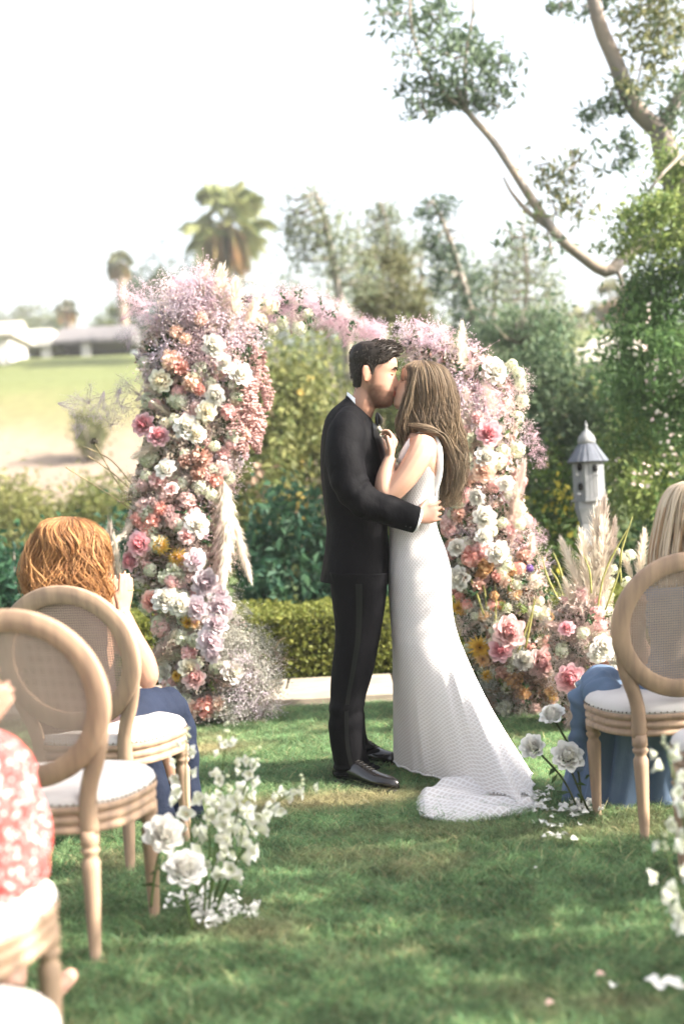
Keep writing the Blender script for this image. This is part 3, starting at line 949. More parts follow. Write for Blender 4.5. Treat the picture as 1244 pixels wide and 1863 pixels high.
# ---- birdhouse
def birdhouse():
    Y = 9.6
    base = at(1082, 1010, Y)
    x = at(1068, 860, Y).x + .005
    zf, zc, zr1, ze, zb, zp = (at(1068, p, Y).z for p in (765, 785, 806, 836, 908, 918))
    s_ = 1 / (FPX / Y)
    grey = mat('weathered_paint', (.25, .25, .25), .9, .05, noise=(9, (.17, .18, .19), (1, 1, .2)), bump=(40, .3, .004))
    shg = mat('grey_shingle', (.10, .11, .13), .95, .05, noise=(12, (.145, .155, .18), (1, 1, .3)), bump=(50, .4, .004), objrand=.15)
    t = thing('birdhouse', 'weathered white octagonal birdhouse with grey conical roof on a post', 'birdhouse', (x, Y, 0))
    N = 8
    def oc(r, z, rot=PI / 8): return [(x + r * math.cos(rot + 2 * PI * k / N), Y + r * math.sin(rot + 2 * PI * k / N), z) for k in range(N)]
    rb = 29 * s_
    m = MB(); m.loft([oc(rb * .94, zb), oc(rb * .94, ze + .01)]); m.build('core', grey, t, smooth=False)
    for k in range(N):                                    # wall boards, three to a side
        p, q = np.array(oc(rb, 0)[k]), np.array(oc(rb, 0)[(k + 1) % N])
        for j in range(3):
            a, b_ = p + (q - p) * (j / 3 + .02), p + (q - p) * ((j + 1) / 3 - .02)
            nn = ((a + b_) / 2 - np.array([x, Y, 0])); nn[2] = 0; nn /= np.linalg.norm(nn)
            m = MB()
            m.loft([[a + [0, 0, z], b_ + [0, 0, z], b_ - nn * .01 + [0, 0, z], a - nn * .01 + [0, 0, z]] for z in (zb, ze + .005)])
            m.build('wall_board', grey, t, smooth=False)
    hole = mat('bird_hole', (.015, .015, .015), .9, .05)
    for px, py in ((1050, 851), (1052, 886), (1077, 853)):
        c = at(px, py, Y)
        d = Vector((c.x - x, 0, 0)); dy = math.sqrt(max(0, (rb * .97) ** 2 - d.x ** 2))
        f = Vector((d.x, -dy, 0)).normalized()
        sd = Vector((0, 0, 1)).cross(f)
        m = MB()
        P = [Vector((c.x, Y - dy, c.z)) + f * .008 + sd * (.016 * math.cos(a)) + Vector((0, 0, .022 * math.sin(a) + (.006 if math.sin(a) > 0 else 0))) for a in np.linspace(0, 2 * PI, 12, endpoint=False)]
        m.loft([[p - f * .03 for p in P], P]); ho = m.build('entrance_hole', hole, t)
        m = MB(); q = Vector((c.x, Y - dy, c.z - .045)); m.tube([q - f * .01, q + f * .05], .004, 6); m.build('perch', grey, t)
    m = MB(); m.loft([oc(rb * 1.15, zb - .012), oc(rb * 1.15, zb)]); m.build('floor_board', grey, t, smooth=False)
    r0, r1 = 39 * s_, 15 * s_
    for k in range(N):                                    # roof staves
        for j in range(3):
            def P(r, z, u):
                p, q = np.array(oc(r, z)[k]), np.array(oc(r, z)[(k + 1) % N])
                return p + (q - p) * u
            u0, u1 = j / 3 + .012, (j + 1) / 3 - .012
            lift = .006 if j == 1 else 0
            m = MB()
            lo = [P(r0 + lift, ze - .012, u0), P(r0 + lift, ze - .012, u1)]
            hi = [P(r1 + lift, zr1, u0), P(r1 + lift, zr1, u1)]
            m.add(lo + hi + [P(r0 - .012, ze - .022, u0), P(r0 - .012, ze - .022, u1), P(r1 - .012, zr1 - .01, u0), P(r1 - .012, zr1 - .01, u1)],
                  [[0, 1, 3, 2], [5, 4, 6, 7], [1, 0, 4, 5], [0, 2, 6, 4], [3, 1, 5, 7]])
            m.build('roof_stave', shg, t, smooth=False)
    m = MB(); m.loft([oc(r0 * .95, ze - .01), oc(r1 * .9, zr1 - .008)]); m.build('roof_lining', shg, t, smooth=False)
    m = MB(); m.lathe([(16 * s_, zr1 - .005), (16.5 * s_, zr1 + .02), (14 * s_, zr1 + .045), (8 * s_, zc - .005), (3 * s_, zc + .012), (2 * s_, zc + .03), (3.2 * s_, zc + .045), (1.2 * s_, zf - .02), (.3 * s_, zf)], 14, (x, Y, 0)); m.build('finial_cap', grey, t)
    m = MB(); m.loft([[(x + a * 17 * s_, Y + b_ * 17 * s_, z) for a, b_ in ((-1, -1), (1, -1), (1, 1), (-1, 1))] for z in (-.02, zb - .05)]); m.build('post', grey, t, smooth=False)
    m = MB(); m.loft([[(x + a * r, Y + b_ * r, z) for a, b_ in ((-1, -1), (1, -1), (1, 1), (-1, 1))] for r, z in ((17.5 * s_, zb - .16), (24 * s_, zb - .06), (24 * s_, zb - .013))]); m.build('bracket', grey, t, smooth=False)
birdhouse()

# ================================================================== flowers
def petal_mb(m, base, d, nrm, L, W, cup, curl, c0, c1, nu=4, nv=4, ruffle=0.0, g=None, point=.0):
    """one petal: base point, direction d, normal nrm; cup bends the sides, curl bends the tip outwards"""
    d, nrm = np.array(d, float), np.array(nrm, float)
    sd = np.cross(d, nrm); sd /= np.linalg.norm(sd) + 1e-9
    V, CC = [], []
    for i in range(nv + 1):
        v = i / nv
        wv = W * (math.sin(PI * (.12 + .76 * v) * .92) ** .7) * (1 - point * v * v) if v > 0 else W * .35
        ang = curl * v * v
        for j in range(nu + 1):
            u = (j / nu - .5) * 2
            f = 1 - .20 * u * u * v * v
            p = np.array(base) + d * (L * v * f * math.cos(ang * .5)) + sd * (wv * .5 * u * math.cos(cup * u * .5)) + nrm * (abs(u) ** 1.6 * cup * wv * .35) - nrm * (L * math.sin(ang) * .35 * v)
            if ruffle and g is not None:
                p = p + nrm * (ruffle * L * math.sin(u * 7 + g.uniform(0, 6)) * v)
            V.append(p)
            CC.append([c0 + (c1 - c0) * v] * 3)
    F = []
    for i in range(nv):
        for j in range(nu):
            a = i * (nu + 1) + j
            F.append([a, a + 1, a + nu + 2, a + nu + 1])
    m.add(V, F, np.clip(np.array(CC), 0, 1))

def rose_mesh(seed, openness=1.0, n_rings=6, ruffle=.03):
    """unit-radius rose facing +Z: tight heart, cupped layers, outer petals rolling back"""
    g = np.random.default_rng(seed)
    m = MB()
    for k in range(n_rings):
        q = k / (n_rings - 1)
        n = [3, 4, 5, 6, 7, 8, 8][k]
        tilt = (-.04 + .80 * q ** 1.3) * openness
        rr = .06 + .44 * q
        L = .62 + .16 * q
        W = .66 + .42 * q
        z0 = -.02 - .46 * q
        off = g.uniform(0, 2 * PI)
        for j in range(n):
            a = off + 2 * PI * j / n + g.normal(0, .10)
            rad = np.array([math.cos(a), math.sin(a), 0])
            tt = tilt + g.normal(0, .08)
            d = rad * math.sin(tt) + np.array([0, 0, 1]) * math.cos(tt)
            nr = -rad * math.cos(tt) + np.array([0, 0, 1]) * math.sin(tt)
            petal_mb(m, rad * rr + np.array([0, 0, z0]), d, nr, L * g.uniform(.86, 1.08), W * g.uniform(.9, 1.12), 1.5 - .45 * q, -.30 + 1.55 * q * g.uniform(.6, 1.2), q * .8, .15 + q * .85, 5, 5, ruffle, g)
    m.blobs([(0, 0, .22)], .30, g, (.15, .15, .15))
    return m.mesh('rose', True)

def ball_mesh(seed, n=84, L=.44, W=.40, ruffle=.12):
    """carnation / hydrangea like ball of small petals"""
    g = np.random.default_rng(seed)
    m = MB()
    for k in range(n):
        zz = 1 - 1.5 * (k + .5) / n
        d = np.array([math.cos(k * 2.4) * math.sqrt(1 - zz * zz), math.sin(k * 2.4) * math.sqrt(1 - zz * zz), zz]) + g.normal(0, .13, 3)
        d /= np.linalg.norm(d)
        nr = np.cross(d, g.normal(0, 1, 3)); nr /= np.linalg.norm(nr)
        d2 = d + .75 * np.cross(d, g.normal(0, 1, 3)); d2 /= np.linalg.norm(d2)
        t = g.uniform(0, .8)
        petal_mb(m, d * g.uniform(.45, .72) - d2 * .1, d2, d if k % 2 else nr, L, W, .5, .6, t, min(1, t + .35), 2, 2, ruffle, g)
    m.blobs([(0, 0, 0)], .62, g, (0, 0, 0))
    return m.mesh('carnation', True)

def floret_mesh(seed, n=60, r=.27):
    """cluster of little four petalled florets on a dome"""
    g = np.random.default_rng(seed)
    m = MB()
    for k in range(n):
        zz = 1 - 1.55 * (k + .5) / n
        d = np.array([math.cos(k * 2.4) * math.sqrt(1 - zz * zz), math.sin(k * 2.4) * math.sqrt(1 - zz * zz), zz]) + g.normal(0, .12, 3)
        d /= np.linalg.norm(d)
        a = np.cross(d, g.normal(0, 1, 3)); a /= np.linalg.norm(a)
        b = np.cross(d, a)
        c = d * g.uniform(.65, .95)
        t = g.uniform(.25, 1)
        for j in range(4):
            th = j * PI / 2
            e = a * math.cos(th) + b * math.sin(th)
            f = -a * math.sin(th) + b * math.cos(th)
            m.add([c, c + e * r * .7 + f * r * .38 + d * r * .18, c + e * r + d * r * .1, c + e * r * .7 - f * r * .38 + d * r * .18], [[0, 1, 2], [0, 2, 3]], [t * .6] * 3 if j % 2 else [t] * 3)
        m.blobs([c + d * .03], .035, g, (0, 0, 0))
    m.blobs([(0, 0, 0)], .55, g, (.2, .2, .2))
    return m.mesh('floret_cluster', False)

def dahlia_mesh(seed, rings=4, n=15):
    g = np.random.default_rng(seed)
    m = MB()
    for k in range(rings):
        q = k / (rings - 1)
        tilt = .25 + 1.2 * q
        for j in range(n):
            a = 2 * PI * (j + .5 * (k % 2)) / n + g.normal(0, .07)
            rad = np.array([math.cos(a), math.sin(a), 0])
            tt = tilt + g.normal(0, .12)
            d = rad * math.sin(tt) + np.array([0, 0, math.cos(tt)])
            nr = -rad * math.cos(tt) + np.array([0, 0, math.sin(tt)])
            petal_mb(m, rad * .08, d, nr, (.55 + .5 * q) * g.uniform(.85, 1.1), .2, 1.0, .4 + .5 * q, q * .6, .4 + q * .6, 2, 3, 0, g, .4)
    return m.mesh('dahlia', True)

def spray_mesh(seed, n=120, r=.034, branches=12):
    """baby's breath: cloud of tiny buds on hair-thin twigs, unit radius, base at -Z"""
    g = np.random.default_rng(seed)
    m = MB()
    base = np.array([0, 0, -1.15])
    P = []
    for k in range(branches):
        d = g.normal(0, 1, 3); d[2] = abs(d[2]) * .7
        q = d / np.linalg.norm(d) * g.uniform(.45, .95)
        m.tube([base, base * .4 + q * .35 + g.normal(0, .08, 3), q], [.014, .010, .006], 3, False, col=(0, .9, 0))
        for j in range(n // branches):
            e = q + g.normal(0, .26, 3)
            P.append(e)
            if j % 3 == 0:
                m.tube([q * .85, e], .005, 3, False, col=(0, .9, 0))
    P = np.array(P)
    c = np.repeat(g.uniform(.35, 1, (len(P), 1)), 3, axis=1)
    m.blobs(P, g.uniform(r * .6, r * 1.25, len(P)), g, c)
    return m.mesh('baby_breath_spray', False)

def plume_mesh(seed, n=420, droop=.35):
    """pampas plume of length 1 along +Z"""
    g = np.random.default_rng(seed)
    m = MB()
    ax = curve([(0, 0, -.25), (0, 0, .2), (droop * .12, 0, .6), (droop * .45, 0, 1.0)], 12)
    m.tube(ax, list(np.linspace(.010, .004, 12)), 4, col=(.6, .6, .6))
    A = np.array([tuple(q) for q in ax])
    for k in range(n):
        t = .22 + .78 * g.uniform() ** .9
        p = catmull(A, [t])[0]
        a = g.uniform(0, 2 * PI)
        prof = math.sin(PI * min(1, max(.06, (t - .16) / .86)) ** .75) ** .7
        d = np.array([math.cos(a), math.sin(a), 0]) * (.27 * prof + .02) * g.uniform(.35, 1.1)
        rise = g.uniform(.10, .24)
        mid = p + d * .75 + np.array([0, 0, rise * .65])
        tip = p + d * 1.15 + np.array([droop * .06, 0, rise * g.uniform(.75, 1.1)])
        sd = np.cross(d, [0, 0, 1.0]); sd /= np.linalg.norm(sd) + 1e-9
        w_ = g.uniform(.006, .012)
        t_ = g.uniform(.3, 1)
        m.add([p - sd * w_ * .5, p + sd * w_ * .5, mid + sd * w_, mid - sd * w_, tip], [[0, 1, 2, 3], [3, 2, 4]], [t_] * 3)
    return m.mesh('pampas_plume', True)

def tassel_mesh(seed, n=170):
    """hanging amaranth rope, length 1 downwards"""
    g = np.random.default_rng(seed)
    m = MB()
    n = 420
    z = -g.uniform(0, 1, n)
    rr = .12 * np.sqrt(np.clip(np.sin(PI * np.clip(-z * .9 + .08, 0, 1)), .05, 1)) * g.uniform(.4, 1, n)
    a = g.uniform(0, 2 * PI, n)
    P = np.stack([rr * np.cos(a) + .05 * np.sin(z * 6), rr * np.sin(a), z], 1)
    c = np.repeat(g.uniform(0, 1, (n, 1)), 3, axis=1)
    m.blobs(P, g.uniform(.016, .030, n), g, c)
    m.tube([(0, 0, .08), (0, 0, -.5), (0, 0, -.95)], .012, 4, col=(.3, .3, .3))
    return m.mesh('amaranth_tassel', False)

def leafspray_mesh(seed, n=16):
    g = np.random.default_rng(seed)
    m = MB()
    P = np.stack([g.normal(0, .22, n), g.normal(0, .22, n), g.uniform(-.6, .9, n)], 1)
    m.tube([(0, 0, -.9), (.05, 0, 0), (0, .03, .9)], [.02, .014, .006], 4, col=(.5, .5, .5))
    m.leaves(P, .55, g, np.repeat(g.uniform(0, 1, (n, 1)), 3, axis=1), aspect=.36)
    return m.mesh('leaf_sprig', False)

ROSES = [rose_mesh(k, o) for k, o in ((1, 1.0), (2, .85), (3, 1.1), (4, .7), (5, .95))]
BALLS = [ball_mesh(k) for k in (11, 12, 13)]
FLOR = [floret_mesh(k) for k in (21, 22, 23)]
DAHL = [dahlia_mesh(k) for k in (31, 32)]
SPRAY = [spray_mesh(k, 130, .036) for k in (41, 42, 43, 44)]
FINE = [spray_mesh(k, 210, .026, 16) for k in (45, 46, 47)]
PLUME = [plume_mesh(k, 820, d) for k, d in ((51, .3), (52, .9), (53, .1))]
TASS = [tassel_mesh(k) for k in (61, 62)]
LEAFS = [leafspray_mesh(k) for k in (71, 72, 73)]

def petal(name, outer, inner, trans=.3, rnd=.08):
    return mat(name, outer, .55, .2, twocol=inner, trans=trans, objrand=rnd)
P_ = {
    'white': petal('white_petal', (.82, .80, .76), (.78, .74, .63)),
    'cream': petal('cream_petal', (.86, .82, .70), (.80, .71, .52)),
    'lav': petal('lavender_petal', (.76, .68, .71), (.66, .50, .55)),
    'pink': petal('pink_petal', (.80, .53, .56), (.66, .20, .23)),
    'blush': petal('blush_petal', (.82, .63, .61), (.74, .38, .37)),
    'peach': petal('peach_petal', (.84, .65, .54), (.76, .48, .36)),
    'coral': petal('coral_petal', (.80, .50, .43), (.70, .28, .23)),
    'rust': petal('rust_petal', (.60, .40, .33), (.44, .23, .17)),
    'yellow': petal('yellow_petal', (.66, .44, .09), (.50, .25, .03)),
    'orange': petal('orange_petal', (.68, .45, .24), (.54, .29, .12)),
    'stock': petal('white_floret', (.78, .77, .68), (.55, .58, .38)),
    'pinkst': petal('pink_floret', (.85, .68, .65), (.70, .46, .43)),
    'purple': petal('purple_floret', (.22, .12, .42), (.14, .07, .3)),
}
def spraymat(name, a, b):
    return mat(name, a, .7, .1, twocol=b, trans=.38, objrand=.08)
Q_ = {
    'pink': spraymat('pink_gypsophila', (.88, .70, .77), (.72, .54, .60)),
    'lilac': spraymat('lilac_gypsophila', (.86, .76, .84), (.70, .60, .67)),
    'blush': spraymat('blush_gypsophila', (.88, .76, .72), (.72, .58, .53)),
    'white': spraymat('white_gypsophila', (.84, .81, .77), (.54, .52, .44)),
    'grey': spraymat('grey_gypsophila', (.62, .60, .56), (.30, .31, .26)),
    'brown': spraymat('dusky_gypsophila', (.52, .36, .32), (.24, .18, .14)),
    'rust': spraymat('rust_gypsophila', (.55, .36, .22), (.3, .2, .12)),
}
PAMP = mat('pampas_cream', (.86, .80, .71), .8, .1, twocol=(.72, .62, .52), trans=.35, objrand=.08)
PAMPK = mat('pampas_pink', (.78, .62, .57), .8, .1, twocol=(.58, .43, .38), trans=.35, objrand=.08)
PAMPG = mat('pampas_grey', (.56, .48, .42), .8, .1, twocol=(.38, .31, .27), trans=.3, objrand=.08)
AMAR = mat('amaranth', (.58, .38, .36), .8, .1, twocol=(.34, .20, .18), objrand=.1)
SPRIG = mat('sprig_green', (.05, .11, .04), .5, .3, twocol=(.025, .06, .025), trans=.25, objrand=.15)
SPRIGY = mat('sprig_yellow_green', (.22, .26, .07), .5, .3, twocol=(.10, .14, .04), trans=.3, objrand=.15)
CORE = mat('arch_filling', (1, 1, 1), .8, .1, attr=True, trans=.15)

def facing(v, g=None, j=0.0):
    """rotation turning +Z to v with a random spin"""
    v = Vector(v)
    if g is not None and j:
        v = v.normalized() + Vector(g.normal(0, j, 3))
    q = v.to_track_quat('Z', 'Y')
    sp = g.uniform(0, 2 * PI) if g is not None else 0
    return (q.to_matrix() @ Matrix.Rotation(sp, 3, 'Z')).to_euler()

CAMV = Vector((0, -1, .05))

def merge(objs, name, m, parent):
    """the many small sprays past the countable ones, as one part"""
    b = MB()
    for o in objs:
        me = o.data
        n = len(me.vertices)
        co = np.empty(n * 3); me.vertices.foreach_get('co', co)
        c = np.empty(n * 4); me.color_attributes['Col'].data.foreach_get('color', c)
        M = np.array(Matrix.LocRotScale(o.location, o.rotation_euler, o.scale))
        b.add(co.reshape(-1, 3) @ M[:3, :3].T + M[:3, 3], [list(p.vertices) for p in me.polygons], c.reshape(-1, 4)[:, :3])
        D.objects.remove(o)
    o = b.build(name, m, parent, False, local=True)
    o['kind'] = 'stuff'
    return o

class Arch:
    """flower piece: outline rows (y, xl, xr) at distance Y; depth half-width dz"""
    def __init__(s, root, rows, Y, dz, seed):
        s.t, s.Y, s.dz, s.g = root, Y, dz, np.random.default_rng(seed)
        s.r = np.array(rows, float)
        s.o = Vector(root.location)
    def span(s, py):
        return np.interp(py, s.r[:, 0], s.r[:, 1]), np.interp(py, s.r[:, 0], s.r[:, 2])
    def surf(s, px, py, lift=0.0):
        """point on the front of the bulging outline under pixel px,py"""
        a, b = s.span(py)
        u = np.clip((px - (a + b) / 2) / max(1, (b - a) / 2), -1, 1)
        d = s.dz * math.sqrt(max(0.02, 1 - u * u * .95))
        p = at(px, py, s.Y - d - lift)
        n = Vector((u * .9, -math.sqrt(max(.1, 1 - u * u)), .15)).normalized()
        return p, n
    def put(s, name, me, m, px, py, r, tilt=.35, lift=0.0, n=None, rot=None, label=None, turn=None):
        p, nn = s.surf(px, py, lift)
        v = (nn if n is None else Vector(n))
        v = v * .45 + CAMV * .75 if turn is None else Vector(turn)
        sc = r / FPX * s.Y
        o = place(name, me, m, s.t, p - s.o, rot or facing(v, s.g, tilt), sc * s.g.uniform(.94, 1.06))
        if label:
            o['label'] = label
        return o
    def plume(s, px, py, qx, qy, width, m, k=0, dy=0.0, name='pampas_plume'):
        """plume from its foot at px,py to its tip at qx,qy"""
        a, b = at(px, py, s.Y - s.dz * .9 + dy), at(qx, qy, s.Y - s.dz * 1.15 + dy)
        L = (b - a).length
        rot = (b - a).to_track_quat('Z', 'Y').to_matrix()
        o = place(name, PLUME[k], m, s.t, a - s.o, (rot @ Matrix.Rotation(s.g.uniform(0, 6), 3, 'Z')).to_euler(), (L * width, L * width, L))
        return o
    def scatter(s, name, meshes, mats, n, y0, y1, r0, r1, inset=.1, tilt=.7, lift=0.0, x0=None, x1=None, out=0.0):
        for k in range(n):
            py = s.g.uniform(y0, y1)
            a, b = s.span(py)
            if x0 is not None: a = max(a, x0)
            if x1 is not None: b = min(b, x1)
            if b <= a: continue
            w_ = (b - a)
            px = s.g.uniform(a + w_ * inset - out, b - w_ * inset + out)
            s.put(name, meshes[s.g.integers(0, len(meshes))], mats[s.g.integers(0, len(mats))], px, py, s.g.uniform(r0, r1), tilt, lift + s.g.uniform(-.02, .04))
    def core(s, pal, n=9000, y0=None, y1=None, size=.05):
        """loose filling of small leaves, dry bits and buds round the frame, one mass"""
        y0, y1 = y0 or s.r[0, 0], y1 or s.r[-1, 0]
        g = s.g
        py = g.uniform(y0, y1, n)
        a, b = np.interp(py, s.r[:, 0], s.r[:, 1]), np.interp(py, s.r[:, 0], s.r[:, 2])
        u = g.uniform(-.88, .88, n)
        px = (a + b) / 2 + u * (b - a) / 2
        dd = s.dz * np.sqrt(1 - u * u * .9) * g.uniform(-.9, .92, n)
        P = np.array([tuple(at(px[i], py[i], s.Y - dd[i])) for i in range(n)])
        c = np.array(pal)[g.integers(0, len(pal), n)] * g.uniform(.7, 1.25, (n, 1))
        m = MB(); m.leaves(P, size, g, np.clip(c, 0, 1), aspect=.5)
        o = m.build('filler_foliage', CORE, s.t, smooth=False)
        o['kind'] = 'stuff'
    def frame(s, pts, r=.02):
        m = MB(); m.tube(curve([at(x, y, s.Y) for x, y in pts], 30), r, 8)
        m.build('metal_frame', mat('frame_metal', (.05, .05, .045), .5, .4, metal=.5), s.t)

PAL = [(.07, .10, .04), (.05, .07, .03), (.56, .44, .35), (.66, .54, .49), (.46, .28, .24), (.62, .55, .48), (.14, .14, .07), (.70, .57, .56)]

def left_arch():
    Y = 7.8
    b = gr(400, 1312)
    t = thing('flower_column', 'tall left flower column with roses, pink baby breath and a bough reaching over the couple', 'flower arch', (b.x, Y, 0), group='two halves of the ceremony flower arch')
    rows = [(492, 360, 380), (515, 322, 405), (560, 282, 450), (600, 256, 478), (650, 232, 480), (700, 255, 478), (750, 244, 470), (800, 250, 462), (850, 238, 450), (900, 226, 432), (950, 220, 428), (1000, 216, 428), (1050, 232, 412), (1100, 246, 425), (1150, 275, 470), (1200, 285, 492), (1250, 300, 500), (1290, 310, 480), (1322, 335, 440)]
    A = Arch(t, rows, Y, .24, 101)
    A.frame([(385, 1318), (370, 1100), (350, 850), (350, 650), (380, 560), (460, 545), (580, 570), (690, 605)])
    A.core(PAL, 12000, 560, 1318)
    A.core([(.74, .56, .62), (.78, .64, .68), (.64, .54, .50), (.08, .10, .05)], 1500, 560, 720, .04)
    g = A.g
    # sprays of tiny flowers by zone
    A.scatter('baby_breath_spray', SPRAY, [Q_['pink'], Q_['lilac'], Q_['pink'], Q_['blush']], 62, 520, 690, 22, 42, .08, .8, .0)
    A.scatter('baby_breath_spray', FINE, [Q_['lilac'], Q_['pink']], 20, 505, 600, 28, 46, 0, .8, .0)
    A.scatter('baby_breath_spray', SPRAY, [Q_['lilac'], Q_['white'], Q_['blush']], 36, 690, 900, 18, 34, .08)
    A.scatter('baby_breath_spray', SPRAY, [Q_['blush'], Q_['white'], Q_['pink'], Q_['brown']], 34, 880, 1130, 18, 32, .06)
    A.scatter('baby_breath_spray', SPRAY, [Q_['white'], Q_['grey'], Q_['blush']], 20, 1120, 1310, 18, 32, .06, x1=400)
    A.scatter('baby_breath_spray', FINE, [Q_['grey'], Q_['grey'], Q_['white']], 34, 1095, 1300, 30, 46, .04, .8, .03, x0=400)
    A.scatter('baby_breath_spray', FINE, [Q_['grey'], Q_['brown'], Q_['lilac']], 12, 1180, 1300, 26, 40, .0, .8, .06, x0=430, out=14)
    for px, py, r_, q in ((245, 535, 34, 'pink'), (238, 560, 28, 'pink'), (268, 548, 26, 'lilac'), (258, 575, 26, 'pink'), (132, 740, 26, 'lilac'), (155, 722, 28, 'lilac'), (180, 742, 30, 'lilac'), (205, 725, 30, 'lilac'), (228, 738, 30, 'lilac'), (205, 765, 24, 'lilac'), (143, 780, 18, 'lilac'), (232, 705, 26, 'lilac'), (235, 615, 24, 'lilac'),
                          (440, 1310, 26, 'lilac'), (470, 1308, 28, 'lilac'), (490, 1305, 22, 'grey'), (500, 1240, 26, 'brown'), (470, 1220, 26, 'brown'), (455, 1190, 30, 'grey'), (490, 1180, 24, 'grey')):
        A.put('baby_breath_spray', FINE[g.integers(0, 3)], Q_[q], px, py, r_, 1.0, -.05)
    # the bough over the couple
    rest = []
    for k in range(115):
        u = g.uniform(0, 1)
        px, py = 440 + 255 * u, 548 + 58 * u ** 1.1 + 10 * math.sin(u * 9)
        wd = 34 - 20 * u
        o = A.put('baby_breath_spray', (SPRAY + FINE)[g.integers(0, 7)], Q_[('pink', 'lilac', 'blush', 'white', 'pink')[g.integers(0, 5)]], px + g.normal(0, 6), py + g.uniform(-wd, wd * .8), g.uniform(16, 32) * (1 - .3 * u), 1.0)
        o.location.y = g.uniform(-.14, .10)
        if k >= 55:
            rest.append(o)
    merge(rest, 'bough_blossom', Q_['pink'], t)
    for px, py in ((470, 562), (500, 575), (520, 548), (548, 560), (560, 590), (600, 575), (640, 600), (480, 600), (545, 540), (585, 560)):
        o = A.put('leaf_sprig', LEAFS[g.integers(0, 3)], SPRIG, px, py, 20, 1.0); o.location.y = -.15
    for px, py, r_, c in ((492, 560, 18, 'cream'), (515, 590, 12, 'stock'), (545, 600, 14, 'stock'), (475, 585, 17, 'cream'), (560, 575, 12, 'stock'), (498, 602, 13, 'stock')):
        o = A.put('floret_cluster', FLOR[g.integers(0, 3)], P_[c if c in P_ else 'stock'], px, py, r_, .6); o.location.y = -.14
    # pampas
    for a_ in ((395, 620, 400, 500, .75, PAMP, 0), (350, 590, 372, 492, .7, PAMP, 2), (420, 620, 432, 520, .85, PAMP, 0), (385, 600, 370, 530, .9, PAMP, 2), (440, 600, 470, 545, .8, PAMP, 0),
               (400, 850, 425, 1010, .55, PAMP, 1), (412, 870, 415, 1040, .45, PAMP, 1), (425, 930, 448, 1045, .4, PAMP, 1), (405, 900, 400, 1070, .5, PAMPK, 1),
               (215, 1130, 195, 975, .42, PAMPG, 0), (225, 1110, 212, 990, .35, PAMP, 0), (268, 1205, 345, 1150, .9, PAMPK, 0), (270, 1215, 330, 1175, .9, PAMP, 1),
               (300, 800, 250, 830, .9, PAMP, 0), (330, 840, 285, 900, .7, PAMP, 1), (385, 790, 365, 850, .7, PAMP, 1), (318, 760, 280, 735, .8, PAMP, 2), (250, 930, 222, 990, .6, PAMP, 1), (300, 720, 270, 700, .9, PAMP, 0)):
        A.plume(*a_)
    # hanging amaranth
    for px, py, L, r_ in ((478, 640, 105, 1), (462, 625, 80, 1), (455, 690, 120, 1.2), (432, 690, 125, 1.2), (468, 735, 90, 1.1), (445, 760, 75, 1), (375, 800, 85, .9), (360, 815, 70, .9), (392, 640, 60, .8)):
        p, n_ = A.surf(px, py, .04)
        sc = L / FPX * Y
        place('amaranth_tassel', TASS[g.integers(0, 2)], AMAR, t, p - A.o, (0, 0, g.uniform(0, 6)), (sc * 1.1 * r_, sc * 1.1 * r_, sc))
    A.scatter('leaf_sprig', LEAFS, [SPRIG], 46, 610, 1300, 16, 28, .1, .9, .0)
    A.scatter('leaf_sprig', LEAFS, [SPRIGY], 14, 1040, 1260, 14, 24, .05, .9, .02)
    for px, py in ((455, 640), (462, 665), (445, 655), (468, 610), (430, 700), (440, 720)):
        A.put('leaf_sprig', LEAFS[g.integers(0, 3)], SPRIG, px, py, 22, .9, .06)
    # florets filling
    A.scatter('floret_cluster', FLOR, [P_['blush'], P_['stock'], P_['stock'], P_['stock']], 30, 640, 900, 11, 18, .1, .6, .03)
    A.scatter('floret_cluster', FLOR, [P_['pinkst'], P_['blush'], P_['stock'], P_['stock']], 34, 880, 1110, 11, 19, .08, .6, .03)
    A.scatter('floret_cluster', FLOR, [P_['stock'], P_['blush'], P_['stock'], P_['cream']], 24, 1060, 1300, 12, 20, .06, .6, .03, x1=420)
    A.scatter('carnation', BALLS, [P_['pinkst'], P_['blush'], P_['peach'], P_['stock']], 20, 640, 1060, 11, 18, .12, .6, .03)
    # the flowers one can pick out
    for px, py, r_, c in ((388, 629, 18, 'white'), (291, 693, 18, 'cream'), (391, 720, 18, 'white'), (376, 748, 17, 'cream'), (338, 775, 20, 'white'), (356, 789, 15, 'cream'), (438, 680, 22, 'white'), (300, 852, 18, 'white'), (313, 888, 11, 'blush'),
                          (361, 955, 19, 'white'), (357, 1020, 20, 'lav'), (374, 1062, 24, 'lav'), (300, 1090, 20, 'white'), (326, 1100, 18, 'white'), (357, 1107, 20, 'lav'), (400, 1107, 24, 'lav'), (383, 1168, 22, 'lav'), (398, 1080, 17, 'lav'), (392, 1135, 19, 'lav'),
                          (425, 1222, 21, 'white'), (352, 1232, 21, 'blush'), (312, 1270, 21, 'white'), (296, 1225, 17, 'white'), (260, 772, 19, 'pink'), (288, 793, 18, 'pink'), (252, 990, 21, 'pink'), (236, 1020, 18, 'pink'), (276, 1095, 17, 'coral'), (340, 975, 14, 'blush'), (385, 1190, 16, 'lav'), (345, 1215, 17, 'cream'), (408, 660, 14, 'white')):
        A.put('rose', ROSES[g.integers(0, 5)], P_[c], px, py, r_ * 1.12, .22, .11)
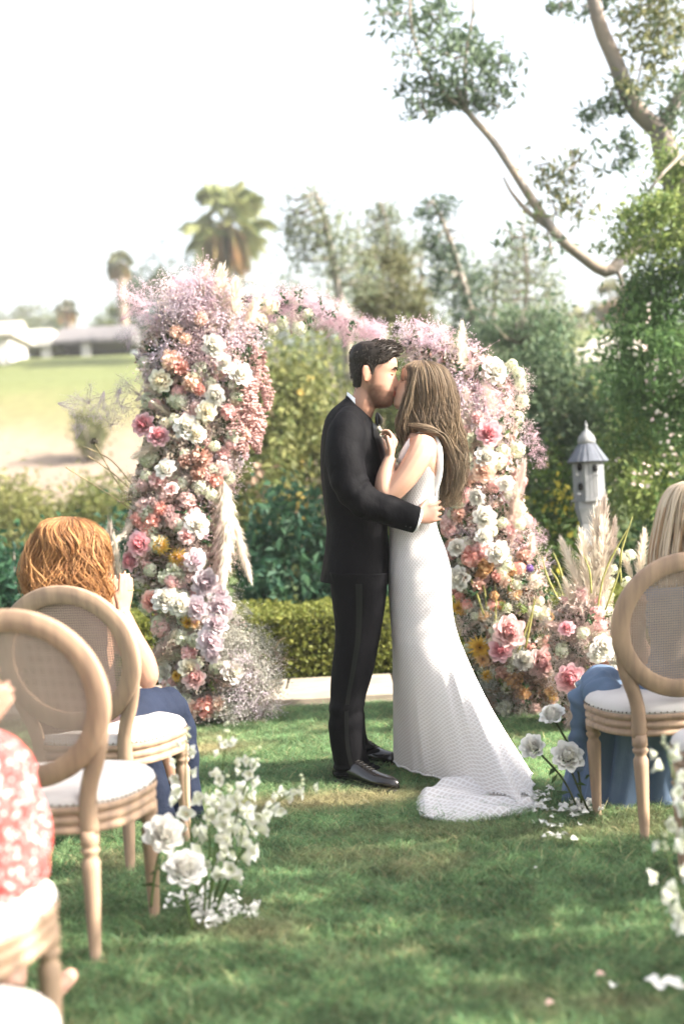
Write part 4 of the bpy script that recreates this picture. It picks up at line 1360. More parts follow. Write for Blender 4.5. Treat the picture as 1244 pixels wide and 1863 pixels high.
    for px, py, r_, c in ((365, 580, 15, 'peach'), (320, 604, 15, 'peach'), (338, 617, 13, 'peach'), (313, 655, 24, 'peach'), (330, 668, 18, 'coral'), (350, 695, 20, 'peach'), (362, 708, 14, 'coral'), (443, 790, 17, 'peach'), (365, 832, 22, 'rust'), (362, 862, 20, 'rust'), (338, 838, 16, 'rust'), (402, 852, 18, 'pinkst'), (390, 872, 18, 'coral'),
                          (262, 920, 18, 'pinkst'), (252, 945, 18, 'coral'), (278, 948, 18, 'coral'), (292, 925, 16, 'coral'), (268, 962, 14, 'coral'), (375, 1285, 24, 'coral'), (352, 1290, 20, 'peach'), (398, 1280, 18, 'peach'), (340, 910, 18, 'pinkst'), (352, 940, 16, 'pinkst'), (300, 770, 12, 'cream'), (330, 1160, 20, 'stock'), (345, 1190, 20, 'blush'), (318, 1035, 18, 'stock'), (300, 1050, 16, 'stock'), (330, 1020, 14, 'blush')):
        A.put('carnation', BALLS[g.integers(0, 3)], P_[c], px, py, r_, .3, .06)
    for px, py, r_, c in ((292, 992, 20, 'yellow'), (322, 1014, 20, 'yellow'), (342, 1132, 16, 'yellow'), (322, 1230, 13, 'yellow'), (355, 1135, 12, 'orange')):
        A.put('dahlia', DAHL[g.integers(0, 2)], P_[c], px, py, r_, .25, .08)
    # wiry grass and a seed head to the left
    m = MB()
    for a_ in (((240, 880), (200, 835), (150, 812)), ((238, 890), (205, 860), (180, 842), (160, 830)), ((240, 910), (215, 880), (172, 805)), ((245, 930), (200, 900), (120, 850)), ((500, 1180), (510, 1165), (520, 1160)), ((230, 1090), (238, 1060), (262, 1010))):
        m.tube(curve([at(x, y, Y - .2) for x, y in a_], 10), .0035, 4)
    m.build('wiry_stem', mat('dry_stem', (.30, .24, .14), .8, .1), t)
    place('seed_head', BALLS[0], mat('seed_head', (.16, .14, .11), .9, .1, twocol=(.08, .07, .05)), t, at(171, 804, Y - .2) - A.o, (0, 0, 0), .026)
left_arch()

def right_arch():
    Y = 7.6
    b = gr(930, 1318)
    t = thing('flower_column', 'shorter right flower column of white and pink blooms behind the bride', 'flower arch', (b.x, Y, 0), group='two halves of the ceremony flower arch')
    rows = [(590, 742, 778), (620, 728, 830), (650, 735, 900), (700, 760, 940), (750, 790, 950), (800, 800, 955), (850, 800, 955), (900, 800, 960), (950, 800, 968), (1000, 800, 985), (1050, 805, 1000), (1100, 815, 1010), (1150, 830, 1030), (1200, 845, 1045), (1250, 860, 1040), (1290, 875, 1010), (1325, 905, 975)]
    A = Arch(t, rows, Y, .24, 202)
    A.frame([(930, 1318), (920, 1100), (900, 850), (880, 720), (820, 650), (755, 620)])
    A.core(PAL, 12000, 610, 1320)
    A.core([(.05, .08, .03), (.07, .10, .035), (.40, .38, .30), (.32, .17, .10)], 5000, 1000, 1320)
    g = A.g
    A.scatter('baby_breath_spray', SPRAY, [Q_['pink'], Q_['lilac'], Q_['blush'], Q_['pink']], 48, 600, 760, 20, 36, .02, .8)
    A.scatter('baby_breath_spray', SPRAY, [Q_['lilac'], Q_['white'], Q_['blush'], Q_['pink']], 36, 740, 1010, 18, 32, .04)
    A.scatter('baby_breath_spray', FINE, [Q_['white'], Q_['white'], Q_['blush']], 30, 1000, 1200, 20, 34, .04)
    A.scatter('baby_breath_spray', FINE, [Q_['brown'], Q_['grey'], Q_['rust'], Q_['grey']], 40, 1180, 1310, 22, 36, .03, .8, .05)
    for px, py, r_, q in ((752, 602, 26, 'pink'), (772, 612, 22, 'pink'), (740, 622, 20, 'pink'), (968, 800, 22, 'pink'), (978, 822, 18, 'pink'), (960, 785, 18, 'pink'), (984, 840, 14, 'pink'), (970, 965, 20, 'pink'), (982, 980, 16, 'pink'), (990, 1020, 20, 'lilac'), (985, 1040, 18, 'lilac'), (960, 985, 22, 'pink'), (948, 690, 22, 'white'), (950, 720, 18, 'white')):
        A.put('baby_breath_spray', SPRAY[g.integers(0, 4)], Q_[q], px, py, r_, 1.0, -.03)
    for a_ in ((838, 680, 842, 598, .6, PAMP, 2), (865, 800, 840, 720, .8, PAMP, 0), (900, 760, 880, 690, .8, PAMP, 0), (930, 1000, 935, 860, .45, PAMPK, 1), (925, 960, 945, 900, .6, PAMP, 0), (860, 830, 845, 770, .8, PAMP, 0), (955, 1010, 975, 985, .9, PAMP, 1)):
        A.plume(*a_)
    A.scatter('leaf_sprig', LEAFS, [SPRIG], 34, 660, 1300, 16, 26, .08, .9)
    A.scatter('leaf_sprig', LEAFS, [SPRIGY, SPRIG], 26, 1020, 1260, 18, 30, .05, .9, .02)
    A.scatter('floret_cluster', FLOR, [P_['stock'], P_['stock'], P_['blush']], 46, 780, 1010, 11, 18, .05, .6, .03)
    A.scatter('floret_cluster', FLOR, [P_['stock'], P_['stock'], P_['cream'], P_['coral'], P_['orange']], 44, 1010, 1200, 9, 15, .05, .6, .03)
    A.scatter('carnation', BALLS, [P_['rust'], P_['pinkst'], P_['orange'], P_['blush'], P_['stock']], 22, 930, 1290, 11, 18, .1, .6, .03)
    for px, py in ((945, 700), (950, 730), (943, 680), (930, 665), (940, 760)):
        A.put('floret_cluster', FLOR[g.integers(0, 3)], P_['stock'], px, py, 13, .6, .02)
    for px, py, r_, c in ((889, 788, 22, 'pink'), (903, 672, 22, 'white'), (884, 832, 19, 'white'), (882, 942, 20, 'white'), (880, 976, 16, 'white'), (906, 1005, 19, 'white'), (830, 996, 15, 'white'), (832, 1052, 20, 'white'), (880, 856, 20, 'peach'), (926, 1150, 27, 'blush'), (910, 1182, 20, 'pink'), (988, 1206, 25, 'blush'), (952, 1202, 17, 'white'), (866, 905, 14, 'white'), (920, 880, 13, 'white')):
        A.put('rose', ROSES[g.integers(0, 5)], P_[c], px, py, r_ * 1.12, .22, .11)
    for px, py, r_, c in ((858, 1012, 26, 'coral'), (872, 1000, 18, 'blush'), (815, 950, 18, 'pinkst'), (832, 935, 16, 'rust'), (905, 1048, 14, 'coral'), (920, 1060, 14, 'peach'), (935, 1235, 22, 'orange'), (950, 1260, 18, 'orange'), (915, 1225, 18, 'rust'), (870, 1065, 16, 'rust'), (850, 870, 18, 'peach'), (868, 760, 14, 'blush')):
        A.put('carnation', BALLS[g.integers(0, 3)], P_[c], px, py, r_, .3, .06)
    for px, py, r_, c in ((834, 1106, 17, 'yellow'), (872, 1178, 24, 'yellow'), (878, 1200, 18, 'orange'), (885, 1230, 14, 'yellow'), (1005, 1265, 12, 'yellow')):
        A.put('dahlia', DAHL[g.integers(0, 2)], P_[c], px, py, r_, .25, .08)
    A.put('floret_cluster', FLOR[0], P_['purple'], 963, 1034, 8, .3, .05)
    m = MB()
    for a_ in (((880, 1120), (865, 1075), (850, 1040)), ((955, 1180), (965, 1130), (972, 1085)), ((940, 1190), (958, 1140), (975, 1090)), ((1030, 1110), (1015, 1060), (1000, 1035)), ((1030, 1080), (1018, 1035), (1006, 1005)), ((885, 1110), (880, 1070), (868, 1052)), ((1020, 1100), (995, 1050), (985, 1010)), ((900, 1130), (902, 1090), (900, 1060))):
        m.tube(curve([at(x, y, Y - .3) for x, y in a_], 8), [.006] * 5 + [.004, .003, .0015], 5)
    m.build('grass_stem', mat('reed_green', (.26, .25, .08), .6, .2), t)
right_arch()

def ground_piece():
    Y = 7.0
    b = gr(1080, 1330)
    t = thing('ground_arrangement', 'low pampas and rose arrangement on the lawn between the right column and blue dress', 'flowers', (b.x, Y, 0))
    rows = [(1080, 1020, 1110), (1130, 1000, 1130), (1180, 990, 1150), (1220, 1000, 1150), (1260, 1010, 1120), (1300, 1020, 1100), (1340, 1035, 1080)]
    A = Arch(t, rows, Y, .18, 303)
    g = A.g
    A.core(PAL, 4200, 1090, 1335)
    A.scatter('baby_breath_spray', FINE, [Q_['grey'], Q_['white'], Q_['blush']], 32, 1085, 1260, 24, 40, 0, .8)
    for a_ in ((1080, 1120, 1085, 945, .55, PAMP, 0), (1075, 1130, 1062, 985, .6, PAMP, 2), (1092, 1130, 1105, 965, .5, PAMP, 0), (1062, 1120, 1040, 1000, .55, PAMP, 1), (1098, 1110, 1092, 930, .4, PAMPG, 0), (1090, 1060, 1130, 965, .5, PAMPG, 1), (1160, 1060, 1172, 975, .6, PAMP, 2), (1150, 1060, 1135, 1000, .5, PAMP, 1), (1172, 1070, 1200, 990, .6, PAMP, 0),
               (1100, 1160, 1015, 1170, .9, PAMPK, 1), (1095, 1170, 1025, 1200, .8, PAMPG, 1), (1090, 1150, 1010, 1148, .8, PAMPK, 0), (1055, 1225, 1070, 1345, .75, PAMPG, 1), (1045, 1230, 1045, 1340, .6, PAMPG, 1), (1075, 1235, 1085, 1320, .7, PAMPK, 1), (1045, 1120, 1030, 1060, .8, PAMP, 2)):
        A.plume(*a_)
    A.scatter('leaf_sprig', LEAFS, [SPRIG, SPRIGY], 16, 1070, 1300, 16, 26, .1, .9)
    A.scatter('floret_cluster', FLOR, [P_['stock'], P_['blush']], 16, 1080, 1200, 10, 16, .05, .6, .03)
    for px, py in ((1108, 1060), (1106, 1085), (1104, 1110), (1112, 1035), (1145, 1010), (1140, 1060)):
        A.put('floret_cluster', FLOR[g.integers(0, 3)], P_['stock'], px, py, 12, .6)
    for px, py, r_, c in ((1036, 1236, 25, 'pink'), (1066, 1249, 20, 'cream'), (1098, 1178, 20, 'white'), (1085, 1192, 15, 'white'), (1120, 1200, 16, 'white'), (1030, 1142, 13, 'pink')):
        A.put('rose', ROSES[g.integers(0, 5)], P_[c], px, py, r_ * 1.1, .22, .12)
    for px, py, r_, c in ((1100, 1215, 18, 'peach'), (1085, 1225, 16, 'coral'), (1118, 1225, 16, 'peach'), (1000, 1258, 12, 'orange')):
        A.put('carnation', BALLS[g.integers(0, 3)], P_[c], px, py, r_, .3, .07)
    m = MB()
    for a_ in (((1085, 1120), (1100, 1040), (1145, 955)), ((1100, 1110), (1125, 1040), (1132, 985)), ((1075, 1080), (1072, 1040), (1060, 1008)), ((1130, 1060), (1128, 1010), (1150, 940))):
        m.tube(curve([at(x, y, Y - .25) for x, y in a_], 8), [.005] * 6 + [.003, .0015], 5)
    m.build('grass_stem', D.materials['reed_green'], t)
ground_piece()
# ================================================================== chairs
def cane_mat():
    m = D.materials.new('woven_cane'); m.use_nodes = True
    n, l = m.node_tree.nodes, m.node_tree.links
    b = n['Principled BSDF']; b.inputs['Roughness'].default_value = .6; b.inputs['Specular IOR Level'].default_value = .25
    tc = n.new('ShaderNodeTexCoord'); sp = n.new('ShaderNodeSeparateXYZ'); l.new(tc.outputs['Object'], sp.inputs[0])
    outs = []
    for k in (0, 2):
        mu = n.new('ShaderNodeMath'); mu.operation = 'MULTIPLY'; mu.inputs[1].default_value = 118
        fr = n.new('ShaderNodeMath'); fr.operation = 'FRACT'
        gt = n.new('ShaderNodeMath'); gt.operation = 'LESS_THAN'; gt.inputs[1].default_value = .50
        l.new(sp.outputs[k], mu.inputs[0]); l.new(mu.outputs[0], fr.inputs[0]); l.new(fr.outputs[0], gt.inputs[0])
        outs.append(gt)
    mx = n.new('ShaderNodeMath'); mx.operation = 'MAXIMUM'
    l.new(outs[0].outputs[0], mx.inputs[0]); l.new(outs[1].outputs[0], mx.inputs[1])
    nz = n.new('ShaderNodeTexNoise'); nz.inputs['Scale'].default_value = 12; l.new(tc.outputs['Object'], nz.inputs[0])
    mc = n.new('ShaderNodeMix'); mc.data_type = 'RGBA'; l.new(nz.outputs[0], mc.inputs['Factor'])
    mc.inputs['A'].default_value = (.37, .295, .24, 1); mc.inputs['B'].default_value = (.28, .22, .175, 1)
    l.new(mc.outputs['Result'], b.inputs['Base Color'])
    tl = n.new('ShaderNodeBsdfTranslucent'); l.new(mc.outputs['Result'], tl.inputs[0])
    m1 = n.new('ShaderNodeMixShader'); m1.inputs[0].default_value = .3; l.new(b.outputs[0], m1.inputs[1]); l.new(tl.outputs[0], m1.inputs[2])
    tr = n.new('ShaderNodeBsdfTransparent')
    ms = n.new('ShaderNodeMixShader'); l.new(mx.outputs[0], ms.inputs[0]); l.new(tr.outputs[0], ms.inputs[1]); l.new(m1.outputs[0], ms.inputs[2])
    l.new(ms.outputs[0], n['Material Output'].inputs[0])
    return m
CANE = cane_mat()

def seat_outline(off=0.0, n=56):
    P = []
    for k in range(n):
        a = 2 * PI * k / n
        c, s_ = math.cos(a), math.sin(a)
        e = 2 / 2.9
        x = math.copysign(abs(c) ** e, c) * (.252 + off)
        y = math.copysign(abs(s_) ** e, s_) * (.228 + off)
        x *= 1 - .085 * (1 - y / .228) / 2 - 0.0
        P.append((x, y))
    return P

def make_chair(label):
    t = thing('oval_back_chair', label, 'chair', group='oval cane back chairs along the aisle')
    m = MB()
    m.loft([[(x, y, z) for x, y in seat_outline(o)] for o, z in ((-.02, .352), (.0, .352), (.004, .356), (.004, .368), (-.003, .372), (-.003, .378), (.004, .382), (.004, .396), (-.003, .400), (-.003, .406), (.006, .410), (.008, .421), (.004, .428), (-.02, .428))])
    m.build('seat_rail', WOOD, t, local=True)
    m = MB()
    m.loft([[(x, y, z) for x, y in seat_outline(o)] for o, z in ((-.012, .422), (.003, .427), (.004, .437), (-.001, .452), (-.014, .465), (-.04, .475), (-.10, .482), (-.18, .485))])
    m.build('cushion', CUSH, t, local=True)
    m = MB()
    P = seat_outline(.0055, 76)
    m.blobs([(x, y, .434) for x, y in P], .0042, np.random.default_rng(2))
    o = m.build('nail_heads', NAIL, t, local=True); o['kind'] = 'stuff'
    # legs
    prof = [(.019, 0), (.0185, .012), (.015, .02), (.0175, .06), (.025, .255), (.0255, .275), (.020, .285), (.0185, .292), (.026, .302), (.027, .31), (.020, .316), (.026, .322), (.026, .36)]
    for x, y, ax in ((.195, .165, (0, 0, 0)), (-.195, .165, (0, 0, 0)), (.165, -.222, (-.008, .027, 0)), (-.165, -.222, (.008, .027, 0))):
        m = MB(); m.lathe(prof, 14, (x, y, 0), ax)
        m.build('leg', WOOD, t, local=True)
    # oval back, leaning back
    rx, rz, zc, yc, lean = .234, .218, .727, -.262, .16
    def oval(a, dr, dy):
        x, z = (rx + dr) * math.cos(a), (rz + dr) * math.sin(a)
        return (x, yc - z * lean + dy, zc + z)
    n = 64
    sec = [(-.031, -.014), (-.031, .008), (-.022, .016), (.017, .017), (.028, .010), (.030, -.008), (.024, -.016), (-.022, -.018)]
    rings = [[oval(2 * PI * k / n, dr, dy) for k in range(n)] for dr, dy in sec + [sec[0]]]
    m = MB(); m.loft(rings, False, False); m.build('back_frame', WOOD, t, local=True)
    m = MB()
    rings = [[oval(2 * PI * k / n, d_, 0.0) for k in range(n)] for d_ in (-.024, -.11, -.18)]
    V = np.array([q for r in rings for q in r] + [(0, yc, zc)])
    F = [[i * n + j, i * n + (j + 1) % n, (i + 1) * n + (j + 1) % n, (i + 1) * n + j] for i in range(2) for j in range(n)] + [[2 * n + j, 2 * n + (j + 1) % n, 3 * n] for j in range(n)]
    m.add(V, F); m.build('cane_panel', CANE, t, local=True)
    for sx in (-1, 1):
        m = MB()
        pts = curve([(.157 * sx, -.196, .352), (.160 * sx, -.204, .43), (.176 * sx, -.216, .50), (.215 * sx, -.234, .595), (.241 * sx, -.256, .69)], 14)
        m.tube(pts, [.029, .029, .028, .027, .026, .025, .025, .025, .025, .024, .022, .020, .017, .013], 10, flat=[.75] * 14, up=(0, 1, 0))
        m.build('back_post', WOOD, t, local=True)
    return t

def foot_place(t, foot, local, deg):
    a = R(deg)
    x, y = local
    t.rotation_euler = (0, 0, a)
    t.location = (foot.x - (x * math.cos(a) - y * math.sin(a)), foot.y - (x * math.sin(a) + y * math.cos(a)), 0)

chair_a = make_chair('empty oval cane back chair on the left with bare white seat in front')
chair_b = copy_tree(chair_a); chair_b['label'] = 'oval cane back chair the auburn haired guest in navy sits on'
chair_r = copy_tree(chair_a); chair_r['label'] = 'oval cane back chair the blonde guest in blue sits on at right'
chair_c = copy_tree(chair_a); chair_c['label'] = 'oval back chair under the red floral dress at the left edge'
chair_d = copy_tree(chair_a); chair_d['label'] = 'nearest chair at bottom left corner, only its blurred white seat showing'
chair_e = copy_tree(chair_a); chair_e['label'] = 'chair cut by the right edge beside white aisle flowers, seat corner showing'
foot_place(chair_a, gr(175, 1757), (.165, -.222), -12)
foot_place(chair_b, gr(238, 1590), (.165, -.222), -18)
foot_place(chair_r, gr(1173, 1532), (-.165, -.222), 9.5)
foot_place(chair_c, gr(128, 1612, .44), (.245, .18), -9)
foot_place(chair_d, gr(131, 1812, .46), (.245, .17), -5)
foot_place(chair_e, gr(1229, 1352, .45), (-.25, .05), 10)

# ================================================================== flowers along the aisle
STEM = mat('green_stem', (.075, .12, .035), .5, .3)
STEMD = mat('dark_stem', (.04, .055, .02), .5, .3)
WP = mat('aisle_white_petal', (.86, .85, .82), .5, .2, twocol=(.86, .83, .75), trans=.3)
WF = mat('aisle_white_blossom', (.86, .855, .81), .5, .2, twocol=(.70, .73, .50), trans=.3)

def blossom_mesh(seed):
    """sweet-pea like white bell: five cupped petals"""
    g = np.random.default_rng(seed)
    m = MB()
    for j in range(5):
        a = 2 * PI * j / 5 + g.normal(0, .15)
        rad = np.array([math.cos(a), math.sin(a), 0])
        tt = .55 + g.normal(0, .22)
        d = rad * math.sin(tt) + np.array([0, 0, math.cos(tt)])
        nr = -rad * math.cos(tt) + np.array([0, 0, math.sin(tt)])
        petal_mb(m, rad * .12, d, nr, 1.15 * g.uniform(.8, 1.1), 1.05, .9, 1.1, .1, 1.1, 4, 3, .05, g)
    return m.mesh('blossom', True)
BLOS = [blossom_mesh(k) for k in (1, 2, 3, 4)]

def stock_stem(label, pts, Y, n, start, r, seed, group, spread=.035, tip=True):
    """stem of white bells through picture points, base first"""
    g = np.random.default_rng(seed)
    base = gr(*pts[0]) if Y is None else at(*pts[0], Y)
    t = thing('white_flower_stem', label, 'flower', base, group=group)
    P = curve([at(x, y, base.y + g.normal(0, .02)) for x, y in pts], 16)
    m = MB(); m.tube(P, list(np.linspace(.0042, .002, 16)), 6); m.build('stem', STEM, t)
    A = np.array([tuple(p) for p in P])
    for k in range(n):
        u = start + (1 - start) * (k + .5) / n
        p = catmull(A, [min(1, u)])[0]
        a = k * 2.4 + g.normal(0, .4)
        d = Vector((math.cos(a), math.sin(a) * .8, .15 + g.normal(0, .35)))
        s_ = r * (1.05 - .45 * max(0, u - .6) / .4) * g.uniform(.85, 1.15)
        q = Vector(p) + d.normalized() * spread * g.uniform(.35, 1)
        o = place('blossom', BLOS[g.integers(0, 4)], WF, t, q - base, facing(d + Vector((0, 0, -.25)), g, .25), s_)
    if tip:
        m = MB(); m.blobs([A[-1] + g.normal(0, .006, 3) + [0, 0, .012 * j] for j in range(4)], .007, g, (.1, .1, .1)); m.build('bud', WF, t)
    return t
GA = 'white flower stems by the left chairs'
stock_stem('white flower stem leaning against the left chair front leg', [(362, 1650), (350, 1540), (338, 1440), (340, 1345)], 4.25, 13, .38, .028, 1, GA)
stock_stem('tallest white flower stem topped with a green tipped cluster', [(378, 1662), (398, 1540), (402, 1440), (412, 1335)], 4.25, 13, .42, .028, 2, GA, .035)
stock_stem('white flower stem reaching up right into the grass shadow', [(382, 1666), (415, 1550), (440, 1450), (466, 1385)], 4.2, 13, .42, .030, 3, GA, .04)
stock_stem('white flower stem arching furthest right over the sunlit grass', [(385, 1668), (430, 1570), (480, 1480), (548, 1432)], 4.2, 17, .38, .029, 4, GA, .04)
stock_stem('full white flower stem in the middle of the left bunch', [(380, 1660), (388, 1570), (404, 1490), (412, 1440)], 4.15, 15, .45, .030, 5, GA, .05)
stock_stem('short white flower stem low at the right of the left bunch', [(388, 1672), (408, 1620), (432, 1560), (440, 1515)], 4.1, 10, .4, .030, 6, GA, .04)
stock_stem('short white flower stem behind the lower white ranunculus', [(372, 1655), (375, 1600), (382, 1545), (380, 1500)], 4.12, 9, .4, .030, 7, GA, .04)

def bloom(label, name, px, py, r, base, Y, seed, look, group, leafy=True, stem=STEM, open_=1.0, mesh=None):
    g = np.random.default_rng(seed)
    b = gr(*base) if Y is None else at(*base, Y)
    t = thing(name, label, 'flower', b, group=group)
    c = at(px, py, b.y)
    sc = r / FPX * b.y
    o = place('bloom', mesh or ROSES[seed % 5], WP, t, c - b, facing(look, g, .05), sc)
    m = MB()
    mid = (b + c) / 2 + Vector((g.normal(0, .02), 0, 0))
    m.tube(curve([b, mid, c - Vector(look).normalized() * sc * .45], 12), [.0045] * 12, 6); m.build('stem', stem, t)
    m = MB(); m.blobs([c - Vector(look).normalized() * sc * .5], sc * .3, g); m.build('calyx', stem, t)
    if leafy:
        m = MB()
        P = [tuple(b + (c - b) * u + Vector((g.normal(0, .015), 0, 0))) for u in (.3, .5, .62)]
        m.leaves(P, .05, g, [(.05, .09, .03)] * 3, aspect=.4); m.build('leaf', LEAF, t, smooth=False)
BIG = [rose_mesh(k, o, 6, .035) for k, o in ((91, .66), (92, .76), (93, .60))]
bloom('large white ranunculus bloom touching the left chair seat corner', 'white_ranunculus', 298, 1517, 40, (275, 1650), 4.0, 10, (.15, -.8, .55), 'white ranunculus by the left chairs', True, STEM, mesh=BIG[0])
bloom('lower large white ranunculus bloom in front of the white stems', 'white_ranunculus', 336, 1578, 40, (350, 1690), 4.0, 11, (.25, -.7, .65), 'white ranunculus by the left chairs', True, STEM, mesh=BIG[1])
GR = 'white roses in front of the blue dress'
bloom('highest white rose, a tight cup seen from the side', 'white_rose', 1003, 1298, 27, (1058, 1472), 5.2, 12, (-.25, -.5, .75), GR, False, STEMD, mesh=BIG[2])
bloom('left white rose over the lawn beside the bridal train', 'white_rose', 967, 1358, 26, (1052, 1476), 5.2, 13, (-.5, -.7, .45), GR, True, STEMD, mesh=BIG[0])
bloom('right open white rose before the blue skirt', 'white_rose', 1032, 1374, 31, (1072, 1480), 5.15, 14, (.05, -.8, .6), GR, True, STEMD, mesh=BIG[1])
GE = 'white flower stems at the right edge'
stock_stem('upper white flower stem at the right edge, blurred', [(1290, 1790), (1262, 1620), (1240, 1480), (1212, 1362)], 3.5, 14, .45, .028, 21, GE, .045)
stock_stem('white flower stem low at the right edge, blurred', [(1300, 1800), (1275, 1720), (1240, 1640), (1212, 1545)], 3.45, 13, .35, .030, 22, GE, .045)
stock_stem('white flower stem mostly beyond the right edge', [(1310, 1800), (1290, 1620), (1268, 1480), (1255, 1380)], 3.6, 12, .3, .028, 23, GE, .05)

def petal_pile(name, label, spots, r, seed, spread):
    g = np.random.default_rng(seed)
    m = MB()
    for px, py, n in spots:
        c = gr(px, py)
        for k in range(n):
            p = np.array(c) + [g.normal(0, spread), g.normal(0, spread * 1.2), g.uniform(.012, .04)]
            a = g.uniform(0, 2 * PI)
            d = np.array([math.cos(a), math.sin(a), g.uniform(-.1, .5)])
            nr = np.array([g.normal(0, .4), g.normal(0, .4), 1.0])
            petal_mb(m, p, d, nr, r * g.uniform(.7, 1.2), r * g.uniform(.7, 1.1), .9, .5, .6, 1, 3, 2)
    o = m.build(name, WP)
    tag(o, label, 'petals', kind='stuff')
    return o
petal_pile('petal_scatter', 'scatter of white petals on the grass under the left white flower stems',
           [(340, 1650, 12), (362, 1656, 14), (385, 1672, 16), (400, 1660, 10), (408, 1680, 14), (422, 1665, 12), (440, 1668, 10), (452, 1682, 8), (398, 1692, 8), (345, 1622, 4), (425, 1640, 4), (312, 1656, 3), (378, 1632, 5)], .028, 5, .022)
petal_pile('petal_scatter', 'heap of white petals at the foot of the three white roses', [(1048, 1476, 16), (1066, 1480, 16), (1082, 1484, 10), (1040, 1486, 8), (1060, 1494, 6)], .03, 6, .025)
petal_pile('petal_scatter', 'white petals strewn beside the end of the bridal train', [(985, 1465, 10), (992, 1450, 8), (978, 1482, 10), (1000, 1478, 5), (1005, 1490, 3), (990, 1510, 4), (1005, 1518, 4), (1022, 1522, 3), (1035, 1510, 2), (1014, 1534, 3), (1030, 1538, 2), (995, 1530, 2)], .024, 7, .022)
PPK = mat('fallen_pink_petal', (.72, .50, .42), .5, .2, twocol=(.6, .4, .34), trans=.3)
for px, py, r_, mm, lb in ((1102, 1797, .026, PPK, 'small pinkish petal lying on the lawn at bottom right'), (1119, 1814, .028, WP, 'folded white petal just below the pinkish petal'), (1198, 1815, .045, WP, 'large white blossom fallen on the grass near the bottom right corner'),
                          (1238, 1822, .045, WP, 'white blossom fallen at the right edge of the lawn'), (995, 1853, .026, PPK, 'brownish petal at the bottom edge of the lawn'), (978, 1596, .012, WP, 'tiny lone white petal in the middle of the shaded lawn'), (1190, 1808, .02, WP, 'small white petal left of the large fallen blossom')):
    m = MB()
    g = np.random.default_rng(int(px))
    for k in range(3 if r_ > .03 else 1):
        a = g.uniform(0, 6) + k * 2
        petal_mb(m, (0, 0, .0), (math.cos(a), math.sin(a), .25), (0, -.2, 1), r_, r_ * .9, .9, .5, .6, 1, 4, 3)
    o = place('fallen_petal', m.mesh('fallen_petal'), mm, None, gr(px, py) + Vector((0, 0, .03)))
    tag(o, lb, 'petal', 'petals fallen on the lawn')
# ================================================================== people
def skin_mat(name, c, cheek=None):
    return mat(name, c, .5, .35, attr=True, noise=(18, tuple(x * .93 for x in c)), bump=(220, .06, .002), sub=.12)

HEAD = np.array([  # z, front, back, half width
    (-.128, .045, .0, .012), (-.122, .070, -.005, .030), (-.112, .083, -.015, .041), (-.098, .089, -.03, .049), (-.084, .088, -.045, .055), (-.072, .092, -.055, .058), (-.062, .091, -.062, .061), (-.053, .0935, -.067, .063),
    (-.04, .089, -.073, .065), (-.01, .085, -.084, .069), (.015, .082, -.091, .0715), (.035, .0885, -.096, .073), (.06, .0885, -.098, .0735), (.082, .080, -.092, .069), (.100, .060, -.076, .057), (.112, .034, -.05, .038), (.118, .004, -.02, .008)])
def head_pt(th, z, off=0.0, nose=1.0):
    """local head surface: +X face, +Z up"""
    zz = HEAD[:, 0]
    f, b, w_ = (np.interp(z, zz, HEAD[:, k]) for k in (1, 2, 3))
    c, s_ = math.cos(th), math.sin(th)
    cx = (f + b) / 2
    e = 2 / 2.15
    x = cx + math.copysign(abs(c) ** e, c) * ((f - b) / 2 + off)
    y = math.copysign(abs(s_) ** e, s_) * (w_ + off)
    if x > cx:
        nz = np.interp(z, (-.048, -.040, -.030, -.020, .0, .022, .03), (0, .014, .024, .021, .011, .001, 0)) * nose
        wn = np.interp(z, (-.045, -.03, .02), (.014, .014, .008))
        x += nz * math.exp(-(y / wn) ** 2)
        x -= .009 * math.exp(-((abs(y) - .033) / .014) ** 2 - ((z - .016) / .012) ** 2)     # eye sockets
        x += .004 * math.exp(-((abs(y) - .033) / .010) ** 2 - ((z - .014) / .007) ** 2)     # lids
        x += .0035 * math.exp(-(y / .022) ** 2) * (math.exp(-((z + .0535) / .004) ** 2) + math.exp(-((z + .0695) / .0045) ** 2)) - .004 * math.exp(-(y / .024) ** 2 - ((z + .0615) / .0028) ** 2)
    return x, y, z

def head_frame(c, fwd, pitch, scale):
    """c world centre, fwd facing azimuth vector, pitch>0 looks down"""
    f = Vector((fwd[0], fwd[1], 0)).normalized()
    s_ = Vector((0, 0, 1)).cross(f)
    F = f * math.cos(pitch) - Vector((0, 0, 1)) * math.sin(pitch)
    U = f * math.sin(pitch) + Vector((0, 0, 1)) * math.cos(pitch)
    M = Matrix(((F.x, s_.x, U.x, c[0]), (F.y, s_.y, U.y, c[1]), (F.z, s_.z, U.z, c[2]), (0, 0, 0, 1)))
    return M @ Matrix.Scale(scale, 4)

def add_head(m, M, nose=1.0, ears=True):
    zs = np.concatenate([np.linspace(-.128, .1, 54), np.linspace(.104, .118, 6)])
    rings = [[tuple(M @ Vector(head_pt(2 * PI * k / 72, z, 0, nose))) for k in range(72)] for z in zs]
    m.loft(rings)
    if ears:
        for sy in (-1, 1):
            rings = []
            for k in range(9):
                t = k / 8
                z = .034 - .066 * t
                w_ = .021 * math.sin(PI * (.1 + .8 * t)) ** .6 * (1.05 - .45 * t)
                rings.append([tuple(M @ Vector((-.030 + .004 * t + math.cos(a) * w_ * 1.0, sy * (.081 + .013 * math.cos(a + PI) * (1 - t * .5) + math.sin(a) * .008), z))) for a in np.linspace(0, 2 * PI, 10, endpoint=False)])
            m.loft(rings)

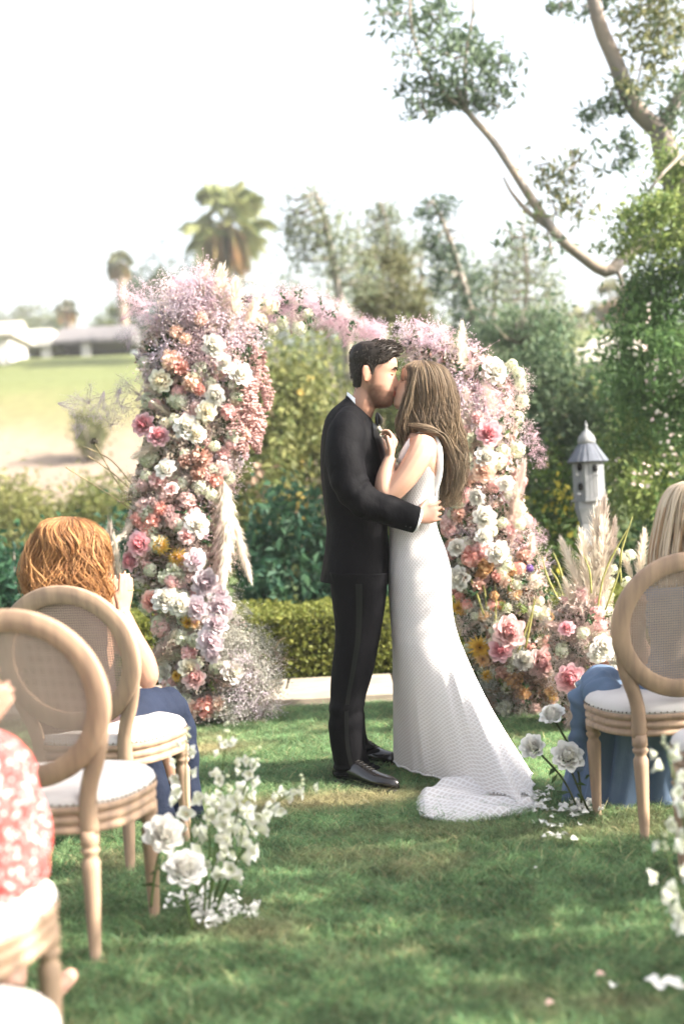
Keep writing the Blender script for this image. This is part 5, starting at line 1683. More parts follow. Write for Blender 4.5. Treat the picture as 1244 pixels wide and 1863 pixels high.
def hand(m, w_, d, pn, th, L=.18, curl=(.35, .35, .4, .45), tang=.75, tcurl=.25, spread=.05):
    """w_ wrist, d towards the fingers, pn the way the palm faces, th thumb side"""
    w_, d, pn, th = Vector(w_), Vector(d).normalized(), Vector(pn), Vector(th)
    pn = (pn - d * pn.dot(d)).normalized()
    t2 = d.cross(pn)
    th = t2 if t2.dot(th) > 0 else -t2
    k = L / .18
    rings = []
    for u, hw, ht in ((-.02, .024, .019), (.0, .025, .018), (.03, .034, .016), (.06, .040, .0145), (.085, .041, .0125), (.098, .038, .009)):
        c = w_ + d * (u * k) + pn * (.004 * k * math.sin(u * 25))
        rings.append([tuple(c + th * (math.cos(a) * hw * k) + pn * (math.sin(a) * ht * k)) for a in np.linspace(0, 2 * PI, 16, endpoint=False)])
    m.loft(rings)
    for i, (s_, ln, r_) in enumerate(((.031, .074, .0087), (.0105, .082, .0090), (-.0105, .076, .0087), (-.030, .060, .0078))):
        p = w_ + d * (.085 * k) + th * (s_ * k)
        dr = (d + th * (s_ / .03 * spread)).normalized()
        pts = [p - dr * .02 * k, p + dr * .005 * k]
        ang = 0
        for j, seg in enumerate((.46, .30, .24)):
            ang += curl[i] * (1.0, 1.15, .8)[j]
            dd = dr * math.cos(ang) + pn * math.sin(ang)
            pts.append(pts[-1] + dd * (ln * seg * k))
        m.tube(curve(pts, 13), [r_ * k * (1.06 - .28 * q / 12) for q in range(12)] + [r_ * k * .45], 8)
    p = w_ + d * (.022 * k) + th * (.024 * k)
    td = (d * math.cos(tang) + th * math.sin(tang)).normalized()
    pts = [p - td * .012 * k, p + td * .022 * k, p + td * .048 * k + pn * (.006 * k), p + (td * math.cos(tcurl) + d * math.sin(tcurl) + pn * .25).normalized() * (.078 * k) + pn * (.006 * k)]
    m.tube(curve(pts, 11), [.0135 * k, .0135 * k, .0128 * k, .012 * k, .0112 * k, .0105 * k, .010 * k, .0098 * k, .009 * k, .0078 * k, .004 * k], 8)

def solid(name, m, voxel, material, parent, colour=None, smooth_it=2, ratio=None):
    """voxel-join closed pieces into one continuous skin"""
    me = m.mesh(name, True, worldloc(parent))
    o = D.objects.new('tmp', me); C.objects.link(o)
    r_ = o.modifiers.new('r', 'REMESH'); r_.mode = 'VOXEL'; r_.voxel_size = voxel; r_.use_smooth_shade = True
    if smooth_it:
        s_ = o.modifiers.new('s', 'SMOOTH'); s_.iterations = smooth_it; s_.factor = .5
    dg = bpy.context.evaluated_depsgraph_get()
    ev = D.meshes.new_from_object(o.evaluated_get(dg))
    D.objects.remove(o); D.meshes.remove(me)
    ev.name = name
    n = len(ev.vertices)
    co = np.empty(n * 3); ev.vertices.foreach_get('co', co); co = co.reshape(-1, 3) + np.array(worldloc(parent))
    col = np.ones((n, 3)) if colour is None else colour(co)
    if 'Col' in ev.color_attributes:
        ev.color_attributes.remove(ev.color_attributes['Col'])
    a = ev.color_attributes.new('Col', 'FLOAT_COLOR', 'POINT')
    a.data.foreach_set('color', np.hstack([col, np.ones((n, 1))]).astype(np.float32).ravel())
    ev.materials.clear()
    return place(name, ev, material, parent)

def limb_tube(m, pts, rads, k=18, n=14):
    P = curve(pts, k)
    r_ = catmull([[x] for x in rads], np.linspace(0, 1, k))[:, 0]
    m.tube(P, list(r_), n)

def cloth_tube(m, pts, rads, k=44, n=28, folds=(), flat=1.0, seed=0, amp=.004, crease=()):
    """sleeve or trouser leg with creases; folds: (t, width, amplitude, waves)"""
    P = curve(pts, k)
    r_ = catmull([[x] for x in rads], np.linspace(0, 1, k))[:, 0]
    rings = []
    a = Vector((0, -1, 0))
    for i in range(k):
        t = i / (k - 1)
        tg = (P[min(i + 1, k - 1)] - P[max(i - 1, 0)]).normalized()
        b = tg.cross(a).normalized(); a2 = b.cross(tg)
        ring = []
        for j in range(n):
            th = 2 * PI * j / n
            q = r_[i]
            for ft, fw, fa, fn in folds:
                e = math.exp(-((t - ft) / fw) ** 2)
                q += fa * e * math.sin(fn * (t - ft) / fw + 1.6 * math.sin(th + ft * 9) + seed)
            p = P[i] + b * math.cos(th) * q + a2 * math.sin(th) * q * flat
            cw = sum(wt * math.exp(-((t - ct) / cwid) ** 2) for ct, cwid, wt in crease)
            if cw > .02:      # sharp slanting creases
                e1 = 1 - abs(mnoise.noise((t * 16 + 1.1 * math.sin(th + 1), math.cos(th) * .9 + seed, math.sin(th) * .9))) * 2.6
                q += .019 * cw * e1 ** 2.5 if e1 > 0 else 0
            q2 = amp * mnoise.noise((p.x * 14 + seed, p.y * 14, p.z * 9))
            ring.append(p + (p - P[i]).normalized() * q2)
        rings.append(ring)
    m.loft(rings)

def locks(m, sil, n, g, th0, th1, a, b_, width=.006, wave=.10, freq=7.0, start=(0, .2), end=(.85, 1.0), off=(0, .012), drift=.2, k=14, curl=0.0, wavy_from=.35, tip=None, coh=None, flip=0.0):
    """tapered hair locks that follow a silhouette solid"""
    for q in range(n):
        th = g.uniform(th0, th1)
        s0, s1 = g.uniform(*start), g.uniform(*end)
        t = np.linspace(s0, s1, k)
        ph = g.uniform(0, 2 * PI) if coh is None else coh * math.sin(1.5 * th + 1) + g.normal(0, .35)
        wv = np.clip((t - wavy_from) / .4, 0, 1)
        dth = drift * g.normal() * (t - s0) + wave * wv * np.sin(freq * t * (1 + .15 * g.normal()) + ph)
        o = g.uniform(*off) + curl * wv * np.cos(freq * t + ph)
        P = sil.pt(th + dth, t) 
        C0 = catmull(sil.A, t)[:, :3]
        dv = P - C0; dv /= np.linalg.norm(dv, axis=1, keepdims=True) + 1e-9
        P = P + dv * (np.broadcast_to(o, t.shape) + flip * g.uniform(0, 1) * np.clip((t - s0) / (s1 - s0) - .55, 0, 1) ** 2 * 5)[:, None]
        w_ = width * g.uniform(.5, 1.3)
        r_ = [w_ * (.35 + .65 * math.sin(PI * (.12 + .80 * i / (k - 1)))) for i in range(k)]
        c = shade(g, 1, a, b_, .15)[0]
        if tip is not None:
            f = np.clip((t - .35) / .6, 0, 1)[:, None] * g.uniform(.2, 1)
            c = np.repeat(c * (1 - f) + np.array(tip) * f, 5, axis=0)
        m.tube([tuple(p) for p in P], r_, 5, col=c, flat=.55)

HAIR = mat('hair', (1, 1, 1), .55, .28, attr=True, trans=.12, bump=(180, .25, .002, (1, 1, .15)))

# ------------------------------------------------------------------ the groom
YC = 6.05
SUIT = mat('black_wool', (.0032, .0032, .0042), .72, .07, bump=(10, .5, .03, (1.0, 1.0, .8)))
SATIN = mat('black_satin', (.004, .004, .005), .30, .40)
SHIRT = mat('white_shirt', (.82, .82, .83), .7, .2)
def groom():
    g = np.random.default_rng(301)
    b = gr(660, 1418)
    t = thing('person', 'groom in a black tuxedo kissing the bride, arm round her waist', 'person', (b.x, YC, 0))
    M = head_frame(at(680, 684, 6.02), (1, -.06), R(9), 1.05)
    Mi = M.inverted()
    m = MB()
    add_head(m, M, 1.0)
    limb_tube(m, [M @ Vector((-.02, 0, -.05)), M @ Vector((-.03, 0, -.12)), at(650, 760, YC), at(642, 800, YC)], [.055, .054, .062, .09])
    limb_tube(m, [at(640, 790, YC), at(640, 880, YC), at(648, 980, YC), at(650, 1060, YC)], [.10, .105, .095, .10])
    for dy, fx in ((-.10, 0), (.14, 8)):
        limb_tube(m, [at(652 + fx, 1050, YC + dy), at(640 + fx, 1200, YC + dy), at(632 + fx, 1300, YC + dy), at(640 + fx, 1392, YC + dy)], [.07, .045, .035, .026])
    # right arm (near), left arm (far)
    limb_tube(m, [at(626, 785, YC - .18), at(622, 850, YC - .25), at(648, 908, YC - .26), at(710, 930, YC - .255), at(764, 944, YC - .235)], [.06, .045, .038, .034, .026])
    hand(m, at(757, 941, YC - .232), (.86, .52, .16), (-.3, 1, -.05), (0, 0, 1), .185, (.30, .34, .40, .46), .55, .3, .07)
    limb_tube(m, [at(640, 790, YC + .18), at(650, 880, YC + .24), at(700, 920, YC + .22), at(745, 915, YC + .18)], [.06, .045, .036, .026])
    hand(m, at(748, 915, YC + .18), (1, -.25, 0), (0, -1, 0), (0, 0, 1), .19, (.3, .3, .3, .3))
    Mn = np.array(Mi)
    def col(co):
        q = co @ Mn[:3, :3].T + Mn[:3, 3]
        c = np.ones((len(co), 3))
        inh = (np.abs(q[:, 1]) < .10) & (q[:, 2] > -.16) & (q[:, 2] < .13) & (np.abs(q[:, 0]) < .14)
        jaw = np.clip((-.030 - q[:, 2]) / .014, 0, 1) * np.clip((q[:, 0] + .028) / .02, 0, 1) * np.clip((q[:, 2] + .135) / .012, 0, 1)
        must = np.exp(-((q[:, 2] + .047) / .006) ** 2) * (np.abs(q[:, 1]) < .035) * (q[:, 0] > .07)
        side = np.clip((q[:, 2] + .07) / .02, 0, 1) * np.clip((.03 - q[:, 2]) / .02, 0, 1) * np.exp(-((q[:, 0] + .0) / .012) ** 2)
        nz = np.array([mnoise.noise((p[0] * 90, p[1] * 90, p[2] * 90)) for p in q]) * .15 if len(q) < 200000 else 0
        bd = np.clip(np.maximum(np.maximum(jaw, must), side * .9) * (.85 + nz), 0, 1) * inh
        # cheeks clean above the jaw line
        bd *= 1 - .75 * np.clip((q[:, 0] - .035) / .02, 0, 1) * np.clip((q[:, 2] + .062) / .01, 0, 1) * (np.abs(q[:, 1]) > .028)
        c = c * (1 - bd[:, None]) + np.array([.26, .23, .22]) * bd[:, None]
        lip = inh * (q[:, 0] > .08) * (np.abs(q[:, 1]) < .024) * (np.abs(q[:, 2] + .0615) < .0115)
        c[lip > 0] = (.85, .50, .48)
        ear = inh * (np.abs(q[:, 1]) > .076)
        c[ear > 0] = (1.0, .80, .75)
        return c
    solid('body', m, .0048, skin_mat('groom_skin', (.40, .215, .15)), t, col)
    # brows and closed lashes
    for sy in (-1, 1):
        m = MB()
        m.tube([M @ (Vector(head_pt(math.atan2(sy * y * 1.15, .085), z)) + Vector((.004, 0, 0))) for y, z in ((.014, .033), (.026, .040), (.040, .040), (.052, .033))], [.003, .0045, .004, .002], 6, flat=.8)
        m.build('eyebrow', mat('brow_hair', (.035, .024, .018), .8, .1), t)
        m = MB()
        m.tube([M @ (Vector(head_pt(math.atan2(sy * y * 1.15, .085), z)) + Vector((.003, 0, 0))) for y, z in ((.020, .013), (.032, .0085), (.044, .012))], [.0012, .002, .0012], 5)
        m.build('eyelashes', D.materials['brow_hair'], t)
    # hair: cropped sides, longer swept top
    m = MB()
    n = 72
    def hl(th):     # hairline height by direction
        a = abs((th + PI) % (2 * PI) - PI)
        return np.interp(a, (0, .5, .85, 1.15, 1.45, 1.62, 1.78, 1.95, 2.2, 2.7, PI), (.084, .084, .066, .048, .040, -.018, .030, .030, -.035, -.088, -.095))
    def thick(th, u, z):
        a = abs((th + PI) % (2 * PI) - PI)
        top = np.clip((z - .045) / .05, 0, 1)
        front = np.interp(a, (0, .5, .9, PI), (.62, .75, .7, .40))
        return .006 * min(1, u * 5) + .028 * top * front
    rings = []
    for i in range(26):
        u = i / 25
        ring = []
        for k in range(n):
            th = 2 * PI * k / n
            z0 = hl(th)
            z = z0 + (.1175 - z0) * u
            x, y, zz = head_pt(th, z, thick(th, u, z))
            zz += thick(th, u, z) * np.clip((z - .06) / .04, 0, 1) * .9
            if math.cos(th) > .55 and z > .082:
                x += .004 * np.clip((z - .082) / .012, 0, 1) * np.clip(1 - (z - .1) / .018, 0, 1)
            p = Vector((x, y, zz))
            nn = mnoise.noise((p.x * 40, p.y * 40, p.z * 40)) * .003 * np.clip(u * 3, 0, 1)
            ring.append(tuple(M @ (p * (1 + nn / .1))))
        rings.append(ring)
    cc = []
    for i in range(26):
        for k in range(n):
            z = hl(2 * PI * k / n) + (.1175 - hl(2 * PI * k / n)) * i / 25
            f = np.clip((.05 - z) / .05, 0, 1) * np.clip(math.cos(2 * PI * k / n) + .55, 0, 1)
            cc.append(np.array([.022, .016, .013]) * (1 - f) + np.array([.075, .058, .048]) * f)
    m.loft(rings, False, True, np.array(cc))
    for q in range(900):
        th = g.uniform(0, 2 * PI)
        a = abs((th + PI) % (2 * PI) - PI)
        z = g.uniform(hl(th) + .004, .117)
        p = Vector(head_pt(th, z, thick(th, .8, z) * .8)); p.z += thick(th, 1, z) * np.clip((z - .06) / .04, 0, 1) * .8
        top = z > .075
        if top:
            d = Vector((.016 + .010 * g.uniform(), g.normal(0, .006), .004 + .010 * g.uniform())) if p.x > -.03 else Vector((-.004, g.normal(0, .006), -.012))
            w_ = .0022
        else:
            d = Vector((-.003 * math.cos(th), 0, -.010)) + Vector(g.normal(0, .002, 3)); w_ = .0014
        nn = Vector((p.x, p.y, max(0, p.z) * .8)).normalized()
        e = p + d + nn * .002
        m.tube([M @ p, M @ (p + d * .5 + nn * .005), M @ e], [w_, w_ * .9, w_ * .3], 4, False, col=np.array([.024, .017, .013]) * g.uniform(.7, 2.0))
    m.build('hair', HAIR, t)
    # shirt collar and tie
    def ring_band(m, c0, c1, lx, ly, up0, up1, n=36, thick_=.004, tilt=None):
        pass
    def tilted(cx, cy, hx, hy, b_, n=36):     # ring through back (left) and front (right) picture points
        a, c = at(cx[0], cx[1], YC), at(cy[0], cy[1], YC)
        o_, h = (a + c) / 2, (c - a) / 2
        return [o_ + h * math.cos(th) + Vector((0, b_ * math.sin(th), 0)) for th in np.linspace(0, 2 * PI, n, endpoint=False)]
    m = MB()
    m.loft([tilted((630, 728), (673, 766), 0, 0, .072), tilted((631, 713), (674, 751), 0, 0, .066), tilted((633, 714), (672, 751), 0, 0, .062), tilted((634, 732), (668, 764), 0, 0, .060)], False, False)
    m.build('shirt_collar', SHIRT, t)
    m = MB()
    c = at(682, 764, YC)
    for sy in (-1, 1):
        pts = [(0, 0, .014, .010), (.015, .010, .018, .012), (.035, .004, .030, .010), (.056, -.004, .034, .008), (.060, -.006, .030, .004)]
        m.loft([[c + Vector((.012 + x_off + math.cos(a) * tx, sy * y, math.sin(a) * tz - .004)) for a in np.linspace(0, 2 * PI, 12, endpoint=False)] for y, x_off, tz, tx in pts])
    m.loft([[c + Vector((.014 + dx, 0, 0)) + Vector((0, math.cos(a) * .013, math.sin(a) * .017)) * s_ for a in np.linspace(0, 2 * PI, 12, endpoint=False)] for dx, s_ in ((-.014, .8), (-.008, 1), (.008, 1), (.014, .6))])
    m.build('bow_tie', SATIN, t)
    # shirt front sliver
    jk = Sil([(629, 724, 674, 760, .078), (618, 734, 680, 772, .120), (602, 748, 686, 784, .175), (590, 768, 690, 800, .212), (583, 800, 694, 820, .222), (582, 850, 698, 858, .218), (587, 900, 702, 902, .203), (593, 945, 704, 948, .192), (591, 1000, 707, 1004, .198), (586, 1040, 707, 1046, .205), (584, 1057, 706, 1062, .206)], YC, 2.25)
    def wr(th, t_):
        x, z = math.sin(th * 2.0 + t_ * 9), math.sin(th * 3 - t_ * 14)
        return .0028 * x + .002 * z * (t_ > .3) + .003 * math.sin(t_ * 40 + th * 2) * math.exp(-((t_ - .7) / .08) ** 2)
    m = MB()
    rg = jk.rings(56, 56, disp=wr)
    inner = jk.rings(6, 56, -.012, 1.0, .8)
    m.loft([[tuple(p) for p in r] for r in rg + inner], False, False)
    m.build('jacket', SUIT, t)
    # turned collar and satin lapel
    m = MB()
    m.loft([tilted((628, 738), (676, 790), 0, 0, .088), tilted((628, 722), (676, 772), 0, 0, .080), tilted((630, 719), (674, 768), 0, 0, .074), tilted((634, 735), (672, 780), 0, 0, .070)], False, False)
    m.build('jacket_collar', SUIT, t)
    for sg in (-1, 1):
        m = MB()
        rows = []
        for i in range(20):
            u = i / 19
            tt = .10 + .52 * u
            wd = .62 * (math.sin(PI * min(1, .25 + u * .75))) ** .8 + .05
            th_in = .10 + .12 * (1 - u)
            rows.append([tuple(jk.pt(sg * (th_in + wd * j / 6), tt, .014 + .006 * math.sin(PI * j / 6))[0]) for j in range(7)])
        m.loft(rows, False, False, closed=False)
        m.build('lapel', SATIN, t)
    m = MB()     # pocket flap
    rows = [[tuple(jk.pt(-1.75 + .75 * j / 8, .80 + .035 * i, .005)[0]) for j in range(9)] for i in range(3)]
    m.loft(rows, False, False, closed=False)
    m.build('pocket_flap', SUIT, t)
    # sleeves
    m = MB()
    cloth_tube(m, [at(640, 760, YC - .11), at(630, 788, YC - .20), at(628, 838, YC - .255), at(640, 888, YC - .28), at(668, 914, YC - .285), at(710, 930, YC - .275), at(755, 945, YC - .25)],
               [.060, .076, .079, .076, .067, .060, .056], 130, 48, ((.52, .11, .0028, 7),), seed=2, amp=.012, crease=((.50, .15, 1.0), (.30, .14, .45), (.74, .12, .5), (.93, .06, .5)))
    m.build('sleeve', SUIT, t)
    m = MB()
    cloth_tube(m, [at(636, 770, YC + .13), at(640, 830, YC + .25), at(665, 900, YC + .27), at(735, 920, YC + .22)], [.06, .08, .07, .055], 30, 20, ((.6, .1, .004, 6),))
    m.build('sleeve', SUIT, t)
    m = MB()
    a_, b2 = at(751, 944, YC - .251), at(761, 947, YC - .247)
    limb_tube(m, [a_, b2], [.048, .046], 4, 24); m.build('shirt_cuff', SHIRT, t)
    for k in range(4):
        m = MB(); c = at(722 + 8 * k, 952 + 2.2 * k, YC - .25 - .052); m.blobs([c], .006, g); m.build('cuff_button', SATIN, t)
    # trousers, one leg each with satin stripe
    def leg_cloth(rows, Y, seed):
        sl = Sil(rows, Y, 2.1)
        def d_(th, t_):
            q = .003 * math.sin(th * 2 + t_ * 20) * np.clip(t_ * 2, .2, 1)
            q += .006 * math.exp(-((t_ - .93) / .06) ** 2) * math.sin(t_ * 95 + 2.2 * math.sin(th + seed))
            q += .004 * math.exp(-((t_ - .62) / .07) ** 2) * math.sin(t_ * 60 + 2 * math.sin(th * 1 + seed))
            return q + .004 * math.cos(2 * th) * 0
        mm = MB(); mm.loft([[tuple(p) for p in r] for r in sl.rings(90, 40, disp=d_)]); return mm, sl
    mm, sl = leg_cloth([(598, 1040, 704, 1042, .135), (603, 1085, 702, 1087, .115), (609, 1150, 693, 1152, .100), (605, 1210, 680, 1212, .090), (600, 1260, 667, 1262, .080), (598, 1300, 662, 1302, .078), (601, 1350, 663, 1350, .078), (606, 1390, 674, 1386, .080), (611, 1410, 690, 1396, .078)], YC - .10, 1)
    mm.build('trouser_leg', SUIT, t)
    m = MB(); m.loft([[tuple(sl.pt(-PI / 2 + o_, u, .0035)[0]) for o_ in (-.10, 0, .10)] for u in np.linspace(.06, .97, 40)], False, False, closed=False); m.build('satin_stripe', SATIN, t)
    mm, sl = leg_cloth([(604, 1040, 702, 1042, .12), (612, 1085, 698, 1087, .11), (618, 1150, 686, 1152, .095), (612, 1210, 672, 1212, .085), (608, 1260, 664, 1262, .08), (606, 1300, 662, 1302, .074), (614, 1345, 670, 1345, .074), (622, 1372, 690, 1366, .076)], YC + .14, 2)
    mm.build('trouser_leg', SUIT, t)
    # shoes
    SHO = mat('black_leather', (.012, .011, .011), .22, .6)
    SOL = mat('shoe_sole', (.02, .018, .016), .6, .3)
    def shoe(heel, toe):
        h, q = Vector(heel), Vector(toe)
        d = (q - h); L = d.length; d.normalize(); s_ = Vector((0, 0, 1)).cross(d)
        st = ((-.02, .030, .070), (.05, .036, .092), (.14, .037, .100), (.27, .036, .098), (.40, .038, .088), (.55, .043, .068), (.70, .047, .056), (.85, .042, .050), (.95, .028, .044), (1.0, .010, .034))
        r_ = []
        for u, hw, ht in st:
            c = h + d * (L * u)
            r_.append([c + s_ * (math.cos(a) * hw * (1 if math.sin(a) < .2 else .86)) + Vector((0, 0, .014 + max(0, .5 + .5 * math.sin(a)) ** .85 * ht)) for a in np.linspace(0, 2 * PI, 18, endpoint=False)])
        k = MB(); k.loft(r_); o = k.build('shoe', SHO, t)
        k = MB(); k.loft([[h + d * (L * u * 1.01 - .004) + s_ * x * (hw + .004) + Vector((0, 0, z)) for x, z in ((-1, .0), (1, .0), (1, .015), (-1, .015))] for u, hw, ht in st]); k.build('sole', SOL, o)
        k = MB()
        for j in range(5):
            c = h + d * (L * (.36 + .055 * j)); z = .014 + np.interp(.36 + .055 * j, [x[0] for x in st], [x[2] for x in st])
            k.tube([c + s_ * x + Vector((0, 0, z + .003 - abs(x) * .25)) for x in (-.018, 0, .018)], .0022, 5)
        k.build('laces', SOL, o)
    shoe(gr(617, 1426) + Vector((0, 0, .006)), gr(724, 1446) + Vector((0, 0, .006)))
    shoe(gr(640, 1388) + Vector((0, 0, .006)), gr(722, 1398) + Vector((0, 0, .006)))
    # boutonniere
    p = jk.pt(-.30, .40, .016)[0]
    p = Vector(at(691, 786, YC - .09))
    bt = MB()
    for k in range(9):
        q = p + Vector((g.normal(.006, .008), g.normal(-.01, .006), g.normal(0, .016)))
        bt.blobs([q], .009, g, (.9, .88, .82))
    bt.leaves([tuple(p + Vector(g.normal(0, .018, 3))) for k in range(16)], .035, g, shade(g, 16, (.10, .14, .07), (.5, .46, .36)), aspect=.3)
    bt.tube([p, p + Vector((.005, -.004, -.05))], .003, 5, col=(.08, .1, .04))
    bt.build('boutonniere', LEAF, t, smooth=False)
groom()

# ------------------------------------------------------------------ the bride
def lace_mat():
    m = D.materials.new('white_net_lace'); m.use_nodes = True
    n, l = m.node_tree.nodes, m.node_tree.links
    b = n['Principled BSDF']; b.inputs['Roughness'].default_value = .65; b.inputs['Specular IOR Level'].default_value = .25
    a_ = n.new('ShaderNodeAttribute'); a_.attribute_name = 'uvp'
    sp = n.new('ShaderNodeSeparateXYZ'); l.new(a_.outputs['Vector'], sp.inputs[0])
    res = []
    for op in ('ADD', 'SUBTRACT'):
        s_ = n.new('ShaderNodeMath'); s_.operation = op; l.new(sp.outputs[0], s_.inputs[0]); l.new(sp.outputs[1], s_.inputs[1])
        f = n.new('ShaderNodeMath'); f.operation = 'FRACT'; l.new(s_.outputs[0], f.inputs[0])
        c = n.new('ShaderNodeMath'); c.operation = 'SUBTRACT'; c.inputs[1].default_value = .5; l.new(f.outputs[0], c.inputs[0])
        q = n.new('ShaderNodeMath'); q.operation = 'ABSOLUTE'; l.new(c.outputs[0], q.inputs[0])
        res.append(q)
    mx = n.new('ShaderNodeMath'); mx.operation = 'MAXIMUM'; l.new(res[0].outputs[0], mx.inputs[0]); l.new(res[1].outputs[0], mx.inputs[1])
    mr = n.new('ShaderNodeMapRange'); mr.inputs[1].default_value, mr.inputs[2].default_value = .30, .40; l.new(mx.outputs[0], mr.inputs[0])
    mc = n.new('ShaderNodeMix'); mc.data_type = 'RGBA'; l.new(mr.outputs[0], mc.inputs['Factor'])
    mc.inputs['A'].default_value = (.64, .60, .585, 1); mc.inputs['B'].default_value = (.80, .785, .78, 1)
    l.new(mc.outputs['Result'], b.inputs['Base Color'])
    bn = n.new('ShaderNodeBump'); bn.inputs['Strength'].default_value = .5; bn.inputs['Distance'].default_value = .003
    l.new(mr.outputs[0], bn.inputs['Height']); l.new(bn.outputs[0], b.inputs['Normal'])
    tr = n.new('ShaderNodeBsdfTranslucent'); l.new(mc.outputs['Result'], tr.inputs[0])
    ms = n.new('ShaderNodeMixShader'); ms.inputs[0].default_value = .18
    l.new(b.outputs[0], ms.inputs[1]); l.new(tr.outputs[0], ms.inputs[2]); l.new(ms.outputs[0], n['Material Output'].inputs[0])
    return m
LACE = lace_mat()

def bride():
    g = np.random.default_rng(302)
    YB = 6.02
    b = gr(765, 1414)
    t = thing('person', 'bride with long wavy hair in a fitted white lace gown with train', 'person', (b.x, YB, 0))
    M = head_frame(at(758, 704, YB + .0), (-1, -.03), R(-18), .90)
    Mn = np.array(M.inverted())
    m = MB()
    add_head(m, M, .8)
    limb_tube(m, [M @ Vector((-.02, 0, -.05)), M @ Vector((-.035, 0, -.13)), at(766, 790, YB), at(766, 820, YB)], [.048, .045, .055, .085])
    tor = Sil([(740, 788, 792, 790, .10), (735, 800, 800, 802, .155), (728, 830, 804, 830, .155), (722, 860, 803, 860, .145), (716, 900, 796, 900, .130), (714, 945, 788, 945, .118), (714, 1000, 800, 1000, .145), (712, 1060, 812, 1060, .155)], YB, 2.2)
    m.loft([[tuple(p) for p in r] for r in tor.rings(30, 28)])
    for dy in (-.07, .07):
        limb_tube(m, [at(762, 1050, YB + dy), at(768, 1200, YB + dy), at(772, 1280, YB + dy * .7), at(770, 1360, YB + dy * .6)], [.08, .05, .035, .022])
    # left arm (near): elbow down, hand up on his lapel
    limb_tube(m, [at(771, 806, YB - .135), at(764, 826, YB - .175), at(738, 868, YB - .20), at(708, 902, YB - .205)], [.052, .0545, .049, .041])
    limb_tube(m, [at(712, 902, YB - .205), at(700, 893, YB - .20), at(700, 868, YB - .19), at(710, 832, YB - .165)], [.040, .042, .036, .0245])
    hand(m, at(709, 834, YB - .165), (.30, .15, 1), (-1, .35, .1), (-.3, -1, 0), .165, (.75, .85, .95, 1.0), .6, .5, .04)
    # right arm (far)
    limb_tube(m, [at(765, 806, YB + .14), at(740, 860, YB + .2), at(705, 850, YB + .2), at(690, 800, YB + .16)], [.05, .045, .035, .024])
    hand(m, at(690, 800, YB + .16), (-.6, -.3, 1), (-1, -.2, 0), (0, -1, 0), .165, (.3, .3, .3, .3))
    def col(co):
        q = co @ Mn[:3, :3].T + Mn[:3, 3]
        c = np.ones((len(co), 3))
        lip = (q[:, 0] > .078) & (np.abs(q[:, 1]) < .024) & (np.abs(q[:, 2] + .0615) < .0115) & (np.abs(q[:, 2]) < .13)
        c[lip] = (.9, .52, .52)
        return c
    solid('body', m, .0048, skin_mat('bride_skin', (.47, .275, .195)), t, col)
    m = MB()
    for sy in (1,):
        m.tube([M @ (Vector(head_pt(math.atan2(sy * y * 1.15, .085), z)) + Vector((.003, 0, 0))) for y, z in ((.020, .013), (.032, .0085), (.044, .012))], [.0012, .002, .0012], 5)
    m.build('eyelashes', D.materials['brow_hair'], t)
    # gown: fitted part
    up = Sil([(729, 850, 802, 814, .148), (722, 868, 802, 846, .150), (713, 900, 799, 902, .140), (709, 940, 794, 942, .128), (708, 960, 796, 962, .130), (707, 1000, 810, 1000, .152), (706, 1040, 820, 1040, .165), (707, 1085, 821, 1085, .165), (710, 1130, 826, 1130, .160), (713, 1165, 836, 1165, .165)], YB, 2.15)
    N = 160
    rows, UV = [], []
    rr = up.rings(60, N)
    base = np.array(rr[-1])
    cen = base.mean(0)
    hem_pts = [(0, gr(964, 1436)), (-24, gr(972, 1468)), (-42, gr(940, 1474)), (-58, gr(895, 1462)), (-76, gr(845, 1444)), (-96, gr(808, 1432)), (-116, gr(778, 1424)), (-128, gr(764, 1420)), (-142, gr(748, 1416)), (-160, gr(728, 1410)), (-180, gr(716, 1398)), (-205, gr(716, 1388)), (-235, gr(745, 1380)), (-270, gr(795, 1374)), (-300, gr(860, 1382)), (-332, gr(930, 1405))]
    ang = np.array([-a for a, p in hem_pts] + [360.0])
    hp = np.array([tuple(p) for a, p in hem_pts] + [tuple(hem_pts[0][1])])
    ths = np.degrees(np.arange(N) * 2 * PI / N)
    mirrored = (360 - ths) % 360           # ring angle th<0 is the camera side
    hem = np.stack([np.interp(mirrored, ang, hp[:, k]) for k in range(3)], 1)
    ker = np.exp(-np.linspace(-1.6, 1.6, 7) ** 2); ker /= ker.sum()
    hem = sum(ker[j] * np.roll(hem, j - 3, axis=0) for j in range(7))
    hem[:, 2] = .034
    ks = 70
    low = []
    for i in range(1, ks + 1):
        s_ = i / ks
        d = hem - base
        hz = d.copy(); hz[:, 2] = 0
        ln = np.linalg.norm(hz, axis=1, keepdims=True)
        P1 = base + hz * .46 + np.array([0, 0, 1]) * d[:, 2:3] * np.where(ln > .45, .62, .58)
        p = (1 - s_) ** 2 * base + 2 * s_ * (1 - s_) * P1 + s_ ** 2 * hem
        nrm = hz / (ln + 1e-6)
        th = np.radians(ths)
        f = (.034 * np.sin(th * 7 + 1.5 * s_) + .020 * np.sin(th * 13 - 2 * s_ + 1) + .012 * np.sin(th * 21 + 4)) * s_ ** 1.5 * np.clip(ln[:, 0] / .3, .25, 1)
        p = p + nrm * f[:, None]
        p[:, 2] += np.abs(.020 * np.sin(th * 9 + 2.5 * s_ + 1.0)) * s_ ** 2 * np.clip(ln[:, 0] / .4, 0, 1)
        p[:, 2] = np.maximum(p[:, 2], .03)
        low.append(p)
    # mesh by hand with UVs in metres of cloth
    allr = [np.array(r) for r in rr] + low
    V = np.concatenate(allr)
    L = len(allr)
    u_ = np.repeat((np.arange(N) / N)[None] * 60, L, 0)
    dv = np.zeros((L, N))
    for i in range(1, L):
        dv[i] = dv[i - 1] + np.linalg.norm(allr[i] - allr[i - 1], axis=1).mean()
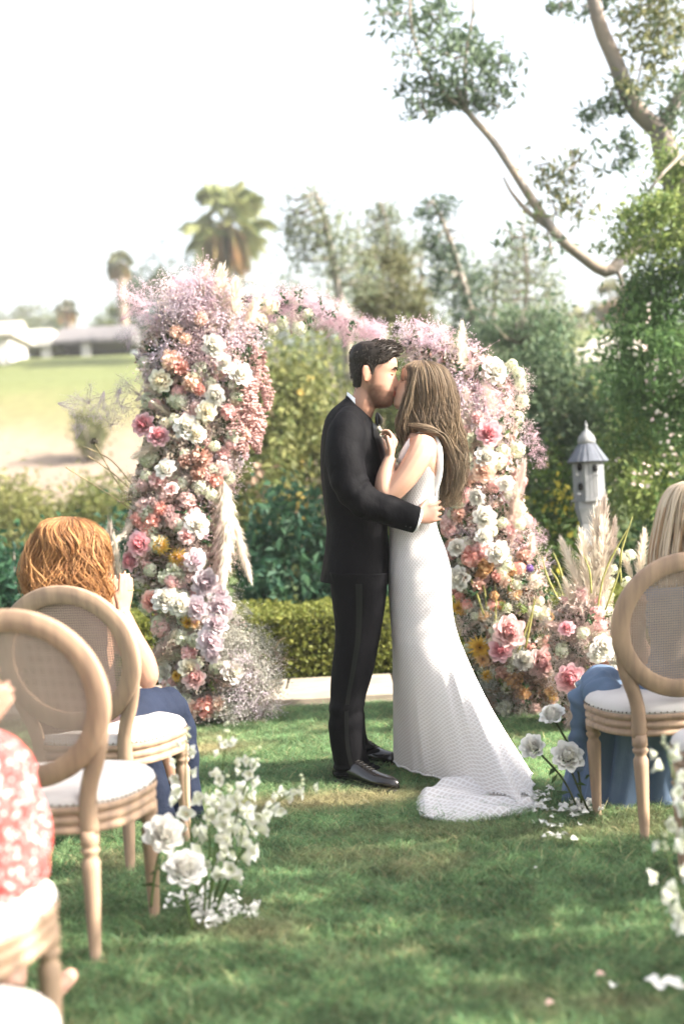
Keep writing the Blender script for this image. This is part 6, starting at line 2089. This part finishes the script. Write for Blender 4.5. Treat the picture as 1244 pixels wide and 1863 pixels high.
    UV = np.stack([u_, dv * 58], -1).reshape(-1, 2)
    # a seam column so that the pattern wraps
    F = []
    for i in range(L - 1):
        for j in range(N - 1):
            F.append([i * N + j, i * N + j + 1, (i + 1) * N + j + 1, (i + 1) * N + j])
    k0 = L * N
    V2 = V.reshape(L, N, 3)[:, 0]
    for i in range(L - 1):
        F.append([i * N + N - 1, k0 + i, k0 + i + 1, (i + 1) * N + N - 1])
    UV2 = np.stack([np.full(L, 60.0), dv[:, 0] * 58], 1)
    m = MB(); m.add(np.concatenate([V, V2]), F, (1, 1, 1), np.concatenate([UV, UV2]))
    m.build('gown', LACE, t)
    # train: cloth lying on the lawn, gathered in shallow folds
    out_ = [(764, 1452), (758, 1470), (768, 1489), (800, 1497), (850, 1501), (905, 1494), (950, 1486), (975, 1472), (970, 1448), (950, 1420), (905, 1412), (862, 1424), (830, 1436), (796, 1444)]
    oc = catmull([tuple(gr(*q)) for q in out_ + out_[:1]], np.linspace(0, 1, 141))[:140]
    cc = np.array(tuple(gr(880, 1456)))
    rows = []
    for i in range(26):
        s_ = 1 - i / 25 * .98
        row = cc + (oc - cc) * s_ * (1 + .05 * np.array([[mnoise.noise((q[0] * 14, q[1] * 14, 4))] for q in oc]))
        for j in range(140):
            x, y = row[j][0], row[j][1]
            e = min(1, (1 - s_) * 9)
            fold = math.sin(x * 26 + y * 34 + 2.2 * mnoise.noise((x * 5, y * 5, 1))) * .5 + .5
            row[j][2] = .017 + e * (.012 + .030 * fold * mnoise.noise((x * 6 + 3, y * 6, 2)) ** 2 * 2 + .018 * fold) + .03 * max(0, 1 - ((x - .50) / .30) ** 2 - ((y - 5.75) / .3) ** 2)
        rows.append(row)
    uvt = np.concatenate([np.stack([r[:, 0] * 32, r[:, 1] * 32], 1) for r in rows])
    m = MB(); m.loft(rows, False, True, uv=uvt)
    m.build('train', LACE, t)
    for j in range(0, 140):
        if j == 0: hm = MB()
        hm.blobs([oc[j] + [0, 0, .012]], .007, g, (1, 1, 1))
    hm.build('train_trim', LACE, t)
    # scalloped hem edge
    m = MB()
    e = low[-1]
    for j in range(0, N, 1):
        if e[j][1] < 5.95 or True:
            m.blobs([e[j] + [0, 0, -.004]], .007, g, (1, 1, 1))
    m.build('hem_trim', LACE, t)
    # straps and armhole
    def strap(pts, wd, name='strap'):
        mm = MB(); P = curve(pts, 20)
        mm.tube(P, [wd] * 20, 8, flat=.30, up=(0, -1, 0)); mm.build(name, LACE, t)
    strap([at(786, 902, YB - .10), at(797, 872, YB - .118), at(800, 845, YB - .125), at(798, 815, YB - .125), at(789, 796, YB - .11), at(772, 788, YB - .10), at(752, 797, YB - .10), at(738, 815, YB - .12), at(726, 842, YB - .12)], .013)
    strap([at(799, 880, YB + .12), at(801, 845, YB + .13), at(796, 812, YB + .125), at(772, 788, YB + .10), at(738, 815, YB + .12), at(726, 842, YB + .12)], .013)
    # hair: cap, long back fall, front lock
    hb = Sil([(758, 656, 776, 656, .02), (738, 668, 803, 668, .075), (735, 690, 818, 690, .092), (734, 720, 826, 720, .097), (734, 750, 831, 750, .097), (742, 785, 832, 785, .092), (764, 820, 834, 820, .080, .02), (784, 860, 836, 860, .062, .02), (790, 895, 832, 895, .045, .02), (798, 922, 820, 922, .02, .02)], YB + .012, 2.0)
    BR, BL = (.10, .072, .050), (.27, .20, .135)
    m = MB()
    rg = hb.rings(40, 40, -.006)
    m.loft([[tuple(p) for p in r] for r in rg], col=(.085, .058, .036))
    def mix_locks(n, **kw):
        locks(m, hb, int(n * .72), g, -PI * 1.02, PI * .9, BR, (.16, .105, .062), **kw)
        locks(m, hb, int(n * .28), g, -PI * 1.02, PI * .9, (.22, .145, .08), BL, **kw)
    mix_locks(1700, width=.0021, wave=.24, freq=15, start=(0, .12), end=(.68, 1.0), off=(-.003, .012), drift=.16, k=32, curl=.016, wavy_from=.30, tip=(.35, .26, .175), coh=3.0)
    mix_locks(900, width=.0016, wave=.30, freq=16, start=(.1, .5), end=(.7, 1.05), off=(.0, .020), drift=.25, k=30, curl=.024, wavy_from=.28, tip=(.43, .325, .22), coh=3.0, flip=.012)
    # lock falling in front of the shoulder
    fl = Sil([(752, 664, 764, 664, .04, -.03), (742, 700, 756, 700, .05, -.045), (732, 730, 752, 730, .045, -.05), (722, 765, 745, 765, .035, -.055), (724, 795, 742, 795, .028, -.055), (732, 822, 746, 822, .012, -.06)], YB, 2.0)
    locks(m, fl, 110, g, 0, 2 * PI, BR, (.26, .19, .12), .0028, .25, 16, (0, .1), (.75, 1.0), (-.008, .006), .3, 18, .005, .25)
    # sweep of hair over the near shoulder to the back
    sw = [Sil([(738 + 5 * q, 772 + 2 * q, 748 + 5 * q, 780 + 2 * q, .02, -.115), (765 + 2 * q, 772 + 3 * q, 775 + 2 * q, 784 + 3 * q, .02, -.125), (795, 782 + 3 * q, 808, 790 + 3 * q, .02, -.115), (812, 820 + 3 * q, 826, 826 + 3 * q, .02, -.085), (816, 868, 832, 868, .02, -.07), (808, 905, 824, 905, .015, -.06)], YB, 2.0) for q in (0, 2)]
    for s_ in sw:
        locks(m, s_, 50, g, 0, 2 * PI, (.12, .085, .055), BL, .0028, .3, 14, (0, .2), (.8, 1), (-.006, .006), .3, 20, .005, .3)
    m.build('hair', HAIR, t)
    # small ring and earring
    m = MB(); m.blobs([M @ Vector((-.025, .078, -.03))], .006, g); m.build('earring', mat('gold', (.7, .5, .2), .25, .5, metal=1), t)
bride()

# ------------------------------------------------------------------ guests
def guest_left():
    g = np.random.default_rng(401)
    Y = 4.93
    hip = at(150, 1330, Y)
    t = thing('person', 'seated auburn haired guest in navy clapping, seen from behind', 'person', (hip.x, Y, 0))
    hc = at(122, 1000, Y + .02)
    M = head_frame(hc, (.25, 1), R(4), .92)
    m = MB()
    add_head(m, M)
    limb_tube(m, [M @ Vector((-.02, 0, -.05)), M @ Vector((-.03, 0, -.13)), at(128, 1110, Y), at(130, 1150, Y)], [.05, .05, .07, .10])
    tor = Sil([(100, 1105, 165, 1105, .05), (52, 1125, 205, 1125, .08), (45, 1160, 212, 1160, .095), (62, 1240, 205, 1240, .10), (70, 1320, 215, 1320, .12), (75, 1355, 220, 1355, .11)], Y, 2.2)
    m.loft([[tuple(p) for p in r] for r in tor.rings(20, 24)])
    limb_tube(m, [at(196, 1130, Y), at(232, 1165, Y + .03), at(256, 1205, Y + .06), at(268, 1232, Y + .08), at(271, 1246, Y + .085)], [.058, .055, .048, .043, .022])
    limb_tube(m, [at(270, 1252, Y + .085), at(268, 1232, Y + .09), at(260, 1200, Y + .10), at(242, 1160, Y + .14), at(224, 1115, Y + .16)], [.020, .042, .043, .035, .026])
    hand(m, at(224, 1118, Y + .16), (.16, .05, 1), (-.75, .65, 0), (-.6, -.8, 0), .165, (.03, .03, .05, .08), .35, .2, .03)
    limb_tube(m, [at(62, 1130, Y), at(50, 1190, Y + .1), at(110, 1200, Y + .25), at(196, 1120, Y + .24)], [.055, .045, .036, .026])
    hand(m, at(198, 1120, Y + .24), (.15, -.05, 1), (.8, -.5, 0), (-.9, .2, 0), .165, (.05, .05, .05, .08), .7, .2)
    for x0, x1, kx, ky in ((185, 292, 335, 1440), (120, 225, 262, 1440)):
        limb_tube(m, [at(x0, 1315, Y), at((x0 + x1) / 2, 1292, Y + .22), at(x1, 1290, Y + .42)], [.07, .065, .05])
        limb_tube(m, [at(x1, 1290, Y + .42), at(x1 + 12, 1370, Y + .5), at(kx, 1480, Y + .5)], [.05, .045, .03])
    solid('body', m, .006, skin_mat('guest_skin', (.40, .225, .155)), t)
    NAVY = mat('navy_cloth', (.014, .020, .040), .8, .15, bump=(16, .5, .02), noise=(6, (.011, .016, .032)))
    m = MB()
    tp = Sil([(100, 1076, 165, 1076, .060), (58, 1098, 196, 1098, .100), (42, 1150, 207, 1150, .110), (58, 1240, 208, 1240, .110), (66, 1320, 222, 1320, .13), (70, 1362, 226, 1362, .12)], Y, 2.3)
    m.loft([[tuple(p) for p in r] for r in tp.rings(30, 36, disp=lambda th, u: .004 * math.sin(th * 5 + u * 12))]); m.build('top', mat('dark_top', (.05, .03, .03), .8, .2), t)
    m = MB()
    cloth_tube(m, [at(150, 1340, Y + .02), at(215, 1316, Y + .1), at(262, 1300, Y + .26), at(300, 1292, Y + .42), at(318, 1330, Y + .52), at(328, 1420, Y + .54), at(338, 1500, Y + .54)], [.10, .105, .088, .082, .080, .078, .085], 60, 30, ((.12, .10, .008, 7), (.5, .08, .006, 7), (.75, .1, .006, 5)), seed=1, amp=.012)
    m.build('trouser_leg', NAVY, t)
    m = MB()
    cloth_tube(m, [at(110, 1340, Y + .02), at(150, 1320, Y + .12), at(195, 1302, Y + .28), at(235, 1296, Y + .44), at(258, 1340, Y + .52), at(275, 1430, Y + .52), at(290, 1505, Y + .52)], [.10, .10, .09, .085, .085, .09, .10], 60, 30, ((.15, .10, .006, 7), (.5, .08, .006, 7)), seed=3, amp=.012)
    m.build('trouser_leg', NAVY, t)
    # auburn bob
    hb = Sil([(116, 940, 136, 940, .02), (88, 950, 164, 952, .065), (72, 972, 180, 972, .092), (64, 1000, 186, 1000, .105), (58, 1035, 187, 1035, .105), (56, 1065, 187, 1065, .100), (62, 1088, 184, 1088, .085), (74, 1104, 176, 1104, .06)], Y + .01, 2.2)
    A_, B_ = (.145, .062, .026), (.37, .19, .085)
    m = MB(); m.loft([[tuple(p) for p in r] for r in hb.rings(30, 36, -.014)], col=(.15, .058, .022))
    locks(m, hb, 1500, g, -PI, PI, A_, B_, .0022, .24, 11, (0, .3), (.5, 1.0), (-.010, .014), .22, 22, .016, .12, coh=3.2)
    locks(m, hb, 480, g, -PI, .3, (.24, .10, .036), (.50, .26, .105), .0022, .28, 12, (0, .6), (.5, 1.04), (.0, .024), .38, 20, .022, .12, coh=3.2, flip=.012)
    locks(m, hb, 130, g, -PI, PI, A_, B_, .0036, .2, 12, (.3, .6), (.75, 1.0), (-.002, .008), .3, 16, .010, .2, flip=.035)
    locks(m, hb, 110, g, -PI, PI, B_, (.5, .26, .1), .0014, .3, 9, (.2, .6), (.8, 1.0), (.015, .035), .4, 12, .01, .2)
    m.build('hair', HAIR, t)
    m = MB(); c = at(239, 1074, Y + .115)
    m.tube([c + Vector((.011 * math.cos(a), .011 * math.sin(a), 0)) for a in np.linspace(0, 2 * PI, 14)], .0016, 5); m.build('ring', D.materials['gold'], t)
guest_left()

def guest_right():
    g = np.random.default_rng(402)
    Y = 5.02
    t = thing('person', 'seated blonde guest in a dusty blue dress, back to the camera', 'person', (at(1255, 1300, Y).x, Y, 0))
    hc = at(1258, 945, Y + .02)
    M = head_frame(hc, (-.2, 1), R(6), .92)
    m = MB(); add_head(m, M)
    limb_tube(m, [M @ Vector((-.02, 0, -.05)), M @ Vector((-.03, 0, -.13)), at(1262, 1050, Y), at(1264, 1090, Y)], [.05, .05, .07, .10])
    tor = Sil([(1225, 1050, 1300, 1050, .05), (1178, 1068, 1348, 1068, .08), (1170, 1100, 1352, 1100, .095), (1185, 1180, 1340, 1180, .10), (1170, 1270, 1350, 1270, .12)], Y, 2.2)
    m.loft([[tuple(p) for p in r] for r in tor.rings(20, 24)])
    for dx in (0, 80):
        limb_tube(m, [at(1215 + dx, 1275, Y), at(1190 + dx, 1265, Y + .2), at(1165 + dx, 1262, Y + .42)], [.07, .065, .05])
        limb_tube(m, [at(1165 + dx, 1262, Y + .42), at(1160 + dx, 1350, Y + .48), at(1150 + dx, 1465, Y + .46)], [.05, .045, .03])
    limb_tube(m, [at(1172, 1080, Y), at(1150, 1150, Y + .1), at(1180, 1200, Y + .3), at(1220, 1190, Y + .36)], [.05, .044, .036, .026])
    hand(m, at(1220, 1190, Y + .36), (1, .1, .2), (0, 0, -1), (0, 1, 0), .165)
    limb_tube(m, [at(1350, 1080, Y), at(1370, 1150, Y + .1), at(1330, 1200, Y + .3), at(1280, 1190, Y + .36)], [.05, .044, .036, .026])
    hand(m, at(1280, 1190, Y + .36), (-1, .1, .2), (0, 0, -1), (0, 1, 0), .165)
    solid('body', m, .006, D.materials['guest_skin'], t)
    BLUE = mat('dusty_blue_chiffon', (.120, .168, .245), .8, .1, bump=(14, .5, .02, (1, 1, .5)), noise=(4, (.10, .145, .22)))
    m = MB()
    tp = Sil([(1215, 1052, 1310, 1052, .06), (1176, 1070, 1350, 1070, .095), (1166, 1105, 1356, 1105, .107), (1182, 1180, 1344, 1180, .115), (1160, 1255, 1356, 1255, .14), (1150, 1290, 1360, 1290, .15)], Y, 2.3)
    m.loft([[tuple(p) for p in r] for r in tp.rings(30, 40, disp=lambda th, u: .005 * math.sin(th * 6 + u * 10))]); m.build('bodice', BLUE, t)
    m = MB()    # lap, spilling over the left side of the seat
    lap = Sil([(1072, 1236, 1350, 1222, .10, .42), (1058, 1240, 1350, 1228, .20, .36), (1050, 1258, 1350, 1250, .24, .34), (1052, 1290, 1345, 1290, .25, .36), (1050, 1340, 1340, 1340, .22, .42), (1040, 1400, 1335, 1400, .22, .44), (1025, 1450, 1330, 1450, .24, .44), (1010, 1482, 1330, 1486, .26, .44)], Y, 2.4)
    def fd(th, u):
        return (.026 * math.sin(th * 13 + 3 * math.sin(u * 3)) + .016 * math.sin(th * 23 + 1)) * np.clip(u - .2, 0, 1) ** .7 + .012 * math.sin(u * 26 + th * 3) * math.exp(-((u - .2) / .14) ** 2)
    m.loft([[tuple(p) for p in r] for r in lap.rings(60, 160, disp=fd)], True, False); m.build('skirt', BLUE, t)
    m = MB()    # cloth between back and knees
    cloth_tube(m, [at(1120, 1290, Y + .0), at(1098, 1262, Y + .12), at(1092, 1248, Y + .28), at(1088, 1252, Y + .42)], [.05, .068, .075, .06], 60, 48, ((.3, .15, .006, 8), (.7, .15, .006, 7)), seed=4, amp=.03, crease=((.5, .5, 1.0),))
    m.build('draped_fold', BLUE, t)
    m = MB()
    cloth_tube(m, [at(1092, 1250, Y + .16), at(1066, 1262, Y + .17), at(1056, 1300, Y + .18), at(1052, 1345, Y + .19), at(1046, 1400, Y + .20)], [.045, .045, .036, .03, .02], 60, 44, ((.3, .2, .005, 9), (.7, .2, .004, 8)), seed=6, amp=.03, crease=((.5, .5, 1.0),))
    m.build('draped_fold', BLUE, t)
    hb = Sil([(1246, 876, 1275, 876, .02), (1222, 886, 1300, 888, .075), (1206, 910, 1318, 910, .10), (1196, 945, 1328, 945, .110), (1188, 985, 1334, 985, .108), (1183, 1020, 1338, 1020, .10), (1182, 1060, 1338, 1060, .09), (1195, 1085, 1325, 1085, .06)], Y + .0, 2.2)
    m = MB(); m.loft([[tuple(p) for p in r] for r in hb.rings(30, 36, -.014)], col=(.40, .29, .19))
    locks(m, hb, 420, g, -PI, PI, (.44, .33, .22), (.68, .56, .42), .0055, .05, 8, (0, .15), (.75, 1.0), (-.008, .008), .2, 16, .004, .4)
    locks(m, hb, 110, g, -PI, 0, (.30, .19, .11), (.48, .33, .2), .005, .08, 8, (.3, .6), (.85, 1.0), (-.004, .008), .25, 14, .006, .4)
    m.build('hair', HAIR, t)
guest_right()

def guest_edge():
    g = np.random.default_rng(403)
    Y = 2.86
    hx = at(-150, 1500, Y).x
    t = thing('person', 'guest in a red and white floral dress at the left edge, hand raised', 'person', (hx, Y, 0))
    M = head_frame((hx, Y + .03, 1.16), (.2, 1), R(3), .92)
    m = MB(); add_head(m, M)
    sh = Vector((hx, Y, .95))
    limb_tube(m, [M @ Vector((-.02, 0, -.05)), M @ Vector((-.03, 0, -.13)), sh + Vector((0, 0, .02)), sh - Vector((0, 0, .05))], [.05, .05, .07, .10])
    limb_tube(m, [sh, sh - Vector((0, 0, .2)), sh - Vector((0, 0, .42))], [.11, .11, .13])
    limb_tube(m, [sh + Vector((.13, 0, -.02)), at(-52, 1330, Y), at(-40, 1450, Y + .02), at(-34, 1500, Y + .06)], [.05, .046, .040, .038])
    limb_tube(m, [at(-34, 1500, Y + .06), at(-46, 1450, Y + .10), at(-58, 1380, Y + .12), at(-64, 1345, Y + .13)], [.038, .037, .031, .025])
    hand(m, at(-64, 1350, Y + .13), (.80, .1, .85), (-.7, .6, .3), (-.5, -.8, 0), .165, (.04, .05, .06, .08), .4, .2, .03)
    limb_tube(m, [sh + Vector((-.15, 0, -.02)), Vector((hx - .2, Y + .1, .72)), Vector((hx - .02, Y + .25, .72)), at(-105, 1375, Y + .28)], [.05, .045, .036, .026])
    hand(m, at(-105, 1378, Y + .28), (.75, 0, .8), (.8, -.5, 0), (-.5, -.8, 0), .165, (.05, .05, .06, .08), .5)
    for dx in (-.12, .0):
        limb_tube(m, [Vector((hx + dx, Y, .54)), Vector((hx + dx + .0, Y + .25, .54)), Vector((hx + dx + .0, Y + .40, .52))], [.06, .055, .045])
    # shin under the seat and a toe beside the near chair
    limb_tube(m, [Vector((hx + .0, Y + .40, .50)), at(10, 1700, Y + .36), at(20, 1800, Y + .30)], [.05, .045, .034])
    limb_tube(m, [Vector((hx - .05, Y + .42, .50)), Vector((hx - .03, Y + .42, .25)), Vector((hx - .03, Y + .40, .06))], [.05, .045, .034])
    tf = gr(134, 1806); hf = gr(25, 1860)
    ank = Vector((at(20, 1800, Y + .30).x, Y + .30, .07))
    limb_tube(m, [ank, Vector((ank.x + .04, tf.y, .04)), tf + Vector((-.03, 0, .022)), tf + Vector((.0, 0, .018))], [.030, .022, .015, .009])
    limb_tube(m, [Vector((hx - .03, Y + .40, .06)), Vector((hx - .02, Y + .5, .04)), Vector((hx - .01, Y + .6, .025))], [.034, .036, .02])
    solid('body', m, .006, skin_mat('edge_guest_skin', (.40, .24, .18)), t)
    # printed dress
    fm = D.materials.new('red_floral_print'); fm.use_nodes = True
    n, l = fm.node_tree.nodes, fm.node_tree.links
    bs = n['Principled BSDF']; bs.inputs['Roughness'].default_value = .75
    tc = n.new('ShaderNodeTexCoord')
    vo = n.new('ShaderNodeTexVoronoi'); vo.inputs['Scale'].default_value = 75; l.new(tc.outputs['Object'], vo.inputs[0])
    nz = n.new('ShaderNodeTexNoise'); nz.inputs['Scale'].default_value = 60; nz.inputs['Detail'].default_value = 4; l.new(tc.outputs['Object'], nz.inputs[0])
    ad = n.new('ShaderNodeMath'); ad.operation = 'MULTIPLY_ADD'; ad.inputs[1].default_value = .9; l.new(nz.outputs[0], ad.inputs[0]); l.new(vo.outputs['Distance'], ad.inputs[2])
    rp = n.new('ShaderNodeValToRGB'); rp.color_ramp.interpolation = 'LINEAR'
    e = rp.color_ramp.elements
    e[0].position, e[0].color = .71, (.58, .45, .45, 1)
    e[1].position, e[1].color = .84, (.44, .055, .05, 1)
    l.new(ad.outputs[0], rp.inputs[0]); l.new(rp.outputs[0], bs.inputs['Base Color'])
    m = MB()
    def fd(th, u): return .010 * math.sin(th * 7 + u * 8) + .006 * math.sin(th * 15 + 2) + .01 * math.sin(u * 18 + th * 3) * (u > .5)
    dr = Sil([(-230, 1180, -120, 1180, .10), (-230, 1250, -80, 1250, .12), (-220, 1325, -40, 1325, .12), (-200, 1362, 34, 1362, .125), (-190, 1410, 58, 1410, .13), (-190, 1480, 70, 1480, .14), (-200, 1550, 72, 1550, .15), (-200, 1600, 74, 1600, .15, .02), (-200, 1640, 40, 1640, .14, .02)], Y, 2.3)
    m.loft([[tuple(p) for p in r] for r in dr.rings(60, 80, disp=fd)]); m.build('dress', fm, t)
    m = MB()
    cloth_tube(m, [Vector((hx - .06, Y + .02, .545)), Vector((hx - .06, Y + .2, .555)), Vector((hx - .04, Y + .40, .54)), Vector((hx - .02, Y + .47, .42))], [.13, .13, .12, .10], 30, 30, ((.5, .2, .008, 6),), seed=2, amp=.01)
    m.build('skirt', fm, t)
    m = MB()
    c0, c1 = at(-22, 1420, Y - .02), at(14, 1392, Y + .04)
    def ruff(th, u): return .012 * math.sin(th * 9) * u
    rs = Sil([(-60, 1340, 10, 1345, .05, .0), (-62, 1370, 28, 1365, .06, .0), (-60, 1420, 34, 1415, .07, .0), (-62, 1452, 36, 1450, .075, .0)], Y - .02, 2.0)
    m.loft([[tuple(p) for p in r] for r in rs.rings(24, 60, disp=ruff)], True, False); m.build('ruffled_sleeve', fm, t)
    hb = MB()
    hs = []
    for z, r_ in ((1.29, .01), (1.275, .06), (1.23, .095), (1.15, .105), (1.05, .10), (.98, .07)):
        hs.append([(hx + math.cos(a) * r_, Y + .01 + math.sin(a) * r_, z) for a in np.linspace(0, 2 * PI, 24, endpoint=False)])
    hb.loft(hs, col=(.2, .13, .08)); hb.build('hair', HAIR, t)
guest_edge()

# ---- shade: unseen tree at right, leaves set along sun rays to shade chosen bands
def cast_shade():
    g = np.random.default_rng(91)
    t = thing('shade_tree', 'loose leafy tree unseen outside the frame at the right, leaves set to shade the aisle in bands', 'tree', (3.3, 4.0, 0))
    m = MB()
    for y in (2.6, 3.4, 4.3, 5.0):
        limb(m, [(3.3, 4.0, 0), (3.3, (4.0 + y) / 2 - .2, .7), (3.3 + .05, y - .4, 1.6), (3.25, y - .45, 2.6)], .06, .015)
    m.build('trunk', BARK, t)
    P = []
    for y0, y1, x0, x1, n in ((5.14, 5.44, -.75, .30, 800), (4.90, 5.16, -.65, .42, 650), (4.34, 4.76, -1.5, 1.7, 2100), (4.74, 4.92, -.9, .50, 500), (4.18, 4.36, -1.5, 1.6, 900), (3.98, 4.20, -1.5, .46, 700), (3.86, 3.96, .1, 1.5, 170), (2.5, 3.86, -1.25, 1.6, 5200), (5.95, 6.5, -1.5, -.5, 400)):
        x, y = g.uniform(x0, x1, n), g.uniform(y0, y1, n)
        for i in range(n):
            yy = y[i] + .035 * math.sin(x[i] * 7 + y0 * 5) + .02 * math.sin(x[i] * 17 + y0)
            if mnoise.noise((x[i] * 2.2, yy * 9, 5.0)) > .34:
                continue
            tx = g.uniform(2.9, 3.7)
            k = (tx - x[i]) / SUN_DIR.x
            P.append(tuple(Vector((x[i], yy, 0)) + SUN_DIR * k))
    m = MB()
    m.leaves(P, .085, g, shade(g, len(P), (.04, .08, .025), (.10, .15, .05)), aspect=.55)
    m.build('crown', LEAF, t, smooth=False)
cast_shade()
